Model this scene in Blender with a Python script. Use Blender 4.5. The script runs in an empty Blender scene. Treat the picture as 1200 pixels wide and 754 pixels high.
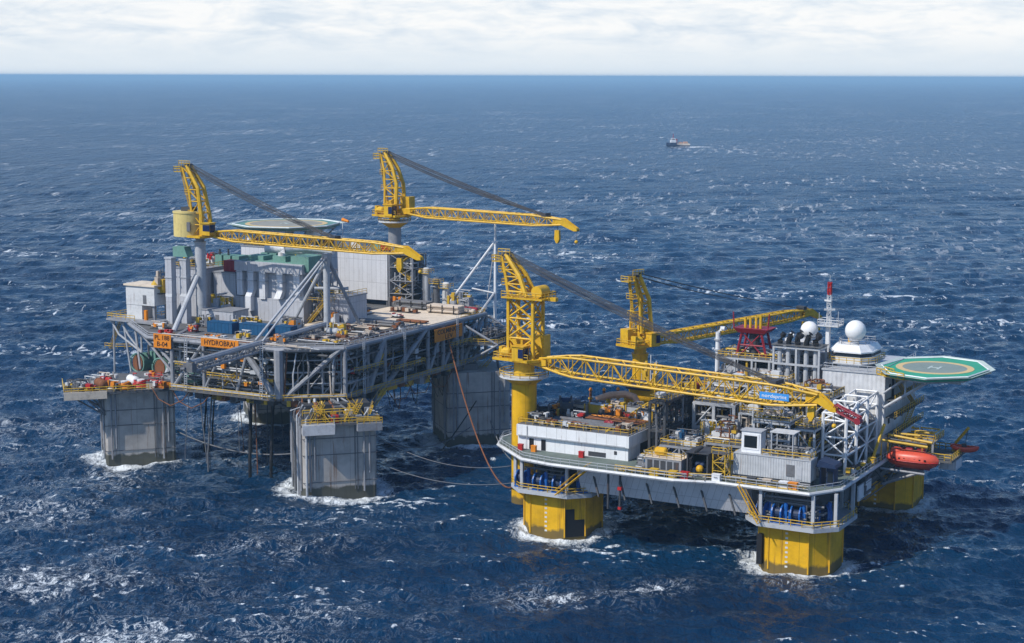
import bpy, math, random
import numpy as np
from mathutils import Vector, Matrix
random.seed(7)
PI = math.pi
R = math.radians
scene = bpy.context.scene
COL = scene.collection

# ------------------------------------------------------------------ materials
def new_mat(name):
    m = bpy.data.materials.new(name); m.use_nodes = True
    nt = m.node_tree
    return m, nt, nt.nodes, nt.links, nt.nodes['Principled BSDF']

def mth(N, L, op, a, b=None, clamp=False):
    n = N.new('ShaderNodeMath'); n.operation = op; n.use_clamp = clamp
    for i, v in enumerate((a, b)):
        if v is None: continue
        if isinstance(v, (int, float)): n.inputs[i].default_value = v
        else: L.new(v, n.inputs[i])
    return n.outputs[0]

def noise(N, L, vec, scale, detail=3, rough=.55, dist=0.0):
    n = N.new('ShaderNodeTexNoise'); n.inputs['Scale'].default_value = scale
    n.inputs['Detail'].default_value = detail; n.inputs['Roughness'].default_value = rough
    n.inputs['Distortion'].default_value = dist
    L.new(vec, n.inputs['Vector']); return n.outputs['Fac']

def mapped(N, L, vec, scale=(1, 1, 1), loc=(0, 0, 0), rot=(0, 0, 0)):
    n = N.new('ShaderNodeMapping'); n.inputs['Scale'].default_value = scale
    n.inputs['Location'].default_value = loc; n.inputs['Rotation'].default_value = rot
    L.new(vec, n.inputs['Vector']); return n.outputs[0]

def ramp(N, L, fac, stops):
    n = N.new('ShaderNodeValToRGB'); e = n.color_ramp.elements
    rgba = lambda c: (c, c, c, 1) if isinstance(c, (int, float)) else (*c, 1)
    e[0].position = stops[0][0]; e[0].color = rgba(stops[0][1]); e[1].position = stops[-1][0]; e[1].color = rgba(stops[-1][1])
    for p, c in stops[1:-1]:
        k = e.new(p); k.color = rgba(c)
    L.new(fac, n.inputs[0]); return n.outputs[0]

def mix(N, L, fac, a, b, mode='MIX'):
    n = N.new('ShaderNodeMix'); n.data_type = 'RGBA'; n.blend_type = mode
    for sock, v in ((n.inputs[0], fac), (n.inputs[6], a), (n.inputs[7], b)):
        if isinstance(v, (int, float)): sock.default_value = v
        elif isinstance(v, tuple): sock.default_value = (*v, 1)
        else: L.new(v, sock)
    return n.outputs[2]

def paint(name, col, rough=.5, grime=.5, rust=.25, metal=0.0, seam=0.0):
    """weathered paint: blotches, vertical rust streaks, optional plate seams"""
    m, nt, N, L, b = new_mat(name)
    tc = N.new('ShaderNodeTexCoord').outputs['Object']
    n1 = noise(N, L, tc, .35, 4); n2 = noise(N, L, tc, 1.7, 5, .65)
    g = mth(N, L, 'ADD', mth(N, L, 'MULTIPLY', n1, .5), mth(N, L, 'MULTIPLY', n2, .5))
    dark = tuple(c * (1 - .55 * grime) for c in col); lite = tuple(min(.85, c * (1 + .22 * grime)) for c in col)
    c = ramp(N, L, g, [(.36, dark), (.5, col), (.66, lite)])
    if rust > 0:
        st = noise(N, L, mapped(N, L, tc, (1.3, 1.3, .11)), 1.0, 4, .6)
        bl = noise(N, L, tc, .22, 3)
        k = mth(N, L, 'MULTIPLY', ramp(N, L, st, [(.56, 0.0), (.68, 1.0)]), ramp(N, L, bl, [(.45, 0.0), (.62, 1.0)]))
        c = mix(N, L, mth(N, L, 'MULTIPLY', k, rust), c, (.13, .052, .02))
    if seam > 0:
        br = N.new('ShaderNodeTexBrick'); br.inputs['Scale'].default_value = 1.0
        br.offset = 0; br.inputs['Mortar Size'].default_value = .045; br.inputs['Brick Width'].default_value = seam
        br.inputs['Row Height'].default_value = seam * 4.2
        br.inputs['Color1'].default_value = (1, 1, 1, 1); br.inputs['Color2'].default_value = (.92, .92, .92, 1)
        br.inputs['Mortar'].default_value = (.6, .6, .6, 1)
        sx = N.new('ShaderNodeSeparateXYZ'); L.new(tc, sx.inputs[0])
        cb = N.new('ShaderNodeCombineXYZ'); L.new(mth(N, L, 'ADD', sx.outputs[0], sx.outputs[1]), cb.inputs[0]); L.new(sx.outputs[2], cb.inputs[1])
        L.new(cb.outputs[0], br.inputs['Vector'])
        c = mix(N, L, 1.0, c, br.outputs['Color'], 'MULTIPLY')
    L.new(c, b.inputs['Base Color'])
    b.inputs['Roughness'].default_value = rough; b.inputs['Metallic'].default_value = metal
    b.inputs['Specular IOR Level'].default_value = .3
    return m

def column_mat(name, col, band, band_col, seamw, rustk):
    """hull column: plates, rust runs, weed band at the waterline (object z = metres above the sea)"""
    m, nt, N, L, b = new_mat(name)
    tc = N.new('ShaderNodeTexCoord').outputs['Object']
    sx = N.new('ShaderNodeSeparateXYZ'); L.new(tc, sx.inputs[0])
    z = sx.outputs[2]
    n1 = noise(N, L, tc, .25, 5, .6)
    c = ramp(N, L, n1, [(.33, tuple(k * .72 for k in col)), (.55, col), (.7, tuple(k * 1.12 for k in col))])
    br = N.new('ShaderNodeTexBrick'); br.offset = 0; br.inputs['Scale'].default_value = 1.0
    br.inputs['Mortar Size'].default_value = .05; br.inputs['Brick Width'].default_value = seamw; br.inputs['Row Height'].default_value = 40.
    br.inputs['Color1'].default_value = (1, 1, 1, 1); br.inputs['Color2'].default_value = (.93, .93, .93, 1); br.inputs['Mortar'].default_value = (.55, .55, .55, 1)
    cb = N.new('ShaderNodeCombineXYZ'); L.new(mth(N, L, 'ADD', sx.outputs[0], mth(N, L, 'MULTIPLY', sx.outputs[1], .83)), cb.inputs[0]); L.new(mth(N, L, 'ADD', z, 7.0), cb.inputs[1])
    L.new(cb.outputs[0], br.inputs['Vector'])
    c = mix(N, L, 1.0, c, br.outputs['Color'], 'MULTIPLY')
    st = noise(N, L, mapped(N, L, tc, (.9, .9, .05)), 1.0, 5, .65)
    c = mix(N, L, mth(N, L, 'MULTIPLY', ramp(N, L, st, [(.58, 0.0), (.7, 1.0)]), rustk), c, (.16, .06, .02))
    wob = mth(N, L, 'ADD', z, mth(N, L, 'MULTIPLY', mth(N, L, 'SUBTRACT', noise(N, L, tc, .5, 4), .5), 2.2))
    c = mix(N, L, ramp(N, L, mth(N, L, 'MULTIPLY', wob, .1), [(band * .1 - .02, .9), (band * .1 + .03, 0.0)]), c, band_col)
    L.new(c, b.inputs['Base Color']); b.inputs['Roughness'].default_value = .75
    b.inputs['Specular IOR Level'].default_value = .25
    return m

def corrugated(name, col, pitch=.5, depth=.35):
    m, nt, N, L, b = new_mat(name)
    tc = N.new('ShaderNodeTexCoord').outputs['Object']
    sx = N.new('ShaderNodeSeparateXYZ'); L.new(tc, sx.inputs[0])
    w = mth(N, L, 'SINE', mth(N, L, 'MULTIPLY', mth(N, L, 'ADD', sx.outputs[0], sx.outputs[1]), 2 * PI / pitch))
    n1 = noise(N, L, tc, .5, 5, .6)
    st = noise(N, L, mapped(N, L, tc, (1.2, 1.2, .1)), 1.0, 4)
    c = ramp(N, L, n1, [(.35, tuple(k * .8 for k in col)), (.62, col)])
    c = mix(N, L, mth(N, L, 'MULTIPLY', ramp(N, L, st, [(.6, 0.0), (.72, 1.0)]), .35), c, (.14, .07, .03))
    bp = N.new('ShaderNodeBump'); bp.inputs['Strength'].default_value = depth; bp.inputs['Distance'].default_value = .12
    L.new(w, bp.inputs['Height']); L.new(bp.outputs[0], b.inputs['Normal'])
    L.new(c, b.inputs['Base Color']); b.inputs['Roughness'].default_value = .55
    return m

M = {}
M['steel'] = paint('grey_steel_paint', (.27, .275, .29), .5, .55, .35)
M['lsteel'] = paint('light_grey_steel_paint', (.43, .44, .455), .5, .4, .25)
M['clad'] = paint('grey_module_cladding', (.46, .465, .49), .5, .22, .35, seam=1.25)
M['lclad'] = paint('pale_module_cladding', (.64, .64, .655), .5, .15, .3, seam=1.4)
M['dark'] = paint('dark_steel', (.055, .057, .062), .6, .6, .5)
M['mid'] = paint('mid_grey_steel', (.14, .142, .15), .6, .6, .5)
M['black'] = paint('black_rubber', (.014, .014, .016), .6, .3, 0)
M['white'] = paint('white_paint', (.74, .74, .74), .45, .25, .18)
M['whitep'] = paint('white_panel_wall', (.76, .76, .755), .5, .14, .4, seam=2.2)
M['whited'] = paint('worn_white_paint', (.60, .60, .59), .5, .4, .4)
M['yellow'] = paint('yellow_hull_paint', (.66, .355, .010), .45, .35, .35)
M['cyel'] = paint('crane_yellow_paint', (.65, .38, .016), .45, .5, .5)
M['cream'] = paint('cream_yellow_paint', (.66, .52, .19), .5, .3, .3)
M['rail'] = paint('railing_yellow_paint', (.58, .36, .03), .5, .35, .2)
M['tan'] = paint('worn_timber_deck', (.68, .57, .44), .8, .5, .12)
M['deck'] = paint('green_grey_deck', (.13, .16, .14), .7, .6, .35)
M['grate'] = paint('steel_grating', (.12, .12, .12), .7, .6, .6)
M['mint'] = paint('mint_green_paint', (.14, .28, .23), .6, .5, .35)
M['hgreen'] = paint('helideck_green', (.045, .33, .20), .7, .3, .0)
M['hgrey'] = paint('helideck_grey_green', (.22, .27, .24), .7, .3, .0)
M['hbrown'] = paint('worn_helideck_brown_grey', (.30, .29, .245), .8, .45, .1)
M['hyel'] = paint('helideck_line_yellow', (.62, .45, .22), .7, .2, 0)
M['blue'] = paint('blue_machinery_paint', (.012, .105, .36), .4, .45, .1)
M['cblue'] = paint('blue_container_paint', (.010, .075, .17), .55, .45, .25)
M['navy'] = paint('navy_paint', (.015, .03, .075), .5, .3, .1)
M['orange'] = paint('orange_sign_paint', (.68, .22, .012), .6, .45, .2)
M['red'] = paint('red_paint', (.42, .022, .02), .45, .4, .1)
M['dred'] = paint('dark_red_paint', (.26, .018, .03), .5, .4, .1)
M['boat'] = paint('lifeboat_orange_red', (.62, .085, .045), .35, .3, .05)
M['salmon'] = paint('salmon_pink_hose', (.62, .34, .20), .6, .4, .1)
M['buff'] = paint('buff_canvas', (.50, .42, .34), .8, .4, .1)
M['rusty'] = paint('rusty_steel', (.20, .075, .03), .75, .6, .4)
M['glass'] = paint('dark_window_glass', (.012, .016, .02), .08, .1, 0)
M['cabglass'] = paint('blue_cab_glass', (.01, .02, .07), .08, .1, 0)
M['wire'] = paint('steel_wire', (.05, .05, .055), .5, .2, 0)
M['radome'] = paint('radome_white', (.78, .77, .75), .5, .08, .02)
M['lbl'] = paint('banner_blue', (.05, .28, .66), .5, .1, 0)
M['ink'] = paint('sign_black', (.01, .01, .012), .5, .1, 0)
M['net'] = paint('pale_safety_net', (.45, .52, .48), .7, .3, .1)
M['concrete'] = column_mat('grey_column_paint', (.45, .415, .375), 2.3, (.05, .052, .035), 5.4, .95)
M['ycol'] = column_mat('yellow_column_paint', (.70, .385, .006), 1.5, (.10, .075, .03), 3.3, .7)
M['corr'] = corrugated('corrugated_grey_wall', (.50, .51, .52))
M['corrw'] = corrugated('corrugated_white_wall', (.66, .66, .66), .9, .25)

# ------------------------------------------------------------------ geometry builder
class Mesh:
    def __init__(s): s.v = []; s.f = []
    def add(s, vs, fs):
        o = len(s.v); s.v += [tuple(v) for v in vs]; s.f += [tuple(i + o for i in f) for f in fs]; return s
    def box(s, x0, x1, y0, y1, z0, z1):
        return s.add([(x0, y0, z0), (x1, y0, z0), (x1, y1, z0), (x0, y1, z0), (x0, y0, z1), (x1, y0, z1), (x1, y1, z1), (x0, y1, z1)],
                     [(3, 2, 1, 0), (4, 5, 6, 7), (0, 1, 5, 4), (1, 2, 6, 5), (2, 3, 7, 6), (3, 0, 4, 7)])
    def obox(s, c, d, rz=0.0, rx=0.0, ry=0.0):
        m = Matrix.Translation(c) @ Matrix.Rotation(rz, 4, 'Z') @ Matrix.Rotation(ry, 4, 'Y') @ Matrix.Rotation(rx, 4, 'X')
        t = Mesh().box(-d[0] / 2, d[0] / 2, -d[1] / 2, d[1] / 2, -d[2] / 2, d[2] / 2)
        return s.add([m @ Vector(v) for v in t.v], t.f)
    def prism(s, poly, z0, z1, poly2=None):
        n = len(poly); q = poly2 or poly
        a = sum(poly[i][0] * poly[(i + 1) % n][1] - poly[(i + 1) % n][0] * poly[i][1] for i in range(n))
        if a < 0: poly = poly[::-1]; q = q[::-1]
        return s.add([(x, y, z0) for x, y in poly] + [(x, y, z1) for x, y in q],
                     [tuple(range(n))[::-1], tuple(range(n, 2 * n))] + [(i, (i + 1) % n, n + (i + 1) % n, n + i) for i in range(n)])
    def yprism(s, poly, y0, y1):      # polygon in x,z extruded along y
        n = len(poly)
        a = sum(poly[i][0] * poly[(i + 1) % n][1] - poly[(i + 1) % n][0] * poly[i][1] for i in range(n))
        if a < 0: poly = poly[::-1]
        return s.add([(x, y0, z) for x, z in poly] + [(x, y1, z) for x, z in poly],
                     [tuple(range(n)), tuple(range(n, 2 * n))[::-1]] + [((i + 1) % n, i, n + i, n + (i + 1) % n) for i in range(n)])
    def path(s, pts, r, n=6, cap=True):
        pts = [Vector(p) for p in pts]
        rs = r if isinstance(r, (list, tuple)) else [r] * len(pts)
        vs = []; up = None
        for i, p in enumerate(pts):
            d = (pts[min(i + 1, len(pts) - 1)] - pts[max(i - 1, 0)])
            if d.length < 1e-6: d = Vector((0, 0, 1))
            d.normalize()
            ref = Vector((0, 0, 1)) if abs(d.z) < .9 else Vector((1, 0, 0))
            a = d.cross(ref).normalized(); b = d.cross(a).normalized()
            vs += [p + (a * math.cos(2 * PI * k / n) + b * math.sin(2 * PI * k / n)) * rs[i] for k in range(n)]
        fs = []
        for i in range(len(pts) - 1):
            for k in range(n):
                fs.append((i * n + k, i * n + (k + 1) % n, (i + 1) * n + (k + 1) % n, (i + 1) * n + k))
        if cap:
            fs.append(tuple(range(n))[::-1]); fs.append(tuple(range((len(pts) - 1) * n, len(pts) * n)))
        return s.add(vs, fs)
    def tube(s, p, q, r, n=6): return s.path([p, q], r, n)
    def cyl(s, x, y, z0, z1, r, r2=None, n=16):
        r2 = r if r2 is None else r2
        return s.add([(x + r * math.cos(2 * PI * k / n), y + r * math.sin(2 * PI * k / n), z0) for k in range(n)] +
                     [(x + r2 * math.cos(2 * PI * k / n), y + r2 * math.sin(2 * PI * k / n), z1) for k in range(n)],
                     [tuple(range(n))[::-1], tuple(range(n, 2 * n))] + [(k, (k + 1) % n, n + (k + 1) % n, n + k) for k in range(n)])
    def tank(s, p, q, r, n=14):       # horizontal or vertical vessel with domed ends
        p = Vector(p); q = Vector(q); d = (q - p).normalized()
        return s.path([p - d * r * .42, p - d * r * .3, p, q, q + d * r * .3, q + d * r * .42], [r * .35, r * .75, r, r, r * .75, r * .35], n)
    def sphere(s, c, r, n=20, m=12, zmin=-1.0, sq=(1, 1, 1)):
        th0 = math.acos(max(-1, min(1, -zmin))) if zmin > -1 else 0
        vs = []; fs = []
        for i in range(m + 1):
            t = PI - (PI - 0) * i / m
            zz = max(math.cos(t), zmin)
            rr = math.sqrt(max(0, 1 - zz * zz))
            vs += [(c[0] + r * sq[0] * rr * math.cos(2 * PI * k / n), c[1] + r * sq[1] * rr * math.sin(2 * PI * k / n), c[2] + r * sq[2] * zz) for k in range(n)]
        for i in range(m):
            for k in range(n): fs.append((i * n + k, i * n + (k + 1) % n, (i + 1) * n + (k + 1) % n, (i + 1) * n + k))
        return s.add(vs, fs)
    def rail(s, pts, h=1.1, step=2.0, r=.055):
        for a, b in zip(pts[:-1], pts[1:]):
            a = Vector(a); b = Vector(b); L = (b - a).length
            k = max(1, round(L / step))
            for hh in (h, h * .52): s.tube(a + Vector((0, 0, hh)), b + Vector((0, 0, hh)), r, 4)
            for i in range(k + 1):
                p = a.lerp(b, i / k); s.tube(p, p + Vector((0, 0, h)), r, 4)
        return s
    def lattice(s, a, b, w, h, bay, rc=.16, rb=.08, taper0=1.0, taper1=1.0, tl=.0, up=(0, 0, 1)):
        """four chord box lattice from a to b; ends narrow to taper over tl metres"""
        a = Vector(a); b = Vector(b); d = (b - a); L = d.length; d.normalize()
        U = Vector(up); S = d.cross(U).normalized(); U = S.cross(d).normalized()
        k = max(2, round(L / bay))
        def ring(t):
            x = t * L; f = 1.0
            if tl > 0:
                if x < tl: f = taper0 + (1 - taper0) * x / tl
                if L - x < tl: f = min(f, taper1 + (1 - taper1) * (L - x) / tl)
            p = a + d * x
            return [p + S * (sx * w / 2 * f) + U * (sz * h / 2 * f) for sx, sz in ((-1, -1), (1, -1), (1, 1), (-1, 1))]
        rg = [ring(i / k) for i in range(k + 1)]
        for c in range(4): s.path([q[c] for q in rg], rc, 6)
        for i in range(k):
            for c in range(4):
                e = (c + 1) % 4
                if i % 2: s.tube(rg[i][c], rg[i + 1][e], rb, 4)
                else: s.tube(rg[i][e], rg[i + 1][c], rb, 4)
                s.tube(rg[i][c], rg[i][e], rb, 4)
        return s
    def stair(s, a, b, w=1.0, side=(0, 1, 0)):
        a = Vector(a); b = Vector(b); sd = Vector(side).normalized() * w / 2
        for e in (-1, 1):
            s.tube(a + sd * e, b + sd * e, .12, 4)
            s.tube(a + sd * e + Vector((0, 0, 1)), b + sd * e + Vector((0, 0, 1)), .06, 4)
        k = max(4, int((b - a).length / .5))
        for i in range(k + 1):
            p = a.lerp(b, i / k); s.tube(p - sd, p + sd, .07, 4)
        return s
    def tangle(s, x0, x1, y0, y1, z0, z1, n, r=(.1, .3), rnd=None):
        """orthogonal process piping with bends filling a volume"""
        q = rnd or random
        for _ in range(n):
            p = [q.uniform(x0, x1), q.uniform(y0, y1), q.uniform(z0, z1)]
            pts = [tuple(p)]; last = -1
            for _k in range(q.randint(2, 4)):
                ax = q.choice([a for a in (0, 1, 2) if a != last]); last = ax
                lo, hi = ((x0, x1), (y0, y1), (z0, z1))[ax]
                p[ax] = q.uniform(lo, hi); pts.append(tuple(p))
            s.path(pts, q.uniform(*r), 6)
        return s

class Frame:
    def __init__(s, x, y, deg):
        s.x, s.y, s.a = x, y, R(deg)
    def w(s, u, v, z=0.0):
        c, k = math.cos(s.a), math.sin(s.a)
        return Vector((s.x + u * c - v * k, s.y + u * k + v * c, z))
    def sub(s, u, v, deg):
        p = s.w(u, v); return Frame(p.x, p.y, math.degrees(s.a) + deg)

A = Frame(-88.9, 393.0, -28.5)      # grey platform
S = Frame(10.4, 329.5, -29.0)       # yellow platform
BASE = {}

def T(name, label, cat, fr, base, group=None):
    o = bpy.data.objects.new(name, None); COL.objects.link(o)
    o.empty_display_size = .5
    o.location = fr.w(*base); o.rotation_euler = (0, 0, fr.a)
    o['label'] = label; o['category'] = cat
    if group: o['group'] = group
    BASE[o.name] = base
    return o

SPLIT = {'fitting', 'wellhead_gear', 'stiffener', 'equipment_block', 'wall_panel', 'caisson_pipe', 'deck_post', 'rubbing_strip', 'process_vessel', 'riser', 'support_leg', 'horn', 'vent_pipe', 'riser_clamp', 'side_bracing', 'hull_brace', 'slack_hose', 'bearer', 'saddle', 'skid', 'mint_hood', 'stay', 'strut', 'bracket', 'landing', 'walkway', 'hatch', 'exhaust', 'housing', 'end_flange', 'drum_flange', 'flange', 'support_bracket', 'stand', 'corner_post', 'support_post', 'lifting_hook', 'fall_wire', 'hanger', 'strap', 'beam', 'machinery_house', 'awning_post', 'funnel', 'bulwark', 'cargo', 'fan', 'post', 'hook_wire', 'tubes', 'gutter_pipe', 'antenna', 'radar_bar', 'core', 'deck_box', 'lower_duct'}
def islands(mb):
    par = list(range(len(mb.v)))
    def fd(i):
        while par[i] != i: par[i] = par[par[i]]; i = par[i]
        return i
    for f in mb.f:
        a = fd(f[0])
        for j in f[1:]: par[fd(j)] = a
    out = {}
    for f in mb.f: out.setdefault(fd(f[0]), []).append(f)
    res = []
    for fs in out.values():
        ids = sorted({i for f in fs for i in f}); mp = {i: k for k, i in enumerate(ids)}
        m = Mesh(); m.v = [mb.v[i] for i in ids]; m.f = [tuple(mp[i] for i in f) for f in fs]; res.append(m)
    return res
def P(parent, name, mb, mat, label=None, smooth=False):
    if name in SPLIT:
        isl = islands(mb)
        if len(isl) > 1:
            r = None
            for k in isl: r = P1(parent, name, k, mat, label, smooth)
            return r
    return P1(parent, name, mb, mat, label, smooth)

def P1(parent, name, mb, mat, label=None, smooth=False):
    base = BASE[parent.name]
    me = bpy.data.meshes.new(name)
    me.from_pydata([(x - base[0], y - base[1], z - base[2]) for x, y, z in mb.v], [], mb.f)
    me.materials.append(M[mat] if isinstance(mat, str) else mat)
    if smooth:
        me.polygons.foreach_set('use_smooth', [True] * len(me.polygons))
        try: me.set_sharp_from_angle(angle=R(35))
        except Exception: pass
    me.update()
    o = bpy.data.objects.new(name, me); COL.objects.link(o)
    o.parent = parent; BASE[o.name] = base
    if label: o['label'] = label
    return o

def dup(root, fr, base, label, dz=0.0):
    """copy a thing with its parts and sub-parts"""
    r = root.copy(); COL.objects.link(r); r.location = fr.w(*base); r.rotation_euler = (0, 0, fr.a + dz); r['label'] = label
    def rec(src, dst):
        for ch in list(src.children):
            c = ch.copy(); COL.objects.link(c); c.parent = dst; rec(ch, c)
    rec(root, r)
    return r

def text_part(parent, name, body, size, loc, rot, mat, depth=.03, width=None):
    cu = bpy.data.curves.new(name, 'FONT'); cu.body = body; cu.size = size; cu.extrude = depth
    cu.align_x = 'CENTER'; cu.align_y = 'CENTER'; cu.offset = .01; cu.resolution_u = 3
    tmp = bpy.data.objects.new('tmp_text', cu); COL.objects.link(tmp)
    dg = bpy.context.evaluated_depsgraph_get()
    me = bpy.data.meshes.new_from_object(tmp.evaluated_get(dg))
    bpy.data.objects.remove(tmp)
    me.materials.clear(); me.materials.append(M[mat])
    xs = [v.co.x for v in me.vertices]
    o = bpy.data.objects.new(name, me); COL.objects.link(o); o.parent = parent
    base = BASE[parent.name]
    o.location = Vector(loc) - Vector(base); o.rotation_euler = rot
    if width and xs: o.scale.x = width / (max(xs) - min(xs))
    BASE[o.name] = base
    return o
# ------------------------------------------------------------------ helpers for plan shapes
Q2 = math.sqrt(.5)
def d45(cu, cv, p, q): return (cu + (p - q) * Q2, cv + (p + q) * Q2)
def chamf(cu, cv, half, c, deg=0.0):
    pts = [(half, -half + c), (half, half - c), (half - c, half), (-half + c, half), (-half, half - c), (-half, -half + c), (-half + c, -half), (half - c, -half)]
    a = R(deg); return [(cu + x * math.cos(a) - y * math.sin(a), cv + x * math.sin(a) + y * math.cos(a)) for x, y in pts]
def inset(poly, d):
    cx = sum(p[0] for p in poly) / len(poly); cy = sum(p[1] for p in poly) / len(poly)
    out = []
    for x, y in poly:
        L = math.hypot(x - cx, y - cy); out.append((x - (x - cx) / L * d, y - (y - cy) / L * d))
    return out
def loop3(poly, z, close=True):
    q = [(x, y, z) for x, y in poly]
    return q + q[:1] if close else q

# ================================================================== GREY PLATFORM
pa = T('grey_platform', 'grey oil platform on four square plated columns with truss sides and tan deck', 'oil platform', A, (0, 0, 0))
for cu, cv, zt in ((0, 0, 17.2), (58.3, -3.2, 16.2), (58.5, 57.0, 18.0), (-.5, 56.0, 17.5)):
    c = P(pa, 'column', Mesh().prism(chamf(cu, cv, 8.0, .5, 45), -8, zt), 'concrete')
    P(c, 'ladder', Mesh().path([(*d45(cu, cv, 3.2, -8.15), 1.5), (*d45(cu, cv, 3.2, -8.15), zt)], .1, 4).path([(*d45(cu, cv, 3.8, -8.15), 1.5), (*d45(cu, cv, 3.8, -8.15), zt)], .1, 4), 'mid')
    fb = Mesh()
    for zz in (3.4, 9.4, 13.0):
        e = [d45(cu, cv, a, b) for a, b in ((-8.08, -8.08), (8.08, -8.08), (8.08, 8.08), (-8.08, 8.08))]
        fb.path(loop3(e, zz), .09, 4)
    P(c, 'fender_strip', fb, 'mid')
    dm = Mesh()
    for k in range(9): dm.box(0, .5, 0, .5, 0, .05)
    pp = Mesh()
    for k, (a, h0, h1) in enumerate(((-6.6, 1.5, zt), (-5.6, 4, zt), (5.2, 1, zt - 2), (6.4, 5, zt))):
        x, y = d45(cu, cv, a, -8.3); pp.path([(x, y, h0), (x, y, h1)], .2, 6)
        x, y = d45(cu, cv, -8.3, a); pp.path([(x, y, h0), (x, y, h1)], .22, 6)
    P(c, 'caisson_pipe', pp, 'steel')
LD = [(12, -9.5), (48, -9.5), (60, -1), (60, 62), (50, 70), (4, 70), (-7.5, 61), (-7.5, 6)]
UD = LD
LD = [(19, -9.5), (48, -9.5), (60, -1), (60, 62), (50, 70), (4, 70), (-7.5, 61), (-7.5, 20), (8, 13)]
P(pa, 'lower_deck', Mesh().prism(LD, 19.5, 20.1), 'steel')
P(pa, 'upper_deck', Mesh().prism(UD, 30.2, 31.0), 'grate')
P(pa, 'mezzanine_deck', Mesh().prism(inset(LD, 3.0), 25.3, 25.6), 'grate')
for cu, cv, zt in ((0, 0, 17.2), (58.3, -3.2, 16.2), (58.5, 57.0, 18.0), (-.5, 56.0, 17.5)):
    k = 5.6
    su = 3 if cu < 30 else -4; sv = 3 if cv < 30 else -3
    P(pa, 'column_neck', Mesh().prism(chamf(cu + su, cv + sv, k, .5, 45), zt - .1, 19.6), 'mid')
# chords and braces of the truss sides: node plan points at lower level
def side(pts, ztop=30.9, zbot=20.3):
    ch = Mesh()
    ch.path([(x, y, ztop) for x, y in pts], .55, 8); ch.path([(x, y, zbot) for x, y in pts], .55, 8)
    P(pa, 'chord_beam', ch, 'steel', smooth=True)
def brace(a, b, r=.42, mat='steel'):
    P(pa, 'truss_brace', Mesh().tube(a, b, r, 8), mat, smooth=True)
side([(19, -9.6), (28, -9.6), (40, -9.6), (48, -9.6), (60, -1.0)])
side([(60, -1.0), (60, 15), (60, 34), (60, 50), (60, 62)])
side([(60, 62), (50, 70), (4, 70), (-7.5, 61)])
side([(-7.5, 61), (-7.5, 20), (8, 13), (19, -9.6)])
P(pa, 'chord_beam', Mesh().path([(-7.5, 20, 30.9), (-7.5, 6, 30.9), (12, -9.6, 30.9), (19, -9.6, 30.9)], .45, 8), 'steel', smooth=True)
ZB, ZT = 20.3, 30.9
for u, r in ((19, .5), (28, .4), (48.6, 1.05)): brace((u, -9.6, ZB), (u, -9.6, ZT), r)
for v, r in ((-.8, .5), (8.0, .35), (15, .62), (34, .5), (41, .55), (50, .5), (62, .5)): brace((60, v, ZB), (60, v, ZT), r)
brace((28, -9.6, ZT), (19.3, -9.6, ZB)); brace((12, -9, ZT), (19, -9.6, 25.5), .35); brace((6, -5, ZT), (18.6, -8.8, 23), .3); brace((28, -9.6, ZB), (34, -9.6, ZT), .3); brace((38.8, -9.6, ZT), (47.6, -9.6, ZB), .75)
brace((37, -9.6, ZB), (40.5, -9.6, ZT), .35); brace((59.4, -1.4, ZT), (49.5, -8.8, ZB), .55)
brace((60, 14.6, ZT), (60, 8.5, ZB), .8); brace((60, 33.4, ZT), (60, 15.8, ZB), .6); brace((60, 34.5, ZB), (60, 41, ZT), .45)
brace((60, 50, ZT), (60, 41, ZB), .45); brace((60, 50.5, ZB), (60, 61.5, ZT), .45)
for a, b in (((60, -.5, 25.5), (60, 15, 25.8)), ((60, -.5, 28.4), (60, 15, 28.6)), ((60, -.5, 23), (60, 15, 23.2)), ((19, -9.6, 26), (28, -9.6, 25.8))): brace(a, b, .28)
brace((60, 8, 20.5), (60, 15, 28), .25, 'rail'); brace((60, 8.4, 28), (60, 1, 20.5), .22)
for p in (((-7.5, 22), (-7.5, 30)), ((-7.5, 30), (-7.5, 40)), ((-7.5, 55), (-7.5, 40)), ((20, 70), (10, 70)), ((20, 70), (34, 70)), ((48, 70), (34, 70))):
    brace((*p[0], ZB), (*p[1], ZT)); brace((*p[1], ZB), (*p[1], ZT), .4)
# knees between column heads and the lower deck
for a, b in (((64, 4, 16), (60, 12, 20)), ((63, 2, 16), (60, 6, 20)), ((52, 50, 17.5), (58, 40, 20)), ((66, 58, 18), (60, 66, 24)), ((60, 52, 18), (60, 62, 26)), ((4, 4, 17.5), (12, 5, 20)), ((50, -4, 16.2), (44, -9.4, 20))):
    brace(a, b, .35, 'mid')
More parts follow.
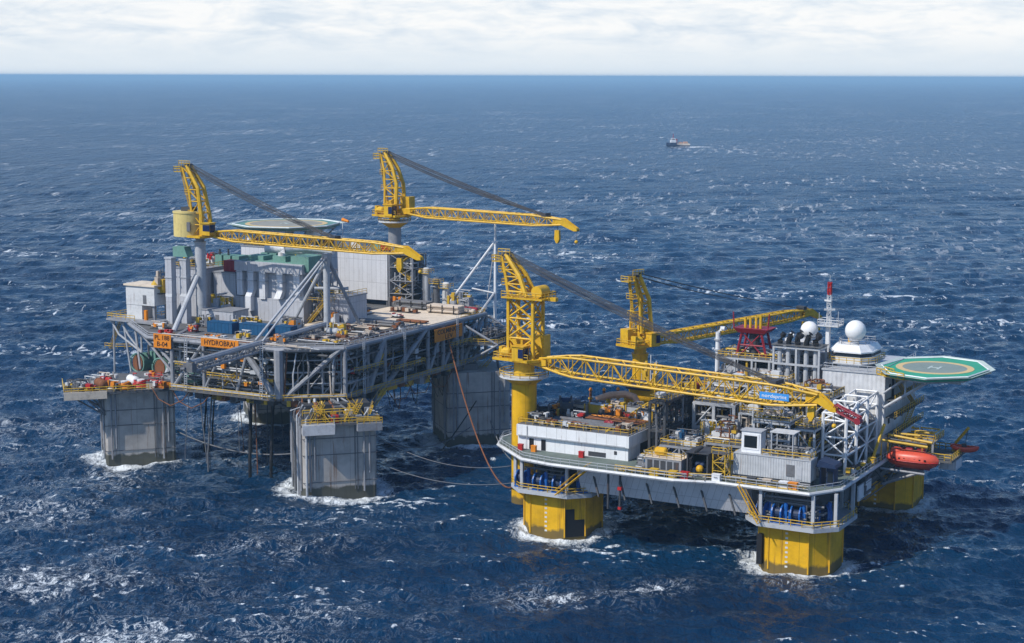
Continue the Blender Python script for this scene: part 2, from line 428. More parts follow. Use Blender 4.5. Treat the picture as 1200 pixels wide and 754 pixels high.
# inside the truss: machinery rooms behind and pipework close to the open sides
rm = Mesh(); rnd = random.Random(3)
for (u0, u1, v0, v1, z0, z1) in ((1, 16, 16, 30, 20.1, 30.2), (17.5, 33, 2, 22, 20.1, 25.3), (19, 36, 4, 30, 25.6, 30.2), (36, 50, 4, 20, 20.1, 24.4), (38, 52, 8, 30, 25.6, 29.6), (40, 54, 26, 40, 20.1, 30.2), (44, 55, 44, 60, 20.1, 29.0), (4, 40, 34, 62, 20.1, 30.2)):
    P(pa, 'machinery_room', Mesh().box(u0, u1, v0, v1, z0, z1), rnd.choice(['dark', 'mid', 'mid', 'dark']))
for i, (b, mt) in enumerate((((13, 47, -8.4, 1, 20.5, 25), 'mid'), ((13, 47, -8.2, 0, 26, 30), 'steel'), ((49, 59, 0, 8, 20.5, 30), 'lsteel'), ((54, 59.2, 6, 34, 20.5, 25), 'mid'),
                             ((54, 59.2, 6, 34, 26, 30), 'steel'), ((54, 59.3, 34, 62, 20.5, 30), 'mid'), ((51, 59, 2, 30, 20.5, 30), 'rusty'), ((14, 50, -8, 0, 20.4, 24), 'rail'), ((-6, 12, 9, 15, 20.5, 30), 'mid'), ((12, 58, -8, 3, 25.8, 31.2), 'dark'), ((20, 48, -9, -3, 20.3, 30), 'whited'), ((54, 60, 3, 60, 20.5, 31), 'dark'))):
    P(pa, 'pipework', Mesh().tangle(*b, 34 if mt not in ('rusty', 'rail') else 11, (.1, .34), rnd), mt)
eq = Mesh()
for _ in range(16):
    u = rnd.uniform(13, 46); eq.tank((u, -5.5, rnd.choice([21.3, 27])), (u + rnd.uniform(1.2, 3), -5.5, rnd.choice([21.3, 27])), rnd.uniform(.4, .9), 10)
P(pa, 'process_vessel', eq, 'lsteel', smooth=True)
eq = Mesh()
for v in (8, 17, 27, 38, 53): eq.tank((57, v, 21.5), (57, v + 4, 21.5), .9, 12)
P(pa, 'process_vessel', eq, 'whited', smooth=True)
P(pa, 'process_vessel', Mesh().tank((53, 6, 23), (53, 6, 28), 1.5, 12).tank((57, 45, 22), (57, 45, 26), 1.2, 12), 'red', 'red upright vessel behind the corner bracing', smooth=True)
P(pa, 'process_vessel', Mesh().tank((20, -6, 22), (24, -6, 22), 1.4, 12), 'mint', 'mint green vessel on the lower deck', smooth=True)
qh = random.Random(66)
for k in range(11):
    u, v = qh.uniform(20, 47), qh.uniform(-9.4, 8); zb_ = qh.choice([-3, -3, 3, 7, 10]); du = qh.uniform(-1.6, 1.6)
    P(pa, 'hanging_hose', Mesh().path([(u, v, 19.6), (u + du * .3, v, 14), (u + du, v, max(zb_, 5) if zb_ > 0 else 3), (u + du, v, zb_)], qh.uniform(.07, .16), 5), qh.choice(['black', 'dark', 'rusty', 'mid']))
for k in range(7):
    v = qh.uniform(2, 48); P(pa, 'hanging_hose', Mesh().path([(59, v, 19.6), (59.6, v + .6, 15), (59.4, v + 2.2, 13.4), (59, v + 3.6, 16), (58.6, v + 4.2, 19.6)], qh.uniform(.08, .14), 5), qh.choice(['black', 'dark', 'rusty']))
for k, (a_, b_) in enumerate(((-8.5, -6.4), (-8.5, -3.6), (-8.5, 0), (-8.5, 4), (-7.4, -8.6))):
    x, y = d45(58.3, -3.2, a_, b_); P(pa, 'caisson_pipe', Mesh().path([(x, y, 0), (x, y, 17.5), (x + 1.2, y + .6, 19.8)], .2 + .06 * (k % 3), 8), ('steel', 'lsteel', 'mid')[k % 3])
# gear hung under and outside the deck edges
qg = random.Random(91)
for k in range(20):
    u = qg.uniform(20, 46); w_ = qg.uniform(.8, 2.6); d_ = qg.uniform(.5, 1.7)
    P(pa, 'underdeck_gear', Mesh().box(u, u + w_, -9.2, -9.2 + qg.uniform(1, 3), 19.5 - d_, 19.5), qg.choice(['mid', 'dark', 'rusty', 'steel', 'rail', 'dark']))
for k in range(24):
    v = qg.uniform(1, 58); w_ = qg.uniform(.8, 2.8); d_ = qg.uniform(.5, 1.8)
    P(pa, 'underdeck_gear', Mesh().box(56.5, 59.8, v, v + w_, 19.5 - d_, 19.5), qg.choice(['mid', 'dark', 'rusty', 'steel', 'rail', 'dark']))
for v0, v1, z in ((2, 12, 25.3), (17, 30, 23.4), (43, 56, 25.3)):
    P(pa, 'side_walkway', Mesh().box(60.5, 61.9, v0, v1, z - .15, z), 'grate'); P(pa, 'railing', Mesh().rail([(60.6, v0, z), (61.8, v0, z), (61.8, v1, z), (60.6, v1, z)], 1.1, 1.6, .07), 'rail')
for u0, u1, z in ((21, 27, 25.3), (30, 37, 23.6)):
    P(pa, 'side_walkway', Mesh().box(u0, u1, -11.3, -10.1, z - .15, z), 'grate'); P(pa, 'railing', Mesh().rail([(u0, -10.2, z), (u0, -11.2, z), (u1, -11.2, z), (u1, -10.2, z)], 1.1, 1.6, .07), 'rail')
for u in (23.5, 44.5): P(pa, 'ladder', Mesh().stair((u, -10.7, 20), (u + .2, -10.5, 31.6), .7, (1, 0, 0)), 'lsteel')
for v in (5, 22, 46): P(pa, 'ladder', Mesh().stair((61.2, v, 20.2), (61.0, v + .2, 31.6), .7, (0, 1, 0)), 'lsteel')
for k in range(16):
    f = qg.random(); x, y = 48.4 + 11 * f, -9.4 + 8 * f
    if k % 2: P(pa, 'conductor_pipe', Mesh().path([(x, y - .3, 19.6), (x + qg.uniform(-.6, .6), y - .3, 22 + 6 * qg.random()), (x + qg.uniform(-1.5, 1.5), y + 1, 30.2)], qg.uniform(.12, .26), 6), qg.choice(['lsteel', 'rusty', 'mid', 'buff']))
    else: P(pa, 'underdeck_gear', Mesh().obox((x, y + 1, 18.9), (qg.uniform(.8, 2), 1.4, qg.uniform(.8, 1.6)), R(35)), qg.choice(['mid', 'dark', 'rusty', 'rail']))
# secondary steel just inside the truss planes
q_ = random.Random(55)
def second(a, b, n, off):
    ax, ay = a; bx, by = b
    for i in range(n + 1):
        f = i / n; x, y = ax + (bx - ax) * f + off[0], ay + (by - ay) * f + off[1]
        P(pa, 'inner_brace', Mesh().tube((x, y, 20.2), (x, y, 30.4), .2, 6), q_.choice(['lsteel', 'steel', 'mid']))
        if i < n:
            x2, y2 = ax + (bx - ax) * (i + 1) / n + off[0], ay + (by - ay) * (i + 1) / n + off[1]
            z1, z2 = q_.choice([(20.4, 25.4), (25.6, 30.2), (25.4, 20.4), (30.2, 25.6)])
            P(pa, 'inner_brace', Mesh().tube((x, y, z1), (x2, y2, z2), .16, 6), q_.choice(['lsteel', 'steel']))
    for z in (23, 25.5, 28.2):
        P(pa, 'inner_brace', Mesh().tube((ax + off[0], ay + off[1], z), (bx + off[0], by + off[1], z), .17, 6), 'lsteel')
second((20, -9), (48, -9), 7, (0, .9)); second((49, -8.2), (59, -.9), 3, (-.5, .8)); second((59.4, 1), (59.4, 61), 12, (-.9, 0))
for _ in range(14):
    a_, b_ = q_.uniform(-7.4, 7.8), q_.uniform(-8.4, 2); x, y = d45(58.3, -3.2, a_, b_)
    if y > -9 or x > 50: P(pa, 'conductor_pipe', Mesh().path([(x, y, 16.2), (x, y, 18.2), (min(x - .8, 59.4), y + 1.0, 20.2)], q_.uniform(.14, .34), 8), q_.choice(['steel', 'mid', 'rusty', 'lsteel', 'rail']))
for a_, b_, c_ in ((-6, -8, 1), (-2.6, -8.3, -1), (2.2, -8.2, 1), (5.2, -7.6, -1)):
    x, y = d45(58.3, -3.2, a_, b_); x2, y2 = d45(58.3, -3.2, a_ + 2.6 * c_, b_ + 1.5)
    P(pa, 'stairway', Mesh().stair((x, y, 16.3), (x2, y2, 20.0), 1.0, (1, 1, 0)), 'rail')
P(pa, 'railing', Mesh().rail([(*d45(58.3, -3.2, -8.2, -8.8), 18.3), (*d45(58.3, -3.2, 3, -8.8), 18.3)], 1.2, 1.5, .09).rail([(*d45(58.3, -3.2, 3.4, -10.3), 16.2), (*d45(58.3, -3.2, 8.8, -10.3), 16.2)], 1.2, 1.4, .09), 'rail')
# yellow railings
edge = [(19, -10.3), (48, -10.3), (60.6, -1.2), (60.8, 62), (50, 70.6)]
P(pa, 'walkway', Mesh().prism([(19, -10.9), (48.3, -10.9), (48.0, -9.5), (19, -9.5)], 19.7, 19.95), 'grate')
P(pa, 'railing', Mesh().rail([(19, -10.8, 19.9), (48.3, -10.8, 19.9), (60.9, -1.6, 19.9)], 1.15, 2, .07), 'rail')
P(pa, 'railing', Mesh().rail([(61.0, 0, 20), (61.0, 62, 20), (51, 70.8, 20)], 1.15, 2, .07), 'rail')
P(pa, 'railing', Mesh().rail([(-7.3, 6, 31), (12, -9.4, 31), (48, -9.4, 31), (59.8, -.8, 31), (59.8, 34, 31)], 1.1, 2, .06), 'lsteel')
P(pa, 'railing', Mesh().rail([(59.8, 50, 31), (59.8, 62, 31), (50, 69.8, 31), (4, 69.8, 31), (-7.3, 61, 31), (-7.3, 16, 31)], 1.1, 2, .06), 'rail')
P(pa, 'railing', Mesh().rail([(16, -6, 25.6), (46, -6, 25.6)], 1.1, 2, .06).rail([(57, 4, 25.6), (57, 58, 25.6)], 1.1, 2, .06), 'rail')
P(pa, 'stairway', Mesh().stair((56, 28, 20.1), (56, 36, 30.8), 1.1, (1, 0, 0)), 'rail'); P(pa, 'stairway', Mesh().stair((30, -7, 20.1), (38, -7, 25.6), 1.1), 'rail')
P(pa, 'stairway', Mesh().stair((60.8, 58, 17), (64, 66, 24), 1.2, (1, -.5, 0)), 'rail'); P(pa, 'stairway', Mesh().stair((62.5, 5, 16.2), (61.6, 13, 20), 1.1, (1, 0, 0)), 'rail')
P(pa, 'timber_deck', Mesh().prism([(33, 22), (49, 20), (59.4, 30), (59.4, 55), (34, 58)], 31.0, 31.45), 'tan')
# working platform on the head of the column nearest the flare boom
cw = Mesh().prism([d45(58.3, -3.2, a, b) for a, b in ((-8.6, -9.4), (8.6, -9.4), (8.6, 6), (-8.6, 6))], 15.9, 16.3)
P(pa, 'column_walkway', cw, 'grate')
def cl(a, b): return d45(58.3, -3.2, a, b)
P(pa, 'hanging_basket', Mesh().prism([cl(-8.4, -10.6), cl(-1.6, -10.6), cl(-1.6, -8.2), cl(-8.4, -8.2)], 14.3, 16.4, [cl(-8.4, -10.2), cl(-1.4, -10.2), cl(-1.4, -8.2), cl(-8.4, -8.2)]), 'lsteel')
P(pa, 'hanging_basket', Mesh().prism([cl(3.4, -10.4), cl(8.8, -10.4), cl(8.8, -8.2), cl(3.4, -8.2)], 14.6, 16.2), 'steel')
mm = Mesh().rail([(*cl(-8.4, -9.3), 16.3), (*cl(8.5, -9.3), 16.3), (*cl(8.5, 6), 16.3)], 1.2, 1.7, .08)
for a in (-4.6, -1.2, 1.8): mm.obox((*cl(a, -6.5), 18.2), (1.3, .9, .5), R(45))
for a, b in ((-5, -8), (1, -8), (3, -6), (6, -8)): mm.stair((*cl(a, b), 16.4), (*cl(a + 1.5, b + 1.2), 19.4), .8, (1, -1, 0))
P(pa, 'railing', mm, 'rail')
rnd = random.Random(9)
P(pa, 'machinery_room', Mesh().prism([cl(-7.2, -4.2), cl(7.4, -4.2), cl(7.4, 3), cl(-7.2, 3)], 16.3, 19.6), 'dark')
for a, b, h, mt in ((-6.5, -6.2, 2.6, 'mid'), (-4.5, -5.2, 3.0, 'steel'), (-2.2, -6, 2.2, 'dark'), (0, -5.4, 3.1, 'mid'), (2.2, -6.4, 2.4, 'whited'), (4.4, -5.4, 2.9, 'mid'), (6.6, -6.2, 2.6, 'steel'), (-1, -7.6, 1.6, 'red'), (7, -8, 1.4, 'cblue'), (4.6, -8.4, 1.2, 'cblue')):
    P(pa, 'equipment_block', Mesh().obox((*cl(a, b), 16.3 + h / 2), (1.5, 1.2, h), R(45)), mt)
tg = Mesh(); tg2 = Mesh(); tg3 = Mesh()
for _ in range(58):
    a, b = rnd.uniform(-7.8, 8.2), rnd.uniform(-8.6, 1)
    x, y = cl(a, b); t = rnd.choice([tg, tg, tg2, tg3])
    if rnd.random() < .5: t.obox((x, y, 16.3 + rnd.uniform(.4, 1)), (rnd.uniform(.5, 1.6), rnd.uniform(.5, 1.4), rnd.uniform(.8, 2)), R(45))
    else: t.path([(x, y, 16.3), (x, y, 17 + rnd.random() * 2), (x + rnd.uniform(-2, 2), y + rnd.uniform(-2, 2), 17.5 + rnd.random())], .16, 6)
P(pa, 'wellhead_gear', tg, 'mid'); P(pa, 'wellhead_gear', tg2, 'lsteel'); P(pa, 'wellhead_gear', tg3, 'rusty')
# same kind of platform over the column under the orange sign, wider
PQ = lambda a, b: d45(0, 0, a, b)
P(pa, 'column_walkway', Mesh().prism([PQ(-17, -10), PQ(8.6, -9.6), PQ(8.6, 9), PQ(-4, 15), PQ(-17, 4)], 17.2, 17.8), 'grate')
P(pa, 'deck_fascia', Mesh().prism([PQ(-17.1, -10.3), PQ(-7.5, -10.25), PQ(-7.5, -10.0), PQ(-17.1, -10.05)], 16.3, 18.1), 'tan')
P(pa, 'railing', Mesh().rail([(*PQ(-17, 4), 17.8), (*PQ(-17, -10), 17.8), (*PQ(2, -9.8), 17.8)], 1.2, 1.6, .09), 'rail')
k = Mesh()
for a in (-16, -13, -10): k.tube((*PQ(a, -9), 17.3), (*PQ(-8, -8), 12), .22, 6).tube((*PQ(a, 2), 17.3), (*PQ(-8, 0), 12), .22, 6)
P(pa, 'support_bracket', k, 'mid')
# outrigger deck under the white house
P(pa, 'outrigger_deck', Mesh().prism([(-13.5, 5), (2, 4), (2, 15), (-13.5, 15)], 31.3, 31.8), 'steel')
P(pa, 'railing', Mesh().rail([(-4, 4.4, 31.8), (-13.3, 5.2, 31.8), (-13.3, 14.8, 31.8)], 1.2, 1.6, .08), 'rail')
k = Mesh()
for u, v, z in ((-13, 6, 31.4), (-10, 6, 31.4), (-13, 13, 31.4), (-6, 6, 31.4)):
    k.path([(u, v, z), (u + 2.5, v, z - 3.5), (-3.5, v, 24)], .25, 6)
k.tube((-12, 6, 31), (-14, 8, 18), .25, 6).tube((-9, 6, 31), (-7, 6, 19), .22, 6).tube((-5.5, 6, 31), (-4, 6, 20), .3, 6)
P(pa, 'support_bracket', k, 'lsteel', smooth=True)
P(pa, 'railing', Mesh().stair((-14, 7, 24), (-10.5, 7, 31.5), .9).rail([(-16, 7, 24), (-12, 7, 24), (-9, 9, 24)], 1.2, 1.5, .08), 'rail')
hm = Mesh()
for u in (16, 22): hm.path([(u - 3, -10, 19.6), (u - 1, -10, 17), (u + 2.5, -10, 15.8), (u + 6, -10, 17.4), (u + 8, -10, 19.6)], .12, 5)
for v in (15, 24, 33): hm.path([(60.4, v, 19.6), (60.6, v + 3, 16.4), (60.6, v + 8, 15.9), (60.4, v + 12, 19.6)], .1, 5)
P(pa, 'slack_hose', hm, 'rusty', smooth=True)
for j, (u0, v0, u1, v1) in enumerate(((7, 19, 7.5, 20.5), (10, 12, 11, 13), (24, -4, 25, -3), (36.3, -4.5, 34.5, -1), (40.5, -2.2, 38.5, 2))):
    P(pa, 'riser', Mesh().path([(u0, v0, -6), (u0, v0, 4), (u1, v1, 20)], .38 if j > 2 else .2, 8), 'black' if j != 2 else 'mid')

# ------------------------------------------------------------------ things standing on the grey platform
def crate(t, b, mat, name='body', ribs=0, lid=None):
    u0, u1, v0, v1, z0, z1 = b
    c = P(t, name, Mesh().box(*b), mat)
    m = Mesh(); e = .12
    for u in (u0, u1 - e):
        for v in (v0, v1 - e): m.box(u - .03, u + e + .03, v - .03, v + e + .03, z0 - .02, z1 + .05)
    n = max(2, int((u1 - u0) / 1.0))
    for i in range(1, n): m.box(u0 + (u1 - u0) * i / n - .05, u0 + (u1 - u0) * i / n + .05, v0 - .05, v0 + .01, z0 + .15, z1 - .15)
    for z in (z0, z1 - .16): m.box(u0 + .1, u1 - .1, v0 - .06, v0 + .01, z, z + .16); m.box(u1 - .01, u1 + .06, v0 + .1, v1 - .1, z, z + .16)
    P(t, 'frame', m, mat)
    return c
for lab, u0, u1, v, z in (('blue container at the flare boom end of the row, nearest the orange strip sign', 19, 26.2, 3.0, 31), ('blue container between two other blue containers, behind the flare boom stays', 27.4, 35.6, 4.2, 31), ('blue container beside the A-shaped steel frame, end of its row', 37.0, 41.2, 5.0, 31)):
    t = T('container', lab, 'container', A, (u0, v, z), 'blue containers in a row on the grey platform')
    crate(t, (u0, u1, v, v + 2.6, z + .1, z + 2.6), 'cblue')
    P(t, 'skid', Mesh().box(u0 + .1, u1 - .1, v + .1, v + .4, z, z + .1).box(u0 + .1, u1 - .1, v + 2.2, v + 2.5, z, z + .1), 'dark')
t = T('small_container', 'dark red container perched on top of a grey module beside mint green machinery', 'container', A, (6.5, 25.5, 42.2))
crate(t, (6.5, 11.3, 25.5, 28, 42.3, 45), 'dred'); P(t, 'skid', Mesh().box(6.5, 11.3, 25.7, 26, 42.2, 42.3).box(6.5, 11.3, 27.4, 27.7, 42.2, 42.3), 'dark')

# white house
t = T('control_house', 'beige and white box shaped house overhanging the open end of the grey platform', 'house', A, (-9.2, 7.5, 31.8))
w = P(t, 'wall', Mesh().box(-9.2, -.4, 7.5, 13.5, 35.2, 39.8).box(-9.2, -4.4, 7.6, 12.5, 31.8, 35.2), 'whited')
P(w, 'door', Mesh().box(-3.9, -2.9, 7.42, 7.5, 35.6, 37.7), 'mid')
P(t, 'roof', Mesh().box(-9.6, 0, 7.1, 13.9, 39.8, 40.2), 'tan')
P(t, 'support_leg', Mesh().box(-1.5, -.9, 8, 8.6, 31.8, 35.2).box(-1.5, -.9, 12.4, 13, 31.8, 35.2), 'steel')
t = T('electrical_cabinet', 'orange cabinet beneath the beige overhanging house', 'cabinet', A, (-2.9, 6.5, 31.8))
P(t, 'body', Mesh().box(-2.9, -2.1, 6.5, 7.1, 31.8, 34.2), 'orange'); P(t, 'door', Mesh().box(-2.8, -2.2, 6.44, 6.5, 31.9, 34.1), 'orange')

# mint green drums with open brown ends on the working platform
for lab, u, v in (('mint green drum with open brown end, farther from the orange plate sign', -6.2, 8.2), ('mint green drum with open brown end, directly below the orange plate sign', 3.2, 5.2)):
    t = T('anchor_drum', lab, 'drum', A, (u, v, 17.8), 'mint green drums with open brown ends')
    n = 20; vs = []; ring = [(1.0, 0), (1.0, 5.5), (.25, 5.5)]
    P(t, 'shell', Mesh().path([(u - .4, v, 20.9), (u + .9, v + 5.5, 20.9)], 2.35, 20), 'mint', smooth=True)
    P(t, 'open_end', Mesh().path([(u - .46, v - .25, 20.9), (u - .4, v + .02, 20.9)], [1.95, 2.0], 20), 'rusty')
    P(t, 'end_flange', Mesh().path([(u - .44 + 2.25 * math.cos(a * PI / 10), v - .12, 20.9 + 2.25 * math.sin(a * PI / 10)) for a in range(21)], .22, 6, False), 'mint', smooth=True)
    P(t, 'saddle', Mesh().box(u - 2, u + 2, v + .8, v + 1.4, 17.8, 19.5).box(u - 1.6, u + 2.4, v + 3.6, v + 4.2, 17.8, 19.5), 'mid')
    P(t, 'housing', Mesh().box(u + 1.4, u + 3.4, v + 2, v + 5.5, 17.8, 23.6), 'mint')
# clutter on that working platform: each lump its own thing
cl_items = [('hose_coil', 'coiled orange hose at the foot of the mint green drums', 'hose', -3.5, -7.2, 'orange', 0), ('hose_coil', 'red hose coil lying beside a white tank on the column platform', 'hose', .5, -6.0, 'red', 0),
            ('storage_tank', 'white horizontal tank among red hoses on the column platform', 'tank', -1.0, -3.0, 'white', 1), ('storage_tank', 'rust brown tank beside the yellow railed end of the column platform', 'tank', -8.5, -5.5, 'rusty', 1),
            ('equipment_skid', 'dark equipment skid at the yellow railed outer end of the column platform', 'equipment skid', -13.5, -6.5, 'dark', 2), ('equipment_skid', 'red framed skid below the orange plate sign', 'equipment skid', 4.5, -5.5, 'red', 2),
            ('equipment_skid', 'white painted skid between the dark skid and the orange hose', 'equipment skid', -10.0, -2.0, 'whited', 2), ('storage_box', 'blue box on the outer end of the column platform', 'box', -12.5, -1.0, 'cblue', 3),
            ('storage_box', 'orange box next to the red framed skid on the column platform', 'box', 6.6, -7.6, 'orange', 3), ('storage_box', 'buff canvas covered box beside the red hose coil', 'box', 2.6, -8.0, 'buff', 3)]
rnd = random.Random(21)
for nm, lab, cat, p, q, mt, kd in cl_items:
    u, v = PQ(p, q); z = 17.8
    t = T(nm, lab, cat, A, (u, v, z))
    if kd == 0:
        m = Mesh()
        for k in range(4):
            m.path([(u + (1.9 - .15 * k) * math.cos(a * PI / 8 + k), v + (1.9 - .15 * k) * math.sin(a * PI / 8 + k), z + .25 + .42 * k + .12 * math.sin(a)) for a in range(17)], .22, 6)
        P(t, 'coil', m, mt, smooth=True)
        P(t, 'hub', Mesh().cyl(u, v, z, z + 1.9, .9, .9, 10), 'white')
    elif kd == 1:
        P(t, 'shell', Mesh().tank((u - 1.8, v + 1, z + 1.3), (u + 1.8, v - 1, z + 1.3), 1.05), mt, smooth=True)
        P(t, 'saddle', Mesh().obox((u - 1.1, v + .6, z + .35), (.3, 1.6, .7), R(-30)).obox((u + 1.1, v - .6, z + .35), (.3, 1.6, .7), R(-30)), 'mid')
        P(t, 'nozzle', Mesh().path([(u, v, z + 2.2), (u, v, z + 2.9), (u + 1, v, z + 2.9)], .15, 6), 'red')
    elif kd == 2:
        P(t, 'frame', Mesh().box(u - 1.8, u + 1.8, v - 1.3, v + 1.3, z, z + .25).lattice((u - 1.7, v, z + 1.4), (u + 1.7, v, z + 1.4), 2.4, 2.2, 1.7, .1, .06), mt)
        P(t, 'machine', Mesh().box(u - 1.2, u + .6, v - .8, v + .8, z + .25, z + 1.7).tank((u + .9, v - .5, z + .8), (u + .9, v + .6, z + .8), .5), 'mid')
        P(t, 'pipework', Mesh().tangle(u - 1.6, u + 1.6, v - 1.2, v + 1.2, z + .3, z + 2.4, 8, (.08, .16), rnd), 'whited')
    else:
        P(t, 'body', Mesh().obox((u, v, z + .75), (1.9, 1.5, 1.5), R(30)), mt); P(t, 'lid', Mesh().obox((u, v, z + 1.56), (2.05, 1.65, .12), R(30)), 'mid')

# exhaust ducts
for lab, u, v, zt in (('grey vertical duct at the outer end, beside the beige house', 2.6, 9.2, 46.6), ('grey vertical duct next to the grey crane pedestal', 5.4, 11.2, 46.2)):
    t = T('exhaust_duct', lab, 'duct', A, (u, v, 31), 'grey vertical ducts beside the crane pedestal')
    P(t, 'lower_duct', Mesh().box(u - .9, u + .9, v, v + 1.8, 31, 37.5), 'clad')
    P(t, 'upper_duct', Mesh().box(u - 1.15, u + .75, v + .3, v + 2.0, 38.2, zt), 'clad')
    P(t, 'elbow', Mesh().prism([(u - .95, v - .05), (u + .95, v - .05), (u + .95, v + 1.85), (u - .95, v + 1.85)], 37.5, 38.2, [(u - 1.2, v + .25), (u + .8, v + .25), (u + .8, v + 2.05), (u - 1.2, v + 2.05)]), 'lsteel')
    P(t, 'flange', Mesh().box(u - 1.3, u + .9, v + .15, v + 2.15, zt, zt + .35).box(u - 1.3, u + .9, v + .15, v + 2.15, 42, 42.25), 'lsteel')
# modules
def module(lab, b, mat, name='process_module', roofmat='steel', rail=True, doors=0, base=None, cat='module', win=0):
    u0, u1, v0, v1, z0, z1 = b
    t = T(name, lab, cat, A, (u0, v0, z0 if base is None else base))
    w = P(t, 'wall', Mesh().box(u0, u1, v0, v1, z0, z1 - .3), mat)
    P(t, 'roof', Mesh().box(u0 - .15, u1 + .15, v0 - .15, v1 + .15, z1 - .3, z1), roofmat)
    if rail: P(t, 'railing', Mesh().rail([(u0, v1, z1), (u0, v0, z1), (u1, v0, z1), (u1, v1, z1)], 1.1, 2, .06), 'rail')
    for i in range(doors):
        u = u0 + (i + .6) * (u1 - u0) / (doors + .2); P(w, 'door', Mesh().box(u - .55, u + .55, v0 - .06, v0 - .003, z0 + .1, z0 + 2.3), 'mid')
    for i in range(win):
        u = u0 + (i + .5) * (u1 - u0) / win; P(w, 'louvre', Mesh().box(u - .8, u + .8, v0 - .08, v0 - .003, z0 + (z1 - z0) * .55, z0 + (z1 - z0) * .55 + 1.2), 'dark')
    if base is not None:
        m = Mesh()
        for u in (u0 + .2, (u0 + u1) / 2, u1 - .5):
            for v in (v0 + .2, v1 - .5): m.box(u, u + .35, v, v + .35, base, z0)
        P(t, 'support_leg', m, 'mid')
    return t
module('small grey module on dark legs between the crane pedestal and the ducted module', (3.6, 10.4, 25, 33, 34.2, 42.2), 'clad', base=31.0, win=0, rail=False)
module('grey equipment room with shaded front behind the crane pedestal', (-6.5, 2.8, 22, 34, 31, 43), 'clad', doors=1)
module('low dark grey module beneath the small grey module, behind the blue containers', (8.5, 18, 14, 20, 31, 34.5), 'clad', doors=1, rail=False)
# big ducted module
t = T('ducted_module', 'large grey module with header duct and down ducts on its face, behind blue containers', 'module', A, (10.8, 24.2, 31))
w = P(t, 'wall', Mesh().box(10.8, 31.2, 24.2, 34, 31, 36.6).box(12.0, 30.6, 25.2, 34, 36.6, 45.2), 'clad')
P(t, 'roof', Mesh().box(11.8, 30.8, 25.0, 34.2, 45.2, 45.5), 'mint')
P(t, 'header_duct', Mesh().box(11.2, 31.4, 23.6, 25.1, 43.0, 45.3), 'clad')
for u, zb, sh in ((12.6, 37.0, 0), (16.0, 33.4, 1), (19.4, 36.4, 0), (24.6, 35.6, 2), (29.6, 38.0, 0)):
    d = Mesh().box(u - .85, u + .85, 23.7, 25.1, (38.6 if sh else zb), 43.0)
    if sh: d.prism([(u - .95, 22.6), (u + .75, 22.6), (u + .75, 24.1), (u - .95, 24.1)], 36.9, 38.6, [(u - .85, 23.7), (u + .85, 23.7), (u + .85, 25.1), (u - .85, 25.1)])
    if sh == 1: d.box(u - .95, u + .75, 22.6, 24.1, zb, 36.9)
    o = P(t, 'down_duct', d, 'lclad')
    P(o, 'flange', Mesh().box(u - 1, u + 1, 23.55, 25.2, 40.6, 40.8).box(u - 1, u + 1, 23.55, 25.2, 42.6, 42.8), 'lsteel')
P(t, 'mint_hood', Mesh().box(13.5, 18.2, 26, 30, 45.5, 46.6).box(21, 24.8, 26, 30, 45.5, 46.8), 'mint')
P(t, 'mint_hood', Mesh().box(27.4, 32.6, 24.6, 31, 43.4, 47.2), 'mint')
P(t, 'exhaust_pipe', Mesh().path([(14, 33, 47.6), (30, 33, 47.6)], 1.0, 12).path([(23, 27, 45.5), (23, 27, 47.4), (23, 28.2, 48.3), (27, 32, 48.4), (34, 33, 48.0)], .9, 12), 'whited', smooth=True)
P(t, 'flank_pipework', Mesh().tangle(31.4, 36, 25, 33, 31.2, 44, 40, (.1, .3), random.Random(5)), 'steel')
P(t, 'stairway', Mesh().stair((32, 25, 31), (37, 25, 36.5), 1).rail([(32, 24.6, 36.5), (38, 24.6, 36.5), (38, 30, 36.5)], 1.1, 1.5), 'rail'); P(t, 'stairway', Mesh().stair((37, 26.2, 36.5), (32, 26.2, 42), 1), 'rail')
module('grey block with yellow stair behind the tall A-shaped frame', (36.2, 41.5, 28, 36, 31, 38), 'clad', doors=1)
module('long pale cladded wall module behind the tan timber deck', (8, 31, 61.6, 69.5, 32.4, 45.0), 'lclad', name='wall_module', base=31.0, doors=0, rail=True)
module('accommodation block under the mint edged helideck', (-7, 7.4, 50, 69, 31, 46.0), 'lclad', name='quarters_block', doors=1, win=3)
module('dark module hidden behind the ducted module', (9.5, 20, 38, 50, 31, 43.0), 'mid', doors=0)
# mint machinery on roofs
for lab, u, v, z, n in (('mint green generator set on the roof beside the dark red container', 0.2, 30, 43.0, 3), ('mint green generator set on the roof between crane pedestal and helideck', 8.0, 38.5, 43.2, 3), ('mint green cooler row behind the ducted module roof', 18.0, 40, 43.2, 3)):
    t = T('generator_set', lab, 'generator', A, (u, v, z), 'mint green machines on the module roofs')
    for k in range(n):
        P(t, 'housing', Mesh().box(u + k * 2.7, u + 2.1 + k * 2.7, v, v + 4, z, z + 2.6), 'mint')
    P(t, 'exhaust', Mesh().path([(u + .8, v + 1, z + 2.4), (u + .8, v + 1, z + 4)], .25, 6).path([(u + 3.5, v + 1, z + 2.4), (u + 3.5, v + 1, z + 4.2)], .25, 6), 'dark')
t = T('mint_hood', 'mint green sloping hood on top of the two grey vertical ducts', 'hood', A, (2.2, 12, 46.6))
P(t, 'cover', Mesh().yprism([(2.2, 47), (6.6, 47), (5.6, 49.4), (2.2, 49.4)], 11.6, 14), 'mint'); P(t, 'frame', Mesh().box(2.3, 2.6, 11.8, 12.1, 46.6, 47).box(6.1, 6.4, 11.8, 12.1, 46.6, 47), 'mid')

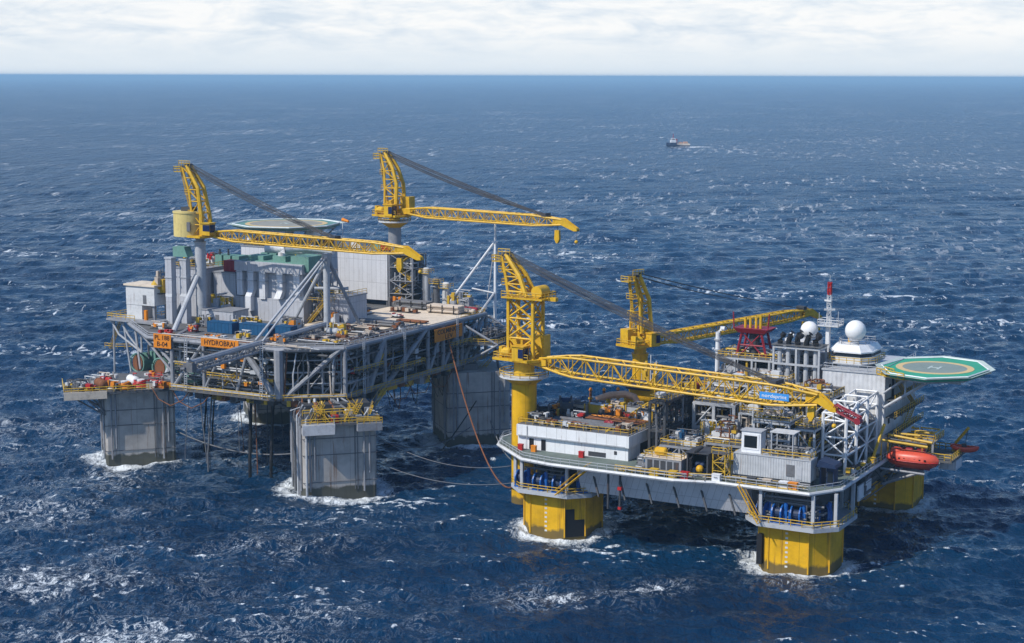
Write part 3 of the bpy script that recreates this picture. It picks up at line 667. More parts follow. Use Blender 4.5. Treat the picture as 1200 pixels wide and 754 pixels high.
# helideck of the grey platform
hc = (-1.0, 62.0); HR = 14.2
def octo(c, r, deg=0, s=(1, 1)): return [(c[0] + s[0] * r * math.cos(R(deg + 22.5 + 45 * k)), c[1] + s[1] * r * math.sin(R(deg + 22.5 + 45 * k))) for k in range(8)]
def ringm(c, r0, r1, z0, z1, n=48):
    vs = [];
    for rr, zz in ((r0, z0), (r1, z0), (r1, z1), (r0, z1)): vs += [(c[0] + rr * math.cos(2 * PI * k / n), c[1] + rr * math.sin(2 * PI * k / n), zz) for k in range(n)]
    fs = []
    for j in range(4):
        for k in range(n): fs.append((j * n + k, j * n + (k + 1) % n, ((j + 1) % 4) * n + (k + 1) % n, ((j + 1) % 4) * n + k))
    return Mesh().add(vs, fs)
def helideck(nm, lab, fr, c, r, z, rot, zsup, deckm, edgem, rc, supp, s=(1, 1)):
    t = T(nm, lab, 'helideck', fr, (c[0], c[1], zsup))
    P(t, 'deck_plate', Mesh().prism(octo(c, r, rot, s), z - .7, z), edgem)
    P(t, 'inner_deck', Mesh().cyl(c[0], c[1], z - .1, z + .03, rc, rc, 48), deckm)
    P(t, 'landing_circle', ringm(c, rc - .55, rc + .75, z - .05, z + .06), 'hyel')
    a = rot; h = Mesh()
    for k in (-1, 1): h.obox((c[0] + k * .9, c[1], z + .06), (.5, 3, .05))
    h.obox((c[0], c[1], z + .06), (1.4, .5, .05)); P(t, 'letter_h', h, 'net')
    o1 = octo(c, r, rot, s); o2 = octo(c, r + 1.5, rot, s); m = Mesh()
    m.add([(x, y, z - .25) for x, y in o1] + [(x, y, z + .15) for x, y in o2] + [(x, y, z + .05) for x, y in o2] + [(x, y, z - .35) for x, y in o1],
          [(k, (k + 1) % 8, 8 + (k + 1) % 8, 8 + k) for k in range(8)] + [(8 + k, 8 + (k + 1) % 8, 16 + (k + 1) % 8, 16 + k) for k in range(8)] + [(16 + k, 16 + (k + 1) % 8, 24 + (k + 1) % 8, 24 + k) for k in range(8)])
    P(t, 'safety_net', m, 'net')
    e = Mesh(); e.path(loop3(o1, z + .08), .14, 4); P(t, 'edge_line', e, 'white')
    P(t, 'support_truss', supp, 'lsteel')
    return t
sp = Mesh()
for k in range(8):
    x, y = octo(hc, 9.5)[k]; x2, y2 = octo(hc, 13.2)[k]
    sp.tube((min(max(x, -6.5), 7.2), min(max(y, 51), 68.5), 46), (x2, y2, 50.2), .22, 6); sp.tube((min(max(x, -6.5), 7.2), min(max(y, 51), 68.5), 46), (x, y, 50.2), .22, 6)
o = octo(hc, 13.2)
for k in range(8): sp.tube((*o[k], 50.1), (*o[(k + 1) % 8], 50.1), .22, 6)
helideck('helideck', 'mint edged octagonal helideck on top of the grey platform, mostly behind a crane boom', A, hc, HR, 51.0, 16, 46.0, 'hbrown', 'mint', 10.2, sp)
# white domes and tanks on the roofs
for lab, u, v, z, r in (('large white satellite dome on the roof in front of the grey platform helideck', 9.2, 60, 46.0, 2.0), ('smaller white satellite dome next to the large dome', 4.0, 56, 46.0, 1.3), ('small white satellite dome farthest from the large dome', .2, 55, 46.0, 1.2)):
    t = T('satellite_dome', lab, 'satellite dome', A, (u, v, z if u < 8 else 45), 'white domes below the grey platform helideck')
    z0 = 46.0 if u < 8 else 45.0
    P(t, 'dome', Mesh().sphere((u, v, z + 1.1 + r), r, 18, 10), 'radome', smooth=True); P(t, 'pedestal', Mesh().cyl(u, v, z0, z + 1.4, .5, .4, 10), 'lsteel')
roof_items = [('roof_cooler', 'white cooler box on the pale wall module roof nearest the big dome', 'cooler', 13, 64, 45, 'white'), ('roof_cooler', 'white long cooler in the middle of the pale wall module roof', 'cooler', 18, 64, 45, 'whited'), ('roof_cooler', 'mint green cooler near the back crane on the pale wall module roof', 'cooler', 24, 65, 45, 'mint'),
              ('roof_cooler', 'red roof machine under the back crane boom', 'cooler', 28, 63, 45, 'red')]
for nm, lab, cat, u, v, z, mt in roof_items:
    t = T(nm, lab, cat, A, (u, v, z)); P(t, 'body', Mesh().box(u, u + 3, v, v + 2.4, z + .3, z + 2.2), mt); P(t, 'skid', Mesh().box(u, u + 3, v + .2, v + .5, z, z + .3).box(u, u + 3, v + 1.9, v + 2.2, z, z + .3), 'dark')
    P(t, 'fan', Mesh().cyl(u + .8, v + 1.2, z + 2.2, z + 2.45, .6, .6, 12).cyl(u + 2.2, v + 1.2, z + 2.2, z + 2.45, .6, .6, 12), 'dark')
# windsock pole
t = T('windsock', 'small orange windsock on a pole beside the grey platform helideck', 'windsock', A, (13.6, 67, 45))
P(t, 'pole', Mesh().tube((13.6, 67, 45), (13.6, 67, 52.5), .09, 6), 'white'); P(t, 'sock', Mesh().path([(13.6, 67, 52.3), (15.8, 66.6, 51.9)], [.5, .3], 8), 'orange')
# stair tower
t = T('stair_tower', 'grey open steel stair tower beside the pale wall module', 'stair tower', A, (31.6, 61, 31))
m = Mesh().lattice((35.4, 64.5, 31), (35.4, 64.5, 44.6), 7, 6.6, 3.4, .2, .11, up=(0, 1, 0)); P(t, 'frame', m, 'steel')
m = Mesh()
for k in range(4): m.box(32, 39, 61.4, 67.6, 34.2 + 3.4 * k, 34.4 + 3.4 * k)
P(t, 'landing', m, 'grate')
m = Mesh()
for k in range(4): m.stair((33 if k % 2 else 38, 62.4, 31 + 3.4 * k), (38 if k % 2 else 33, 62.4, 34.4 + 3.4 * k), 1)
P(t, 'stairway', m, 'rail'); P(t, 'back_wall', Mesh().box(32.2, 38.6, 66, 67.4, 31, 44), 'mid')
P(t, 'equipment', Mesh().tangle(32, 39, 61.5, 66, 34, 44, 30, (.1, .25), random.Random(8)), 'lsteel')
# process columns beyond the stair tower
for lab, u, v, zt, mt in (('grey upright vessel beside the open stair tower', 41.4, 64, 41, 'lsteel'), ('dark upright vessel second from the open stair tower', 44.0, 64.5, 38.5, 'mid'), ('pale slim upright vessel farthest from the open stair tower', 46.6, 65, 37.4, 'whited')):
    t = T('process_column', lab, 'vessel', A, (u, v, 31), 'upright vessels behind the tan deck')
    P(t, 'shell', Mesh().tank((u, v, 32), (u, v, zt), .95), mt, smooth=True); P(t, 'skirt', Mesh().cyl(u, v, 31, 32, .8, .8, 12), 'mid')
    P(t, 'platform', Mesh().rail([(u - 1.4, v - 1.4, zt - 1), (u + 1.4, v - 1.4, zt - 1), (u + 1.4, v + 1.4, zt - 1)], 1.1, 1.4).box(u - 1.4, u + 1.4, v - 1.4, v - .9, zt - 1.1, zt - 1), 'rail')
    P(t, 'pipework', Mesh().tangle(u - 1.2, u + 1.2, v - 1.6, v + 1, 31.3, zt, 9, (.08, .18), random.Random(int(u))), 'steel')
# tubulars on the tan deck
def pipe_stack(lab, u0, u1, v, z, rows, r, mt, rz=0.0, grp='bundles of pipe on the tan deck'):
    t = T('pipe_bundle', lab, 'pipe bundle', A, (u0, v, z), grp)
    m = Mesh()
    for j in range(rows):
        for k in range(5 - (j % 2)):
            y = v + (k + .5 * (j % 2)) * 2.1 * r; zz = z + .25 + r + j * 1.8 * r
            m.tube((u0, y, zz), (u1, y + (u1 - u0) * math.tan(rz), zz), r, 8)
    P(t, 'pipes', m, mt, smooth=True)
    P(t, 'bearer', Mesh().box(u0 + .6, u0 + .9, v - .5, v + 10 * r, z, z + .25).box(u1 - .9, u1 - .6, v - .5, v + 10 * r + (u1 - u0) * math.tan(rz), z, z + .25), 'dark')
    s = Mesh()
    for u in (u0 + 1.2, (u0 + u1) / 2, u1 - 1.2): s.box(u - .1, u + .1, v - r - .1, v - r + .05, z, z + .3 + rows * 1.9 * r)
    P(t, 'strap', s, 'black')
pipe_stack('dark pipe bundle at the back of the tan deck nearest the stair tower', 37, 46, 56.5, 31.45, 3, .33, 'mid')
pipe_stack('pipe bundle at the back of the tan deck beside the white pole tower', 48, 57, 53.5, 31.45, 3, .33, 'buff')
pipe_stack('dark pipes lying along the front edge of the tan deck', 44, 56, 27.5, 31.45, 2, .3, 'mid')
pipe_stack('thin rusty pipes lying in the middle of the tan deck near its sign', 50, 58, 36, 31.45, 1, .2, 'rusty')
rnd = random.Random(4)
lumps = [('red_machinery', 'heap of red machinery behind the tan deck below the pale wall module', 'machinery', 27, 47, 31, 'red', 4.2, 2.6), ('red_machinery', 'low red machinery beside the foot of the A-shaped frame', 'machinery', 43.5, 20.6, 31, 'dred', 3.0, 1.6), ('yellow_machinery', 'yellow machinery between red heap and A-shaped frame', 'machinery', 34.5, 34, 31, 'rail', 3.2, 2.4),
         ('dark_machinery', 'dark machinery on the deck behind the pipe bundles', 'machinery', 41, 59.6, 31, 'dark', 3, 2.2), ('dred_machinery', 'dark red box heap at the foot of the white pole tower', 'machinery', 54.5, 63, 31, 'dred', 2.8, 1.5), ('buff_machinery', 'buff and rust coloured machinery at the sea end of the tan deck', 'machinery', 56, 58.5, 31, 'buff', 2.6, 1.4)]
for nm, lab, cat, u, v, z, mt, w_, h_ in lumps:
    t = T('deck_machine', lab, cat, A, (u, v, z))
    m = Mesh()
    for k in range(7):
        a, b = u + rnd.uniform(-w_, w_) * .7, v + rnd.uniform(-w_, w_) * .5; s_ = rnd.uniform(.5, 1.3)
        if k % 2: m.box(a - s_, a + s_, b - s_ * .7, b + s_ * .7, z, z + rnd.uniform(.5, 1) * h_)
        else: m.tank((a - s_, b, z + s_ * .6), (a + s_, b, z + s_ * .6), s_ * .6, 10)
    P(t, 'machine', m, mt)
    P(t, 'pipework', Mesh().tangle(u - w_, u + w_, v - w_ * .7, v + w_ * .7, z + .1, z + h_, 14, (.08, .18), rnd), rnd.choice(['mid', 'lsteel', 'rusty']))
# A-shaped frame, flare boom
t = T('a_frame', 'tall grey A-shaped steel frame standing at the root of the flare boom', 'frame', A, (42, 18.5, 31))
P(t, 'post', Mesh().path([(42, 18.5, 31), (42, 18.5, 48.2)], .8, 12), 'lsteel', smooth=True)
P(t, 'leg', Mesh().tube((46.6, 26, 31), (42.1, 18.8, 48), .42, 8), 'steel'); P(t, 'leg', Mesh().tube((29.2, 22.2, 31), (41.8, 18.6, 47.6), .42, 8), 'lsteel')
P(t, 'tie_beam', Mesh().tube((37.5, 20, 40.6), (45, 23, 40.6), .35, 8), 'lsteel'); P(t, 'head', Mesh().box(41.3, 42.7, 17.6, 19.4, 47.8, 49.2), 'lsteel')
P(t, 'stay', Mesh().tube((41.6, 18, 48.4), (42.0, -9.0, 32.4), .3, 8), 'lsteel'); P(t, 'stay', Mesh().tube((42.4, 18, 48.4), (43.9, -9.0, 32.4), .24, 8), 'lsteel')
t = T('flare_boom', 'long grey twin tube flare boom cantilevered from the A-shaped frame over the sea', 'flare boom', A, (42, 17, 31))
P(t, 'lattice', Mesh().lattice((42, 17.5, 31.9), (43.6, -33, 30.4), 1.9, 1.7, 3.0, .32, .12), 'steel')
P(t, 'hinge', Mesh().box(40.6, 43.4, 17.2, 18.0, 31.0, 33), 'mid')
P(t, 'flare_pipe', Mesh().path([(42.6, 17, 33.1), (44.2, -33.5, 31.6), (44.4, -35, 32.4)], .28, 8), 'lsteel', smooth=True)
P(t, 'burner_head', Mesh().path([(42.8, -33, 30.4), (43.0, -35.4, 30.2), (44.2, -35.6, 30.4)], .3, 8).box(42.6, 45, -34.4, -33, 29.4, 31.2), 'mid')
# white pole tower
t = T('pole_tower', 'tall slim white pole with slanting braces at the sea end of the tan deck', 'pole', A, (60.2, 66.5, 30))
P(t, 'pole', Mesh().path([(60.2, 66.5, 29), (60.2, 66.5, 53.4)], [.42, .3], 8), 'white')
P(t, 'brace', Mesh().tube((47, 63.6, 31), (60, 66.4, 48.6), .3, 8), 'white'); P(t, 'brace', Mesh().tube((56.4, 68.5, 31), (60, 66.6, 48), .16, 6), 'lsteel')
P(t, 'brace', Mesh().tube((60.2, 66.5, 36), (57, 58, 27), .3, 6), 'lsteel'); P(t, 'tie_beam', Mesh().tube((54, 65.5, 36.6), (60.2, 66.5, 35.6), .22, 6), 'whited')
P(t, 'base_bracket', Mesh().tube((60.2, 66.5, 29), (54, 66.8, 30.6), .4, 6).tube((60.2, 66.5, 29), (56, 63, 24), .3, 6), 'steel')
# dark structure by the far column
t = T('boat_landing', 'dark braced steel landing jutting out beneath the orange name board, over the far column', 'landing', A, (60, 50, 20))
P(t, 'deck', Mesh().prism([(60.8, 50), (69, 52), (67, 66), (57, 70.8), (60.8, 63)], 24.8, 25.2), 'grate')
P(t, 'frame', Mesh().tube((61, 50, 25), (61, 56, 30), .3).tube((69, 52, 25), (61, 50, 29.5), .3).tube((67, 66, 25), (61, 62, 30.5), .3).tube((69, 52, 25), (61, 51, 20.4), .35).tube((67, 66, 25), (61, 62, 20.4), .35), 'steel')
P(t, 'railing', Mesh().rail([(61, 50, 25.2), (69, 52, 25.2), (67, 66, 25.2), (57, 70.6, 25.2)], 1.1, 1.6, .07), 'rail')
P(t, 'pipework', Mesh().tangle(61.2, 67, 52, 64, 25.3, 29, 30, (.1, .25), random.Random(2)), 'mid')
P(t, 'winch', Mesh().tank((63, 55, 26.3), (65, 56, 26.3), .9).box(64, 66.4, 59, 62, 25.2, 27.4), 'dark')
# signs
def sign(lab, c, ax, w_, h_, lines, sz, rot):
    t = T('name_board', lab, 'sign', A, c)
    x, y, z = c
    b = Mesh()
    if ax == 'u': b.box(x - w_ / 2, x + w_ / 2, y - .08, y + .08, z - h_ / 2, z + h_ / 2)
    else: b.box(x - .08, x + .08, y - w_ / 2, y + w_ / 2, z - h_ / 2, z + h_ / 2)
    P(t, 'board', b, 'orange')
    f = Mesh()
    for k in (-.4, .4):
        if ax == 'u': f.box(x + k * w_ - .08, x + k * w_ + .08, y + .08, y + .5, z - h_ / 2, z + h_ / 2)
        else: f.box(x - .5, x - .08, y + k * w_ - .08, y + k * w_ + .08, z - h_ / 2, z + h_ / 2)
    P(t, 'bracket', f, 'mid')
    for i, (tx, dz, tw) in enumerate(lines):
        loc = (x, y - .1, z + dz) if ax == 'u' else (x + .1, y, z + dz)
        text_part(t, 'lettering', tx, sz, loc, (PI / 2, 0, 0) if ax == 'u' else (PI / 2, 0, PI / 2), 'ink', .03, tw)
sign('orange plate sign with two lines of black letters above the mint green drums', (17.0, -10.5, 30.6), 'u', 5.0, 3.2, [('PL 188', .72, 4.2), ('B-04', -.75, 3.0)], 1.5, 0)
sign('long orange strip sign with one line of black letters below the blue containers', (33.2, -10.4, 31.3), 'u', 10.4, 1.9, [('HYDROBRAJ', 0, 8.4)], 1.6, 0)
sign('orange name board with two lines of letters under the edge of the tan deck', (60.9, 42.1, 28.8), 'v', 13.0, 3.1, [('COLMINKEE', .6, 10.5), ('LEV', -.8, 3.4)], 1.6, 0)
# ================================================================== YELLOW PLATFORM
ps = T('yellow_platform', 'yellow and grey floating oil platform on four eight sided yellow columns', 'oil platform', S, (0, 0, 0))
SC = ((0, 0), (50, -.3), (50.4, 53), (0, 53))
for i, (cu, cv) in enumerate(SC):
    c = P(ps, 'column', Mesh().prism(chamf(cu, cv, 6.8, 3.0), -8, 9.0), 'ycol')
    P(c, 'draught_marks', Mesh().box(*(cu - 2.9, cu - 2.6, cv - 6.86, cv - 6.80, 1.2, 8)) if i < 0 else
      (lambda m: [m.box(cu - .6, cu - .1, cv - 6.85, cv - 6.802, .9 + .9 * k, 1.25 + .9 * k) for k in range(8)] and m)(Mesh()), 'whited')
    m = Mesh()
    for x, y in chamf(cu, cv, 6.86, 3.02): m.box(x - .12, x + .12, y - .12, y + .12, .2, 8.9)
    P(c, 'rubbing_strip', m, 'yellow')
    if i == 0:
        P(c, 'service_hatch', Mesh().obox((cu + 5.3, cv - 5.3, 1.9), (4.0, .2, 3.4), R(45)).obox((cu + 4.55, cv - 6.05, 4.7), (1.9, .2, 2.2), R(45)), 'black')
    if i == 1:
        P(c, 'service_hatch', Mesh().box(cu - 6.4, cu - 5.4, cv - 6.2, cv - 4.8, .6, 6.2), 'black')
    P(ps, 'column_head', Mesh().prism(chamf(cu, cv, 4.6, 2.0), 9.5, 15.2), 'dark')
    P(ps, 'machinery_deck', Mesh().prism(chamf(cu, cv, 9.0, 3.6), 8.6, 9.4), 'lsteel')
    rp = chamf(cu, cv, 8.9, 3.6)
    P(ps, 'railing', Mesh().rail(loop3(rp, 9.4), 1.15, 2, .08), 'rail')
    m = Mesh()
    for x, y in chamf(cu, cv, 8.2, 3.2): m.box(x - .3, x + .3, y - .3, y + .3, 9.4, 15.4)
    P(ps, 'deck_post', m, 'lsteel')
P(ps, 'deck_box', Mesh().prism([(7, -8.4), (41, -8.4), (50, 0), (50, 60), (0, 60), (0, 0)], 15.0, 15.4).prism([(7, -5.8), (42, -5.8), (42, 1), (7, 1)], 9.8, 15.0, [(7, -8.3), (42, -8.3), (42, 1), (7, 1)]), 'lclad')
P(ps, 'deck_box', Mesh().box(49, 55.5, 8, 45, 10.4, 15.0).box(-4, 3, 8, 45, 10.4, 15).box(7, 43, 50, 58, 10.4, 15.0), 'mid')
m = Mesh()
for k in range(6): m.obox((11 + 5.6 * k, -8.0, 12.5), (.3, .3, 6.4), 0, R(-27), R(-32))
P(ps, 'stiffener', m, 'dark')
MD = [(-17, 5.2), (-14.5, -1), (-4, -10.2), (3, -11.6), (29, -11.6), (36.5, -9.4), (54.5, -9.4), (58.4, -3), (58.4, 46), (52, 62), (-4, 62), (-12, 50)]
P(ps, 'main_deck', Mesh().prism(MD, 15.4, 16.0), 'deck')
P(ps, 'deck_edge', Mesh().path(loop3(MD, 15.75), .36, 6), 'whited')
P(ps, 'railing', Mesh().rail([(x, y, 16.0) for x, y in inset(MD, .3)] + [(inset(MD, .3)[0][0], inset(MD, .3)[0][1], 16.0)], 1.1, 2, .055), 'lsteel')
P(ps, 'railing', Mesh().rail([(16.6, -11, 16), (29, -11, 16), (36, -9, 16)], 1.15, 1.8, .08), 'rail')
P(ps, 'stairway', Mesh().stair((41.2, -10.0, 16), (45.4, -10.4, 9.5), 1.4), 'yellow'); P(ps, 'stairway', Mesh().stair((11, -10.4, 15.8), (3.5, -9.8, 9.5), 1.4), 'yellow')
P(ps, 'side_bracing', Mesh().tube((56, 8, 9.5), (57.5, 20, 15), .35).tube((57.5, 20, 15), (57, 30, 9.8), .35).tube((57, 30, 9.8), (57.5, 42, 15), .35).tube((50, 30, 8.5), (57, 20, 15), .3).tube((50, 46, 8), (57.6, 34, 15), .3), 'mid')
P(ps, 'hull_brace', Mesh().path([(50.4, 44, 6), (53, 26, 11.5)], .9, 10).path([(50.4, 44, 5), (47, 26, 11)], .8, 10), 'yellow', smooth=True)
P(ps, 'side_panel', Mesh().box(57.0, 57.3, 11, 19, 10.2, 13.2), 'white')
P(ps, 'pipework', Mesh().tangle(52, 58, 10, 44, 9.8, 14.9, 40, (.1, .3), random.Random(11)), 'mid')
P(ps, 'pipework', Mesh().tangle(-6, 7, -7.6, -5, 9.6, 15, 22, (.1, .25), random.Random(12)), 'mid'); P(ps, 'pipework', Mesh().tangle(43, 57, -8, -5, 9.6, 15, 24, (.1, .25), random.Random(13)), 'mid')
rs = Mesh()
for u in (14.5, 17): rs.path([(u, -9.5, 7.5 + u % 2), (u, -9.5, 15.3)], .24, 8)
P(ps, 'riser', rs, 'dark'); P(ps, 'riser_clamp', Mesh().box(16.6, 17.4, -9.9, -9.0, 12, 12.6).box(16.7, 17.3, -9.8, -9.1, 8.2, 8.7), 'red')
# blue mooring winches
def winch(lab, u, v, z):
    t = T('mooring_winch', lab, 'winch', S, (u, v, z), 'blue mooring winches below the deck corners')
    P(t, 'drum', Mesh().path([(u - .1, v, z + 1.7), (u + 1.3, v, z + 1.7)], .95, 14), 'navy')
    P(t, 'drum_flange', Mesh().path([(u - .35, v, z + 1.7), (u - .1, v, z + 1.7)], 1.6, 16).path([(u + 1.3, v, z + 1.7), (u + 1.55, v, z + 1.7)], 1.6, 16), 'blue')
    P(t, 'base_frame', Mesh().box(u - .6, u + 1.8, v - 1.2, v + 1.2, z, z + .3).yprism([(u - .7, z), (u - .4, z), (u - .35, z + 2.4), (u - .7, z + 2.4)], v - .8, v + .8), 'blue')
    P(t, 'motor', Mesh().box(u + 1.7, u + 2.4, v - .6, v + .6, z + .3, z + 2.2).tank((u + 2, v, z + 2.2), (u + 2, v, z + 3.6), .4, 10), 'blue')
    return t
w0 = winch('blue winch under the white store house, nearest the yellow crane pedestal', -6.4, -6.6, 9.4)
for lab, u, v, dz in (('second blue winch from the yellow crane pedestal under the white store house', -2.0, -7.4, 0), ('blue winch in the middle of the corner deck, beneath the white store house', 2.2, -7.4, .12), ('blue winch beside the foot of the yellow stair below the white store house', 6.2, -5.0, .5),
                      ('blue winch beside the yellow stair at the column below the navy shelter', 44.2, -6.2, -.15), ('second blue winch from the yellow stair, below the corrugated container', 47.4, -7.2, 0), ('third blue winch from the yellow stair, below the corrugated container', 50.8, -7.2, .1), ('blue winch at the outer cut corner below the navy shelter', 54.6, -4.2, .6)):
    dup(w0, S, (u, v, 9.4), lab, dz)
# white store house
t = T('store_house', 'long white flat roofed store house at the deck corner beside a yellow crane', 'house', S, (-9, -3, 16))
w = P(t, 'wall', Mesh().box(-9, 15.4, -2.6, 19, 16.0, 18.7), 'whitep')
P(t, 'upper_wall', Mesh().box(-9, 15.8, -3.2, 19.3, 18.7, 21.0), 'whitep')
P(t, 'roof', Mesh().box(-8.8, 15.6, -3.0, 19.1, 21.0, 21.15), 'mid')
for u in (-5.9, -3.2): P(w, 'door', Mesh().box(u - .5, u + .5, -2.66, -2.603, 16.1, 18.3), 'black')
P(w, 'door', Mesh().box(15.403, 15.5, 3.0, 8.5, 16.1, 20.6), 'black'); P(w, 'hatch', Mesh().box(6.8, 10.6, -2.66, -2.603, 16.2, 17.1), 'dark'); P(w, 'hatch', Mesh().box(12.4, 13.0, -2.66, -2.603, 17.0, 17.7), 'dark')
P(t, 'railing', Mesh().rail([(-8.7, 19, 21.15), (-8.7, -2.9, 21.15), (15.5, -2.9, 21.15), (15.5, 19, 21.15)], 1.1, 1.6, .055), 'rail')
P(t, 'gutter_pipe', Mesh().box(-8.6, 15, -3.3, -3.22, 18.75, 18.95).tube((-6.6, -3.3, 16), (-6.6, -3.3, 20.8), .08, 5), 'lsteel')
for lab, u, mt in (('red fire box at the foot of the white store house near its corner', -7.6, 'red'), ('orange box beside the doors of the white store house', -4.6, 'orange'), ('red box next to the low hatch of the white store house', 6.0, 'red')):
    t = T('fire_box', lab, 'box', S, (u, -4.2, 16)); P(t, 'body', Mesh().box(u - .5, u + .5, -4.4, -3.7, 16, 17.1), mt); P(t, 'lid', Mesh().box(u - .55, u + .55, -4.45, -3.65, 17.1, 17.25), mt)
Z = 21.15
# stores on the roof
rnd = random.Random(31)
t = T('pipe_rack', 'rack of long dark pipes lying along the front of the white store house roof', 'pipe rack', S, (-5, -1, Z))
m = Mesh();
for k in range(9): m.tube((-4 + rnd.random() * 6, -1.2 + .62 * k, Z + .6), (7 + rnd.random() * 7, -1.2 + .62 * k, Z + .6), rnd.uniform(.18, .34), 7)
P(t, 'pipes', m, 'mid', smooth=True); P(t, 'bearer', Mesh().box(-2, -1.6, -1.5, 4.4, Z, Z + .3).box(10, 10.4, -1.5, 4.4, Z, Z + .3), 'rail')
t = T('pipe_rack', 'rack of rust and orange bars behind the dark pipes on the store house roof', 'pipe rack', S, (2, 5.5, Z))
m = Mesh()
for k in range(5): m.tube((2, 5.6 + .5 * k, Z + .7), (14.6, 5.4 + .5 * k, Z + .7), .17, 6)
P(t, 'pipes', m, 'rusty', smooth=True); P(t, 'tubes', Mesh().tube((2, 8.4, Z + .7), (14.8, 8.2, Z + .7), .24, 6).tube((4, 9.2, Z + .7), (12, 9, Z + .7), .2, 6), 'orange'); P(t, 'bearer', Mesh().box(4, 4.4, 5, 9.6, Z, Z + .5).box(12, 12.4, 5, 9.6, Z, Z + .5), 'mid')
store = [('hose_reel', 'black hose reel heap on the store house roof closest to the crane pedestal', 'hose reel', -6.5, 3.5, 'black', 0), ('hose_reel', 'dark winch drum on the store house roof with an orange cover on it', 'hose reel', -4, 9, 'dark', 0), ('hose_reel', 'navy drum at the far edge of the store house roof', 'hose reel', -6.8, 14, 'navy', 0),
         ('cargo_basket', 'yellow cargo basket with pale lid in the middle of the store house roof', 'basket', 1.0, 14, 'rail', 1), ('cargo_basket', 'buff canvas covered basket beside the yellow basket', 'basket', -2.8, 12.5, 'buff', 1), ('cargo_basket', 'grey steel basket at the lattice side of the store house roof', 'basket', 8.6, 15.5, 'lsteel', 1), ('cargo_basket', 'white bin among baskets on the store house roof', 'basket', 12.6, 12.0, 'white', 1),
         ('orange_cover', 'orange tarpaulin bundle on the store house roof near the black reel', 'tarpaulin', -6.0, 8.5, 'orange', 2), ('orange_cover', 'small orange tarpaulin bundle beside the salmon hose', 'tarpaulin', -1.5, 17.6, 'orange', 2), ('orange_cover', 'red bundle among the pipes on the store house roof', 'tarpaulin', 8.4, 3.2, 'dred', 2), ('orange_cover', 'pale crumpled sheet at the inner edge of the store house roof', 'tarpaulin', 12.6, 16.4, 'buff', 2)]
for nm, lab, cat, u, v, mt, kd in store:
    nm = {0: 'hose_reel', 1: 'cargo_basket', 2: 'tarpaulin_bundle'}[kd]
    t = T(nm, lab, cat, S, (u, v, Z))
    if kd == 0:
        P(t, 'drum', Mesh().path([(u - .9, v - .4, Z + 1.5), (u + .9, v + .4, Z + 1.5)], 1.1, 14), mt); P(t, 'flange', Mesh().path([(u - 1.2, v - .53, Z + 1.5), (u - .9, v - .4, Z + 1.5)], 1.5, 14).path([(u + .9, v + .4, Z + 1.5), (u + 1.2, v + .53, Z + 1.5)], 1.5, 14), 'dark')
        P(t, 'stand', Mesh().box(u - 1.5, u - 1.1, v - 1.4, v + .6, Z, Z + 1.4).box(u + 1.1, u + 1.5, v - .6, v + 1.4, Z, Z + 1.4), 'rail' if mt == 'dark' else 'mid'); P(t, 'hose_end', Mesh().tangle(u - 2, u + 2, v - 1.5, v + 1.5, Z + .1, Z + 1.6, 7, (.1, .2), rnd), mt)
    elif kd == 1:
        P(t, 'body', Mesh().box(u - 1.7, u + 1.7, v - 1.1, v + 1.1, Z + .15, Z + 1.9), mt); P(t, 'lid', Mesh().obox((u, v, Z + 2.05), (3.5, 2.3, .16), 0, 0, R(3)), 'whited' if mt == 'rail' else 'mid')
        P(t, 'corner_post', Mesh().box(u - 1.85, u - 1.6, v - 1.25, v - 1.0, Z, Z + 2.3).box(u + 1.6, u + 1.85, v - 1.25, v - 1, Z, Z + 2.3).box(u + 1.6, u + 1.85, v + 1, v + 1.25, Z, Z + 2.3).box(u - 1.85, u - 1.6, v + 1, v + 1.25, Z, Z + 2.3), 'rail'); P(t, 'load', Mesh().tangle(u - 1.6, u + 1.6, v - 1, v + 1, Z + 1.9, Z + 2.9, 6, (.1, .2), rnd), 'mid')
    else:
        m = Mesh().sphere((u, v, Z + .4), 1.0, 12, 7, -.4, (1.3, .9, .8)); m.v = [(x + rnd.uniform(-.14, .14), y + rnd.uniform(-.14, .14), max(Z, z + rnd.uniform(-.1, .1))) for x, y, z in m.v]
        P(t, 'cover', m, mt); P(t, 'rope', Mesh().path([(u - 1.5, v, Z + .1), (u, v, Z + 1.3), (u + 1.5, v, Z + .1)], .07, 4), 'black')
t = T('salmon_hose', 'thick salmon pink hose arched over the far side of the store house roof', 'hose', S, (2, 20, Z))
P(t, 'hose', Mesh().path([(-1.5, 17.5, Z + 2.0), (1, 19, Z + 3.0), (4, 20.2, Z + 3.3), (6, 20.4, Z + 2.8), (7, 20, Z + 1.6), (7.2, 18.8, Z + .6)], .75, 10), 'salmon', smooth=True); P(t, 'stand', Mesh().box(.6, 1, 18, 19.8, Z - 5.15, Z + 2.3).box(4, 4.4, 19.4, 21, Z - 5.15, Z + 2.6), 'rail')
t = T('davit_frame', 'yellow inclined lifting frame at the lattice end of the store house roof', 'lifting frame', S, (10, 10, Z))
P(t, 'beam', Mesh().lattice((9.5, 10.5, Z + .4), (15.4, 18.5, Z + 5.2), 1.1, 1.1, 1.3, .14, .07), 'rail'); P(t, 'post', Mesh().tube((15, 18, Z), (15, 18, Z + 5), .25).tube((13.5, 18.6, Z), (15, 18, Z + 5), .15), 'rail')
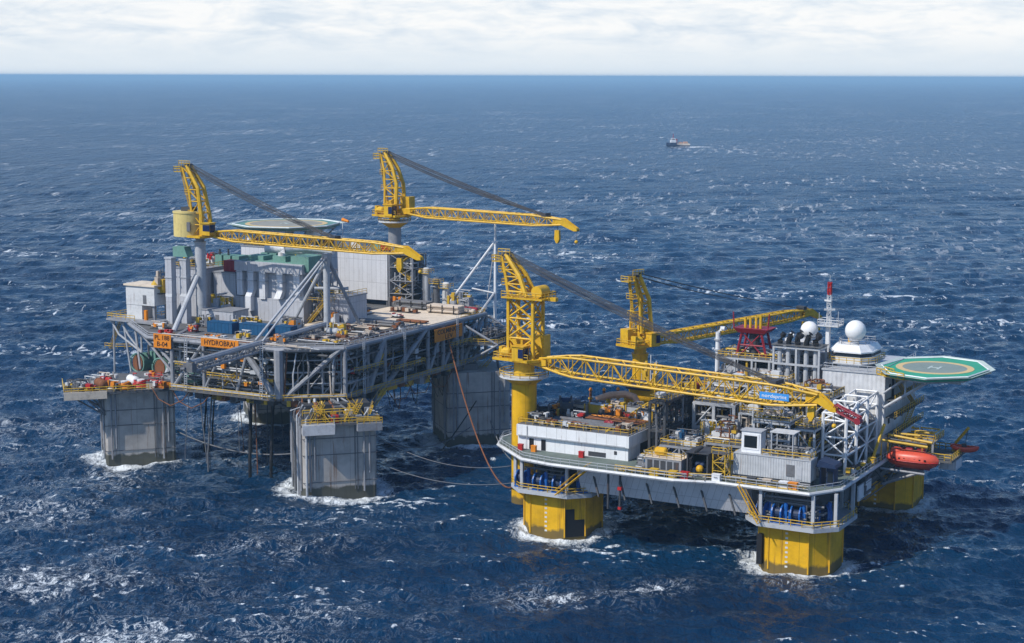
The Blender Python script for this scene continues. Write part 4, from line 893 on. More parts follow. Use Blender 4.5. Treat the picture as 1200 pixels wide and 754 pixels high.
for lab, u, v in (('orange upright bollard post on the far edge of the store house roof', -3.5, 19), ('taller orange post beside the salmon hose', -1.0, 20.3), ('orange post nearest the yellow winch frame behind the roof', 1.2, 22.5)):
    t = T('guide_post', lab, 'post', S, (u, v, 16), 'orange posts behind the store house'); P(t, 'post', Mesh().tube((u, v, 16), (u, v, 24.8), .3, 8), 'rusty'); P(t, 'cap', Mesh().cyl(u, v, 24.8, 25.3, .45, .2, 8), 'orange'); P(t, 'collar', Mesh().cyl(u, v, 22.9, 23.2, .5, .5, 8), 'rail')
t = T('winch_house', 'yellow winch house behind the store house roof below the crane boom', 'winch house', S, (3, 24, 16))
P(t, 'body', Mesh().box(3, 9, 24, 28, 16, 25.6), 'yellow'); P(t, 'drum', Mesh().path([(3, 23.4, 26), (8, 23.4, 26)], 1.1, 12), 'navy'); P(t, 'railing', Mesh().rail([(2.8, 28, 25.6), (2.8, 23.8, 25.6), (9.2, 23.8, 25.6), (9.2, 28, 25.6)], 1.2, 1.4, .09), 'rail')

# process skids and modules on the main deck
def pmod(lab, b, levels, seed, mats=('lsteel', 'steel', 'rail', 'whited'), dens=1.0, vessels=2, cover=None, name='process_module', cat='process module', chord=.2):
    u0, u1, v0, v1, z0, z1 = b; q = random.Random(seed)
    t = T(name, lab, cat, S, (u0, v0, z0))
    f = Mesh()
    us = [u0 + (u1 - u0) * k / max(1, round((u1 - u0) / 4)) for k in range(max(1, round((u1 - u0) / 4)) + 1)]
    lv = [z0 + (z1 - z0) * k / levels for k in range(levels + 1)]
    for u in us:
        for v in (v0, v1): f.box(u - chord, u + chord, v - chord, v + chord, z0, z1)
    for z in lv[1:]:
        for v in (v0, v1): f.box(u0, u1, v - chord * .9, v + chord * .9, z - chord * 1.3, z + chord * .7)
        for u in us: f.box(u - chord * .8, u + chord * .8, v0, v1, z - chord * 1.2, z + chord * .6)
    for k in range(levels):
        for i in range(len(us) - 1):
            r_ = q.random()
            if r_ < .45: f.tube((us[i], v0, lv[k]), (us[i + 1], v0, lv[k + 1]), chord * .6, 5)
            elif r_ < .7: f.tube((us[i + 1], v0, lv[k]), (us[i], v0, lv[k + 1]), chord * .6, 5)
        if q.random() < .7: f.tube((u1, v0, lv[k]), (u1, v1, lv[k + 1]), chord * .6, 5)
    P(t, 'frame', f, mats[0])
    d = Mesh()
    for z in lv[1:]: d.box(u0 + .05, u1 - .05, v0 + .05, v1 - .05, z + chord * .7, z + chord * .7 + .08)
    P(t, 'deck_plate', d, 'grate')
    n = int(dens * (u1 - u0) * (v1 - v0) * (z1 - z0) / 6)
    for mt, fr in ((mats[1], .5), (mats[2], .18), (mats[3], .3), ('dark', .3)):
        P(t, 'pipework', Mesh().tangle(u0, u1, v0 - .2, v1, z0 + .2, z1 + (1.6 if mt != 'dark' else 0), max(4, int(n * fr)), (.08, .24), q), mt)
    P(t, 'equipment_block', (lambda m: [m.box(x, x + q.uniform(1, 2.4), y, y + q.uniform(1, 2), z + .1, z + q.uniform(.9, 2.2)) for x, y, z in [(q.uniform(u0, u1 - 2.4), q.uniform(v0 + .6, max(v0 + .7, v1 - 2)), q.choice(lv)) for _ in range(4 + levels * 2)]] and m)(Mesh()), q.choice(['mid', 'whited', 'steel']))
    P(t, 'painted_shade_sheet', Mesh().box(u0 + .3, u1 - .3, v1 - 1.2, v1 - .4, z0 + .1, z1 - .2), 'dark')  # dark sheet behind the pipework, its colour standing in for shade inside the module
    for i in range(vessels):
        u = q.uniform(u0 + 1, u1 - 3); z = q.choice(lv[:-1]) + 1.2
        P(t, 'vessel', Mesh().tank((u, v0 + 1.4, z), (min(u + q.uniform(1.5, 3), u1), v0 + 1.4, z), q.uniform(.55, .95), 12), q.choice(['whited', 'lsteel', 'white', 'mid']), smooth=True)
    P(t, 'railing', Mesh().rail([(u0, v1, z1 + .2), (u0, v0, z1 + .2), (u1, v0, z1 + .2), (u1, v1, z1 + .2)], 1.1, 1.6, .07), 'rail')
    if cover: P(t, 'roof', Mesh().box(u0 - .2, u1 + .2, v0 - .2, v1 + .2, z1 + .3, z1 + .55), cover)
    return t
pmod('tall dark open steel rack of upright pipes next to the white store house', (17.6, 20.8, 2.5, 18, 16, 27.2), 2, 41, ('dark', 'dark', 'mid', 'steel'), .8, 0, None, 'pipe_tower', 'pipe rack', .25)
pmod('grey portal frame module with crossed braces behind the yellow railed generator', (22.5, 31.0, 13, 20, 16, 25.8), 2, 42, ('lsteel', 'mid', 'rail', 'whited'), .7, 3, None, chord=.3)
pmod('low pipe module with yellow railings behind the small generator box', (21.5, 29.5, -1, 6, 16, 19.6), 1, 43, ('steel', 'steel', 'rail', 'blue'), .9, 2)
pmod('low pipe module beside the white control cabin, behind the yellow frame', (30.4, 38, 0, 7, 16, 20.8), 1, 44, ('steel', 'dark', 'rail', 'whited'), 1, 2)
pmod('busy grey pipe module above the corrugated container, topped with yellow rails', (39, 46, 3, 10, 16, 25.4), 3, 45, ('lsteel', 'mid', 'rail', 'whited'), 1.0, 2, 'lsteel')
pmod('dark pipe module in the middle of the deck under the crane boom', (32.4, 40, 13, 21, 16, 27.0), 3, 46, ('steel', 'dark', 'rail', 'lsteel'), .9, 3)
pmod('pipe module with buff hoses between the navy shelter and the white lattice frame', (46.8, 50.6, 4, 14, 16, 24.5), 2, 47, ('lsteel', 'buff', 'rail', 'mid'), 1.0, 2)
pmod('tall pipe module directly in front of the exhaust stacks', (40.8, 49.4, 16, 25, 16, 28.2), 3, 48, ('lsteel', 'mid', 'rail', 'whited'), .8, 2)
pmod('far pipe module behind the store house and the yellow winch house', (10, 18, 24, 34, 16, 24.5), 2, 49, ('steel', 'mid', 'rail', 'dred'), .7, 2)
pmod('far pipe module between the yellow winch house and the grey derrick base', (19, 33, 25, 34, 16, 26.5), 2, 50, ('steel', 'lsteel', 'rail', 'whited'), .6, 3)
# white lattice frame
t = T('lattice_frame', 'tall white braced steel frame at the deck edge before the accommodation block', 'steel frame', S, (50.8, 7, 16))
m = Mesh(); uu = (50.9, 55.4); vv = (8, 14.5, 21, 27.4); zz = (16, 19.4, 22.8, 26.0, 28.6)
for u in uu:
    for v in vv: m.tube((u, v, 16), (u, v, 28.6 if v > 9 else 27.4), .32, 6)
for z in zz[1:]:
    for u in uu: m.tube((u, 8, min(z, 27.4)), (u, 27.4, z), .2, 6)
    for v in vv: m.tube((50.9, v, min(z, 27.4 if v < 9 else 99)), (55.4, v, min(z, 27.4 if v < 9 else 99)), .2, 6)
P(t, 'frame', m, 'white', smooth=True)
m = Mesh()
for i in range(3):
    for k in range(4):
        a, b = (zz[k], zz[k + 1]) if (i + k) % 2 else (zz[k + 1], zz[k])
        m.tube((55.4, vv[i], a if i else min(a, 27.4)), (55.4, vv[i + 1], b), .17, 5)
        if k % 2: m.tube((50.9, vv[i], a), (55.4, vv[i], b), .15, 5)
for k in range(4): m.tube((50.9, 8, min(zz[k + k % 2], 27.4)), (55.4, 8, min(zz[k + 1 - k % 2], 27.4)), .17, 5)
P(t, 'brace', m, 'white', smooth=True)
P(t, 'pipework', Mesh().tangle(51.2, 54.6, 10, 27, 16.4, 26, 40, (.08, .2), random.Random(51)), 'steel'); P(t, 'deck_plate', Mesh().box(51, 55.2, 14.5, 27.2, 23.9, 24.0).box(51, 55.2, 8, 27.2, 19.6, 19.7), 'grate')
# front row
t = T('generator_box', 'low grey generator box with louvres and yellow rails at the deck edge', 'generator', S, (22, -9.4, 16))
w = P(t, 'body', Mesh().box(22, 29.4, -9.2, -5, 16.3, 19), 'steel'); m = Mesh()
for k in range(5): m.box(22.5 + 1.35 * k, 23.5 + 1.35 * k, -9.27, -9.203, 16.8, 18.6)
P(w, 'louvre', m, 'dark'); P(t, 'skid', Mesh().box(22, 29.4, -9, -8.6, 16, 16.3).box(22, 29.4, -5.6, -5.2, 16, 16.3), 'dark'); P(t, 'roof', Mesh().box(21.9, 29.5, -9.3, -4.9, 19, 19.15), 'tan'); P(t, 'railing', Mesh().rail([(22, -5, 19.15), (22, -9.2, 19.15), (29.4, -9.2, 19.15), (29.4, -5, 19.15)], 1.1, 1.4, .08), 'rail'); P(t, 'air_filter', Mesh().tank((23.6, -7.4, 20), (25.4, -7.4, 20), .8, 10), 'yellow')
t = T('engine_shed', 'dark open engine shed with a blue and yellow engine beside the generator box', 'shed', S, (30.2, -8.6, 16))
P(t, 'shelter', Mesh().box(30.2, 30.5, -8.6, -3, 16, 20.6).box(34.2, 34.5, -8.6, -3, 16, 20.6).box(30.2, 34.5, -3.2, -3, 16, 20.6).box(30, 34.7, -8.8, -2.8, 20.6, 20.8), 'dark'); P(t, 'engine', Mesh().box(31, 33.6, -7.6, -4.6, 16, 17.6).tank((31.6, -6.8, 18.2), (33, -6.8, 18.2), .7, 10), 'navy'); P(t, 'exhaust', Mesh().path([(31.2, -8.8, 16.5), (31.2, -8.9, 19.6), (32, -8.6, 20.9), (33, -7.6, 21.8)], .3, 8), 'black'); P(t, 'cap', Mesh().sphere((32.6, -7.9, 17.6), .75, 10, 7), 'yellow')
t = T('scaffold_tower', 'yellow scaffold cage between the engine shed and the corrugated container', 'scaffold', S, (35.2, -8.2, 16))
P(t, 'frame', Mesh().lattice((36.4, -6.6, 16), (36.4, -6.6, 20.8), 2.4, 2.6, 1.6, .12, .07, up=(0, 1, 0)), 'rail'); P(t, 'platform', Mesh().box(35, 37.8, -8, -5.2, 20.8, 20.95), 'grate'); P(t, 'railing', Mesh().rail([(35, -8, 20.95), (37.8, -8, 20.95), (37.8, -5.2, 20.95)], 1.1, 1.3, .08), 'rail')
t = T('site_container', 'long corrugated grey container with a small door near one end', 'container', S, (38.4, -5.4, 16))
w = P(t, 'wall', Mesh().box(38.4, 53.2, -5.4, -1.8, 16.9, 20.8), 'corr'); P(t, 'roof', Mesh().box(38.3, 53.3, -5.5, -1.7, 20.8, 21.0), 'lsteel'); P(t, 'skid', Mesh().box(38.4, 53.2, -5.2, -4.7, 16, 16.9).box(38.4, 53.2, -2.6, -2.1, 16, 16.9), 'mid'); P(w, 'window', Mesh().box(48.6, 50.2, -5.48, -5.403, 17.6, 19.8), 'mid'); P(w, 'door', Mesh().box(50.6, 51.6, -5.48, -5.403, 17.2, 19.6), 'lsteel'); P(w, 'corner_post', Mesh().box(38.3, 38.6, -5.5, -5.2, 16.9, 20.8).box(53.0, 53.3, -5.5, -5.2, 16.9, 20.8), 'lsteel')
t = T('control_cabin', 'white control cabin with one big dark window on the roof of the corrugated container', 'cabin', S, (39.4, -3.6, 21.0))
w = P(t, 'wall', Mesh().box(39.4, 43.2, -4.4, -1.9, 21, 25.0), 'white'); P(w, 'window', Mesh().box(39.95, 42.5, -4.47, -4.403, 21.9, 24.2), 'glass'); P(t, 'window_frame', Mesh().box(39.6, 39.95, -4.5, -4.42, 21.6, 24.5).box(42.5, 42.85, -4.5, -4.42, 21.6, 24.5).box(39.95, 42.5, -4.5, -4.42, 24.2, 24.5).box(39.95, 42.5, -4.5, -4.42, 21.6, 21.9), 'white'); P(t, 'roof', Mesh().box(39.2, 43.4, -4.6, -1.7, 25, 25.15), 'lsteel')
t = T('roof_terrace', 'yellow railed open frame terrace beside the white control cabin', 'terrace', S, (43.6, -4.8, 21.0))
P(t, 'railing', Mesh().rail([(43.8, -5.2, 21), (53, -5.2, 21), (53, -2, 21)], 1.1, 1.5, .07), 'rail'); P(t, 'frame', Mesh().tube((45.5, -5, 21), (45.5, -5, 25.4), .12).tube((49.6, -5, 21), (49.6, -5, 25.4), .12).tube((45.5, -5, 25.4), (49.6, -5, 25.4), .12).tube((45.5, -2, 21), (45.5, -2, 25.4), .12).tube((49.6, -2, 21), (49.6, -2, 25.4), .12), 'lsteel'); P(t, 'awning', Mesh().box(45.2, 49.9, -5.2, -1.8, 25.4, 25.55), 'whited'); P(t, 'equipment', Mesh().tangle(44, 52.6, -4.8, -2.2, 21.1, 23.4, 18, (.08, .2), random.Random(52)), 'mid')
t = T('white_tank', 'small round white tank on the container roof beside the terrace', 'tank', S, (52, -2.6, 21)); P(t, 'shell', Mesh().sphere((52, -2.8, 22.0), .75, 14, 9), 'white', smooth=True); P(t, 'leg', Mesh().cyl(52, -2.8, 21, 21.5, .4, .4, 8), 'lsteel')
t = T('navy_shelter', 'navy blue shelter with sloping roof at the cut off deck corner', 'shelter', S, (54, -3.6, 16))
P(t, 'wall', Mesh().box(55.4, 56.8, -2.8, -.4, 16, 19.6).box(54.2, 54.5, -3.2, -.4, 16, 19.6), 'navy'); P(t, 'roof', Mesh().yprism([(53.6, 19.6), (57.4, 19.6), (57.2, 20.2), (54.2, 20.9)], -3.8, 0), 'navy'); P(t, 'screen', Mesh().box(55.6, 56.6, -2.87, -2.803, 16.8, 18.8), 'glass')
for lab, u, v, mt in (('yellow bollard box at the deck edge under the generator box', 24.6, -10.6, 'rail'), ('white drum at the deck edge below the scaffold cage', 36.4, -8.9, 'white'), ('orange locker at the deck edge below the corrugated container', 51.0, -8.2, 'orange'), ('small white locker at the deck edge next to the orange locker', 49.2, -8.2, 'white'), ('dark crate on the deck edge below the white control cabin', 43, -8.0, 'dark'), ('buff crate on the deck edge beside the dark crate', 46, -8.1, 'buff'), ('red pump at the deck edge beside the engine shed', 30.6, -10.2, 'red'), ('yellow reel on the deck edge between generator box and red pump', 28.4, -10.5, 'rail')):
    t = T('deck_locker', lab, 'locker', S, (u, v, 16)); P(t, 'body', Mesh().box(u - .8, u + .8, v - .5, v + .5, 16, 17.2), mt); P(t, 'lid', Mesh().box(u - .85, u + .85, v - .55, v + .55, 17.2, 17.32), mt); P(t, 'handle', Mesh().path([(u - .3, v - .55, 16.8), (u - .3, v - .68, 16.8), (u + .3, v - .68, 16.8), (u + .3, v - .55, 16.8)], .05, 4), 'dark')
# grey derrick base with red frame
pm = pmod('tall grey and white module below the red frame', (16.5, 32, 40, 50, 16, 30.5), 3, 53, ('lsteel', 'whited', 'rail', 'mid'), .5, 3)
P(pm, 'wall_panel', Mesh().box(16.8, 31.6, 41, 49.8, 16.2, 28.6), 'clad'); P(pm, 'wall_panel', Mesh().box(24, 31, 39.6, 40.9, 22, 27), 'lclad')
def rs_(m):
    m.v = [(23 + (x - 23) * .72, 44.5 + (y - 44.5) * .72, 30.7 + (z - 30.7) * .86) for x, y, z in m.v]; return m
t = T('red_frame', 'dark red steel frame with flared top and stubby yellow vent pipes', 'frame', S, (17, 42, 30.7))
m = Mesh()
for u, u2 in ((18.4, 20), (27.8, 26)):
    for v in (42, 47): m.tube((u, v, 30.7), (u2, v, 36.8), .4, 6)
for v in (42, 47): m.tube((19.6, v, 33.5), (26.8, v, 33.5), .22, 6).tube((19.5, v, 31), (25.8, v, 36.5), .2, 6).tube((26.6, v, 31), (20.2, v, 36.5), .2, 6)
P(t, 'frame', rs_(m), 'dred'); P(t, 'top_rim', rs_(Mesh().prism([(19, 41.4), (27, 41.4), (27, 47.6), (19, 47.6)], 36.6, 37.8, [(17.6, 40.6), (28.6, 40.6), (28.6, 48.2), (17.6, 48.2)])), 'dred')
m = Mesh()
for u in (17.8, 28.4): m.tube((u, 41, 37.6), (u + (.4 if u > 20 else -.3), 41, 41.8), .2, 6)
P(t, 'horn', rs_(m), 'dred')
m = Mesh()
for u in (20.6, 22.2, 24.0, 25.4): m.tube((u, 43, 37.8), (u, 43, 40.4 + .8 * (int(u) % 2)), .42, 8)
P(t, 'vent_pipe', rs_(m), 'cyel'); P(t, 'core', rs_(Mesh().cyl(23, 44.5, 30.8, 36.6, 1.6, 1.6, 12)), 'dark')
for k, (lab, u, v) in enumerate((('white upright vent stack at the outer side of the red frame', 15.6, 42), ('white upright vent stack on the exhaust side of the red frame', 31.6, 41))):
    t = T('vent_stack', lab, 'vent', S, (u, v, 30.7 if u > 16.5 else 16)); z0 = 30.7 if u > 16.5 else 16
    P(t, 'pipe', Mesh().path([(u, v, z0), (u, v, 35.6), (u + .8, v, 36.4), (u + 1.6, v, 36.4)], .5, 10), 'white', smooth=True); P(t, 'bracket', Mesh().cyl(u, v, 31.6, 31.9, .8, .8, 10).cyl(u, v, 33.8, 34.1, .8, .8, 10), 'lsteel')
# exhaust stacks
t = T('exhaust_stacks', 'framed group of grey exhaust pipes with black bent tips before the wheelhouse', 'exhaust', S, (34, 28, 16))
for k, (u, v) in enumerate(((34.4, 29), (36.2, 29), (38.2, 29), (40.0, 29), (42.0, 29), (37.2, 31.4), (41, 31.4))):
    p = P(t, 'exhaust_pipe', Mesh().tube((u, v, 16), (u, v, 36), .5, 10), 'lsteel', smooth=True)
    P(p, 'tip', Mesh().path([(u, v, 36), (u, v, 37), (u + .5, v - .1, 38.0 + .3 * (k % 2)), (u + .9, v - .1, 38.6 + .3 * (k % 2))], .55, 10), 'black', smooth=True)
m = Mesh()
for u in (33.4, 38.2, 43): m.box(u - .2, u + .2, 27.9, 28.3, 16, 36.2); m.box(u - .2, u + .2, 32.2, 32.6, 16, 36.2)
for z in (20, 24.5, 28.4, 32.2, 35.6): m.box(33.4, 43, 27.88, 28.18, z, z + .4); m.box(33.4, 43, 32.25, 32.55, z, z + .4); m.box(33.2, 33.5, 28.2, 32.4, z, z + .4); m.box(42.9, 43.2, 28.2, 32.4, z, z + .4)
P(t, 'frame', m, 'lsteel'); P(t, 'platform', Mesh().box(33, 43.4, 27.6, 32.8, 36.2, 36.35), 'grate'); P(t, 'pipework', Mesh().tangle(33.6, 43, 28.4, 32, 17, 35.6, 26, (.1, .25), random.Random(54)), 'dark')
P(t, 'wall', Mesh().box(33.6, 42.8, 33, 36, 16.1, 34.5), 'clad')
# accommodation block, wheelhouse
t = T('accommodation_block', 'tall pale accommodation block with ribbed front below the wheelhouse', 'accommodation block', S, (43.8, 28, 16))
w = P(t, 'wall', Mesh().box(43.8, 56.6, 28.2, 50, 16, 31.9), 'corrw'); P(t, 'roof', Mesh().box(43.6, 56.8, 28, 50.2, 31.9, 32.2), 'lsteel')
for z in (18.2, 21.6, 25.0, 28.4):
    for v in (31, 35.5, 40, 44.5): P(w, 'window', Mesh().box(56.603, 56.68, v, v + 1.2, z, z + 1.2), 'glass')
P(w, 'door', Mesh().box(56.603, 56.7, 33, 34.4, 26.2, 30.4), 'black')
g = Mesh(); gr = Mesh()
for z in (19.8, 23.3, 26.8): g.box(56.7, 58.6, 29, 50, z - .1, z + .02); gr.rail([(58.5, 29, z + .02), (58.5, 50, z + .02)], 1.1, 1.6, .08)
P(t, 'walkway', g, 'grate'); P(t, 'railing', gr, 'rail'); P(t, 'railing', Mesh().rail([(44, 49.9, 32.2), (44, 28.3, 32.2), (56.5, 28.3, 32.2), (56.5, 49.9, 32.2)], 1.1, 1.7, .07), 'lsteel')
P(t, 'stairway', Mesh().stair((57.6, 40, 19.8), (57.6, 46, 23.3), .9, (1, 0, 0)).stair((57.6, 46, 23.3), (57.6, 40, 26.8), .9, (1, 0, 0)).stair((57.8, 38, 26.8), (57.8, 30, 32.2), .9, (1, 0, 0)).stair((57.6, 31, 16), (57.6, 36, 19.8), .9, (1, 0, 0)), 'rail')
t = T('wheelhouse', 'white wheelhouse with a band of dark windows on the accommodation block roof', 'wheelhouse', S, (43.6, 33, 32.2))
pl = [(43.6, 34), (45.2, 31.6), (50.4, 31.6), (52, 34), (52, 40.5), (43.6, 40.5)]
w = P(t, 'wall', Mesh().prism(inset(pl, .6), 32.2, 34.3, pl), 'white'); P(w, 'window', Mesh().prism(inset(pl, .05), 34.3, 35.1, inset(pl, .25)), 'glass')
P(t, 'roof', Mesh().prism(inset(pl, -.3), 35.1, 35.4).prism(inset(pl, -.1), 35.4, 36.6, inset(pl, 1.0)), 'white'); P(t, 'balcony', Mesh().prism(inset(pl, -1.0), 33.0, 33.15), 'whited'); P(t, 'railing', Mesh().rail(loop3(inset(pl, -.9), 33.15), 1.1, 1.5, .07), 'rail'); P(t, 'roof_railing', Mesh().rail(loop3(inset(pl, 1.5), 36.6), 1.0, 1.5, .06), 'lsteel')
for lab, u, v, z, r, zb in (('large white radome on the wheelhouse roof', 48.3, 34.6, 39.3, 2.1, 36.6), ('smaller white radome behind the black exhaust tips', 38.6, 34.6, 38.7, 1.8, 34.5)):
    t = T('radome', lab, 'radome', S, (u, v, zb), 'white radomes by the wheelhouse'); P(t, 'dome', Mesh().sphere((u, v, z), r, 28, 18), 'radome', smooth=True); P(t, 'pedestal', Mesh().cyl(u, v, zb, z - r * .8, .9, .7, 12).cyl(u, v, z - r * .95, z - r * .8, 1.3, 1.3, 14), 'lsteel')
    if zb < 36: P(t, 'support_house', Mesh().box(u - 2, u + 2, v - 1, v + 3, 34.4, 36.6), 'lclad')
t = T('radio_mast', 'white lattice radio mast with a red top above the wheelhouse', 'mast', S, (42.5, 35, 34.5))
P(t, 'tower', Mesh().box(42.05, 42.75, 34.6, 35.6, 34.5, 39.8), 'white'); P(t, 'platform', Mesh().prism([(40.6, 33.6), (45, 33.6), (45, 37), (40.6, 37)], 39.8, 40.05), 'whited'); P(t, 'railing', Mesh().rail(loop3([(40.6, 33.6), (45, 33.6), (45, 37), (40.6, 37)], 40.05), 1.1, 1.3, .08), 'whited')
P(t, 'lattice', Mesh().lattice((42.5, 35.1, 40.0), (42.5, 35.1, 46.2), .75, .75, .9, .07, .05, up=(0, 1, 0)), 'whited'); P(t, 'red_top', Mesh().lattice((42.5, 35.1, 46.2), (42.5, 35.1, 48.8), .6, .6, .8, .1, .07, up=(0, 1, 0)).obox((42.5, 35.1, 47.0), (.9, .5, .7)).obox((42.5, 35.1, 48.2), (.7, .4, .5)), 'red'); P(t, 'antenna', Mesh().tube((42.5, 35.1, 48.8), (42.5, 35.1, 50.2), .06, 5).tube((44.8, 34, 40.1), (44.8, 34, 43), .07, 5).tube((40.8, 34, 40.1), (40.8, 34, 42.6), .07, 5), 'lsteel')
P(t, 'radar_bar', Mesh().obox((42.7, 34.7, 43.2), (2.2, .3, .35), R(30)).obox((42.4, 34.6, 45.0), (1.7, .3, .3), R(-20)), 'whited')
t = T('vent_post', 'short yellow vent post between the radio mast and the large radome', 'post', S, (46.6, 36, 36.6)); P(t, 'pipe', Mesh().cyl(46.8, 36, 36.6, 39.6, .45, .45, 12), 'yellow'); P(t, 'cap', Mesh().cyl(46.8, 36, 39.6, 40.6, .35, .55, 12), 'navy')
# helideck of the yellow platform
hc2 = (64.8, 34.0); sp = Mesh()
o = octo(hc2, 10.4, -12, (.86, 1.12))
for k in range(8): sp.tube((*o[k], 32.2), (*o[(k + 1) % 8], 32.2), .3, 6)
for v in (26, 30, 34, 38, 42): sp.tube((57, v, 32.1), (72, v, 32.0), .3, 6)
for v in (27, 33, 39, 45):
    sp.tube((56.7, v, 25.5), (66, v, 31.9), .35, 6); sp.tube((56.7, v, 28.5), (61, v, 31.9), .22, 6); sp.tube((61, v, 28.5), (61, v, 31.9), .2, 6)
h2 = helideck('helideck', 'green octagonal helideck with a yellow landing circle beside the wheelhouse', S, hc2, 11.8, 33.2, -12, 31.6, 'hgrey', 'hgreen', 6.8, sp, (.86, 1.12))
P(h2, 'access_walkway', Mesh().prism([(55.5, 26), (58, 24), (62, 22), (63, 23.4), (58.6, 26), (57, 28)], 32.3, 32.5).rail([(55.5, 26, 32.5), (58, 24, 32.5), (62, 22, 32.5)], 1.1, 1.3, .1).rail([(56.5, 28, 32.5), (59, 25.8, 32.5)], 1.1, 1.3, .1), 'rail')
P(h2, 'ramp', Mesh().prism([(73.4, 33), (75.4, 36), (74, 41), (72.2, 40)], 32.6, 33.0), 'tan')
# lifeboat
def boat_hull(cx, cy, cz, L, W, H, n=18, m=14, top=1.0, sheer=.0):
    vs = []; fs = []
    for i in range(n + 1):
        t_ = -1 + 2 * i / n; k = max(.02, (1 - abs(t_) ** 2.6)) ** .55
        for j in range(m):
            a = 2 * PI * j / m; y = math.cos(a); z = math.sin(a)
            z = z * (top if z > 0 else 1.0)
            vs.append((cx + t_ * L / 2, cy + y * W / 2 * k * (1 - .25 * max(0, -math.sin(a))), cz + z * H / 2 * (k ** .75) + sheer * t_ * t_))
    for i in range(n):
        for j in range(m): fs.append((i * m + j, i * m + (j + 1) % m, (i + 1) * m + (j + 1) % m, (i + 1) * m + j))
    fs.append(tuple(range(m))[::-1]); fs.append(tuple(range(n * m, (n + 1) * m)))
    return Mesh().add(vs, fs)
t = T('lifeboat', 'orange red enclosed lifeboat hanging at the deck side below the helideck', 'lifeboat', S, (63.8, 24, 15.2))
P(t, 'hull', boat_hull(63.8, 24, 16.6, 10.2, 3.6, 3.6), 'boat', smooth=True)
P(t, 'canopy', boat_hull(60.6, 24, 18.0, 2.4, 2.0, 1.5, 10, 10), 'boat', smooth=True)
m = Mesh()
for k in range(7): m.box(60.4 + k * 1.0, 60.75 + k * 1.0, 22.3, 22.5, 16.75, 17.05)
P(t, 'window', m, 'glass'); P(t, 'rubbing_strip', Mesh().path([(63.8 + 5.1 * math.sin(a), 24 - 1.84 * max(.05, (1 - abs(math.sin(a)) ** 2.6)) ** .55, 16.4) for a in [(-1.35 + .3 * k) for k in range(10)]], .1, 5), 'red')
P(t, 'keel', Mesh().box(60.4, 67.2, 23.85, 24.15, 14.75, 15.1), 'dred'); P(t, 'lifting_hook', Mesh().tube((61, 24, 18), (61, 24, 19.2), .12).tube((66.4, 24, 18), (66.4, 24, 19.2), .12), 'dark')
t = T('lifeboat_davit', 'yellow and grey davit frame holding the enclosed lifeboat', 'davit', S, (58.4, 24, 15.8))
P(t, 'beam', Mesh().path([(58, 22, 16.2), (58.2, 22, 20.2), (67, 22.6, 19.6)], .28, 6).path([(58, 26.6, 16.2), (58.2, 26.6, 20.4), (67, 26, 19.8)], .28, 6), 'rail'); P(t, 'strut', Mesh().tube((58, 24, 11), (66, 24.4, 14.4), .3).tube((58, 28, 11), (68, 28.4, 15.4), .3).tube((58, 22, 14.6), (66.6, 22.6, 14.2), .25), 'steel'); P(t, 'fall_wire', Mesh().tube((61, 24, 19.2), (61, 24, 20.1), .06, 4).tube((66.4, 24, 19.2), (66.4, 24, 19.8), .06, 4).tube((58.2, 24, 20.2), (66.5, 24, 19.8), .2, 5), 'wire')
t = T('boat_platform', 'yellow railed boat station platform jutting out behind the lifeboat', 'platform', S, (58.4, 28, 15.6))
P(t, 'deck', Mesh().box(58.5, 70.2, 28.6, 39.6, 15.5, 15.9), 'grate'); P(t, 'railing', Mesh().rail([(58.6, 28.8, 15.9), (70, 28.8, 15.9), (70, 39.4, 15.9), (58.6, 39.4, 15.9)], 1.2, 1.3, .1), 'rail'); P(t, 'upper_deck', Mesh().box(58.7, 66, 31, 38.6, 18.6, 18.8), 'steel'); P(t, 'upper_railing', Mesh().rail([(58.8, 31.1, 18.8), (65.9, 31.1, 18.8), (65.9, 38.5, 18.8)], 1.2, 1.2, .1), 'rail'); P(t, 'support_post', Mesh().box(65.5, 65.9, 31.2, 31.6, 15.9, 18.6).box(62, 62.4, 31.2, 31.6, 15.9, 18.6).tube((58, 32, 10.8), (69, 32, 15.5), .35).tube((58, 38, 10.8), (69, 38, 15.5), .35), 'steel'); P(t, 'equipment', Mesh().tangle(59, 66, 29.4, 38, 16, 20.4, 30, (.1, .2), random.Random(60)), 'rail'); P(t, 'winch', Mesh().tank((60, 30, 16.8), (62, 30, 16.8), .7).box(63, 64.4, 29.6, 30.8, 15.9, 17.4), 'dred')
t = T('rescue_boat', 'small open orange rescue boat at the outer end of the boat station platform', 'boat', S, (70.4, 37.6, 16.2))
h = boat_hull(70.6, 36.8, 16.9, 5.6, 2.3, 1.4, 14, 12, .45, .35); P(t, 'hull', h, 'boat', smooth=True); P(t, 'console', Mesh().box(70.1, 70.9, 36.4, 37.2, 16.9, 18), 'dark'); P(t, 'tube', Mesh().path([(70.6 + 2.6 * math.cos(a * PI / 10), 36.8 + 1.1 * math.sin(a * PI / 10), 17.2 + .3 * abs(math.cos(a * PI / 10)) ** 3) for a in range(21)], .3, 7), 'boat', smooth=True)
t = T('rescue_davit', 'yellow slanting davit arm over the open rescue boat', 'davit', S, (68.6, 38, 15.9))
P(t, 'arm', Mesh().path([(68.2, 38.6, 15.9), (68.4, 38.4, 17.6), (71.2, 37, 21.2)], .3, 6), 'rail'); P(t, 'wire', Mesh().tube((71.1, 37, 21), (70.7, 36.9, 17.8), .06, 4), 'wire'); P(t, 'base', Mesh().cyl(68.2, 38.6, 15.9, 16.6, .7, .5, 10), 'rail')
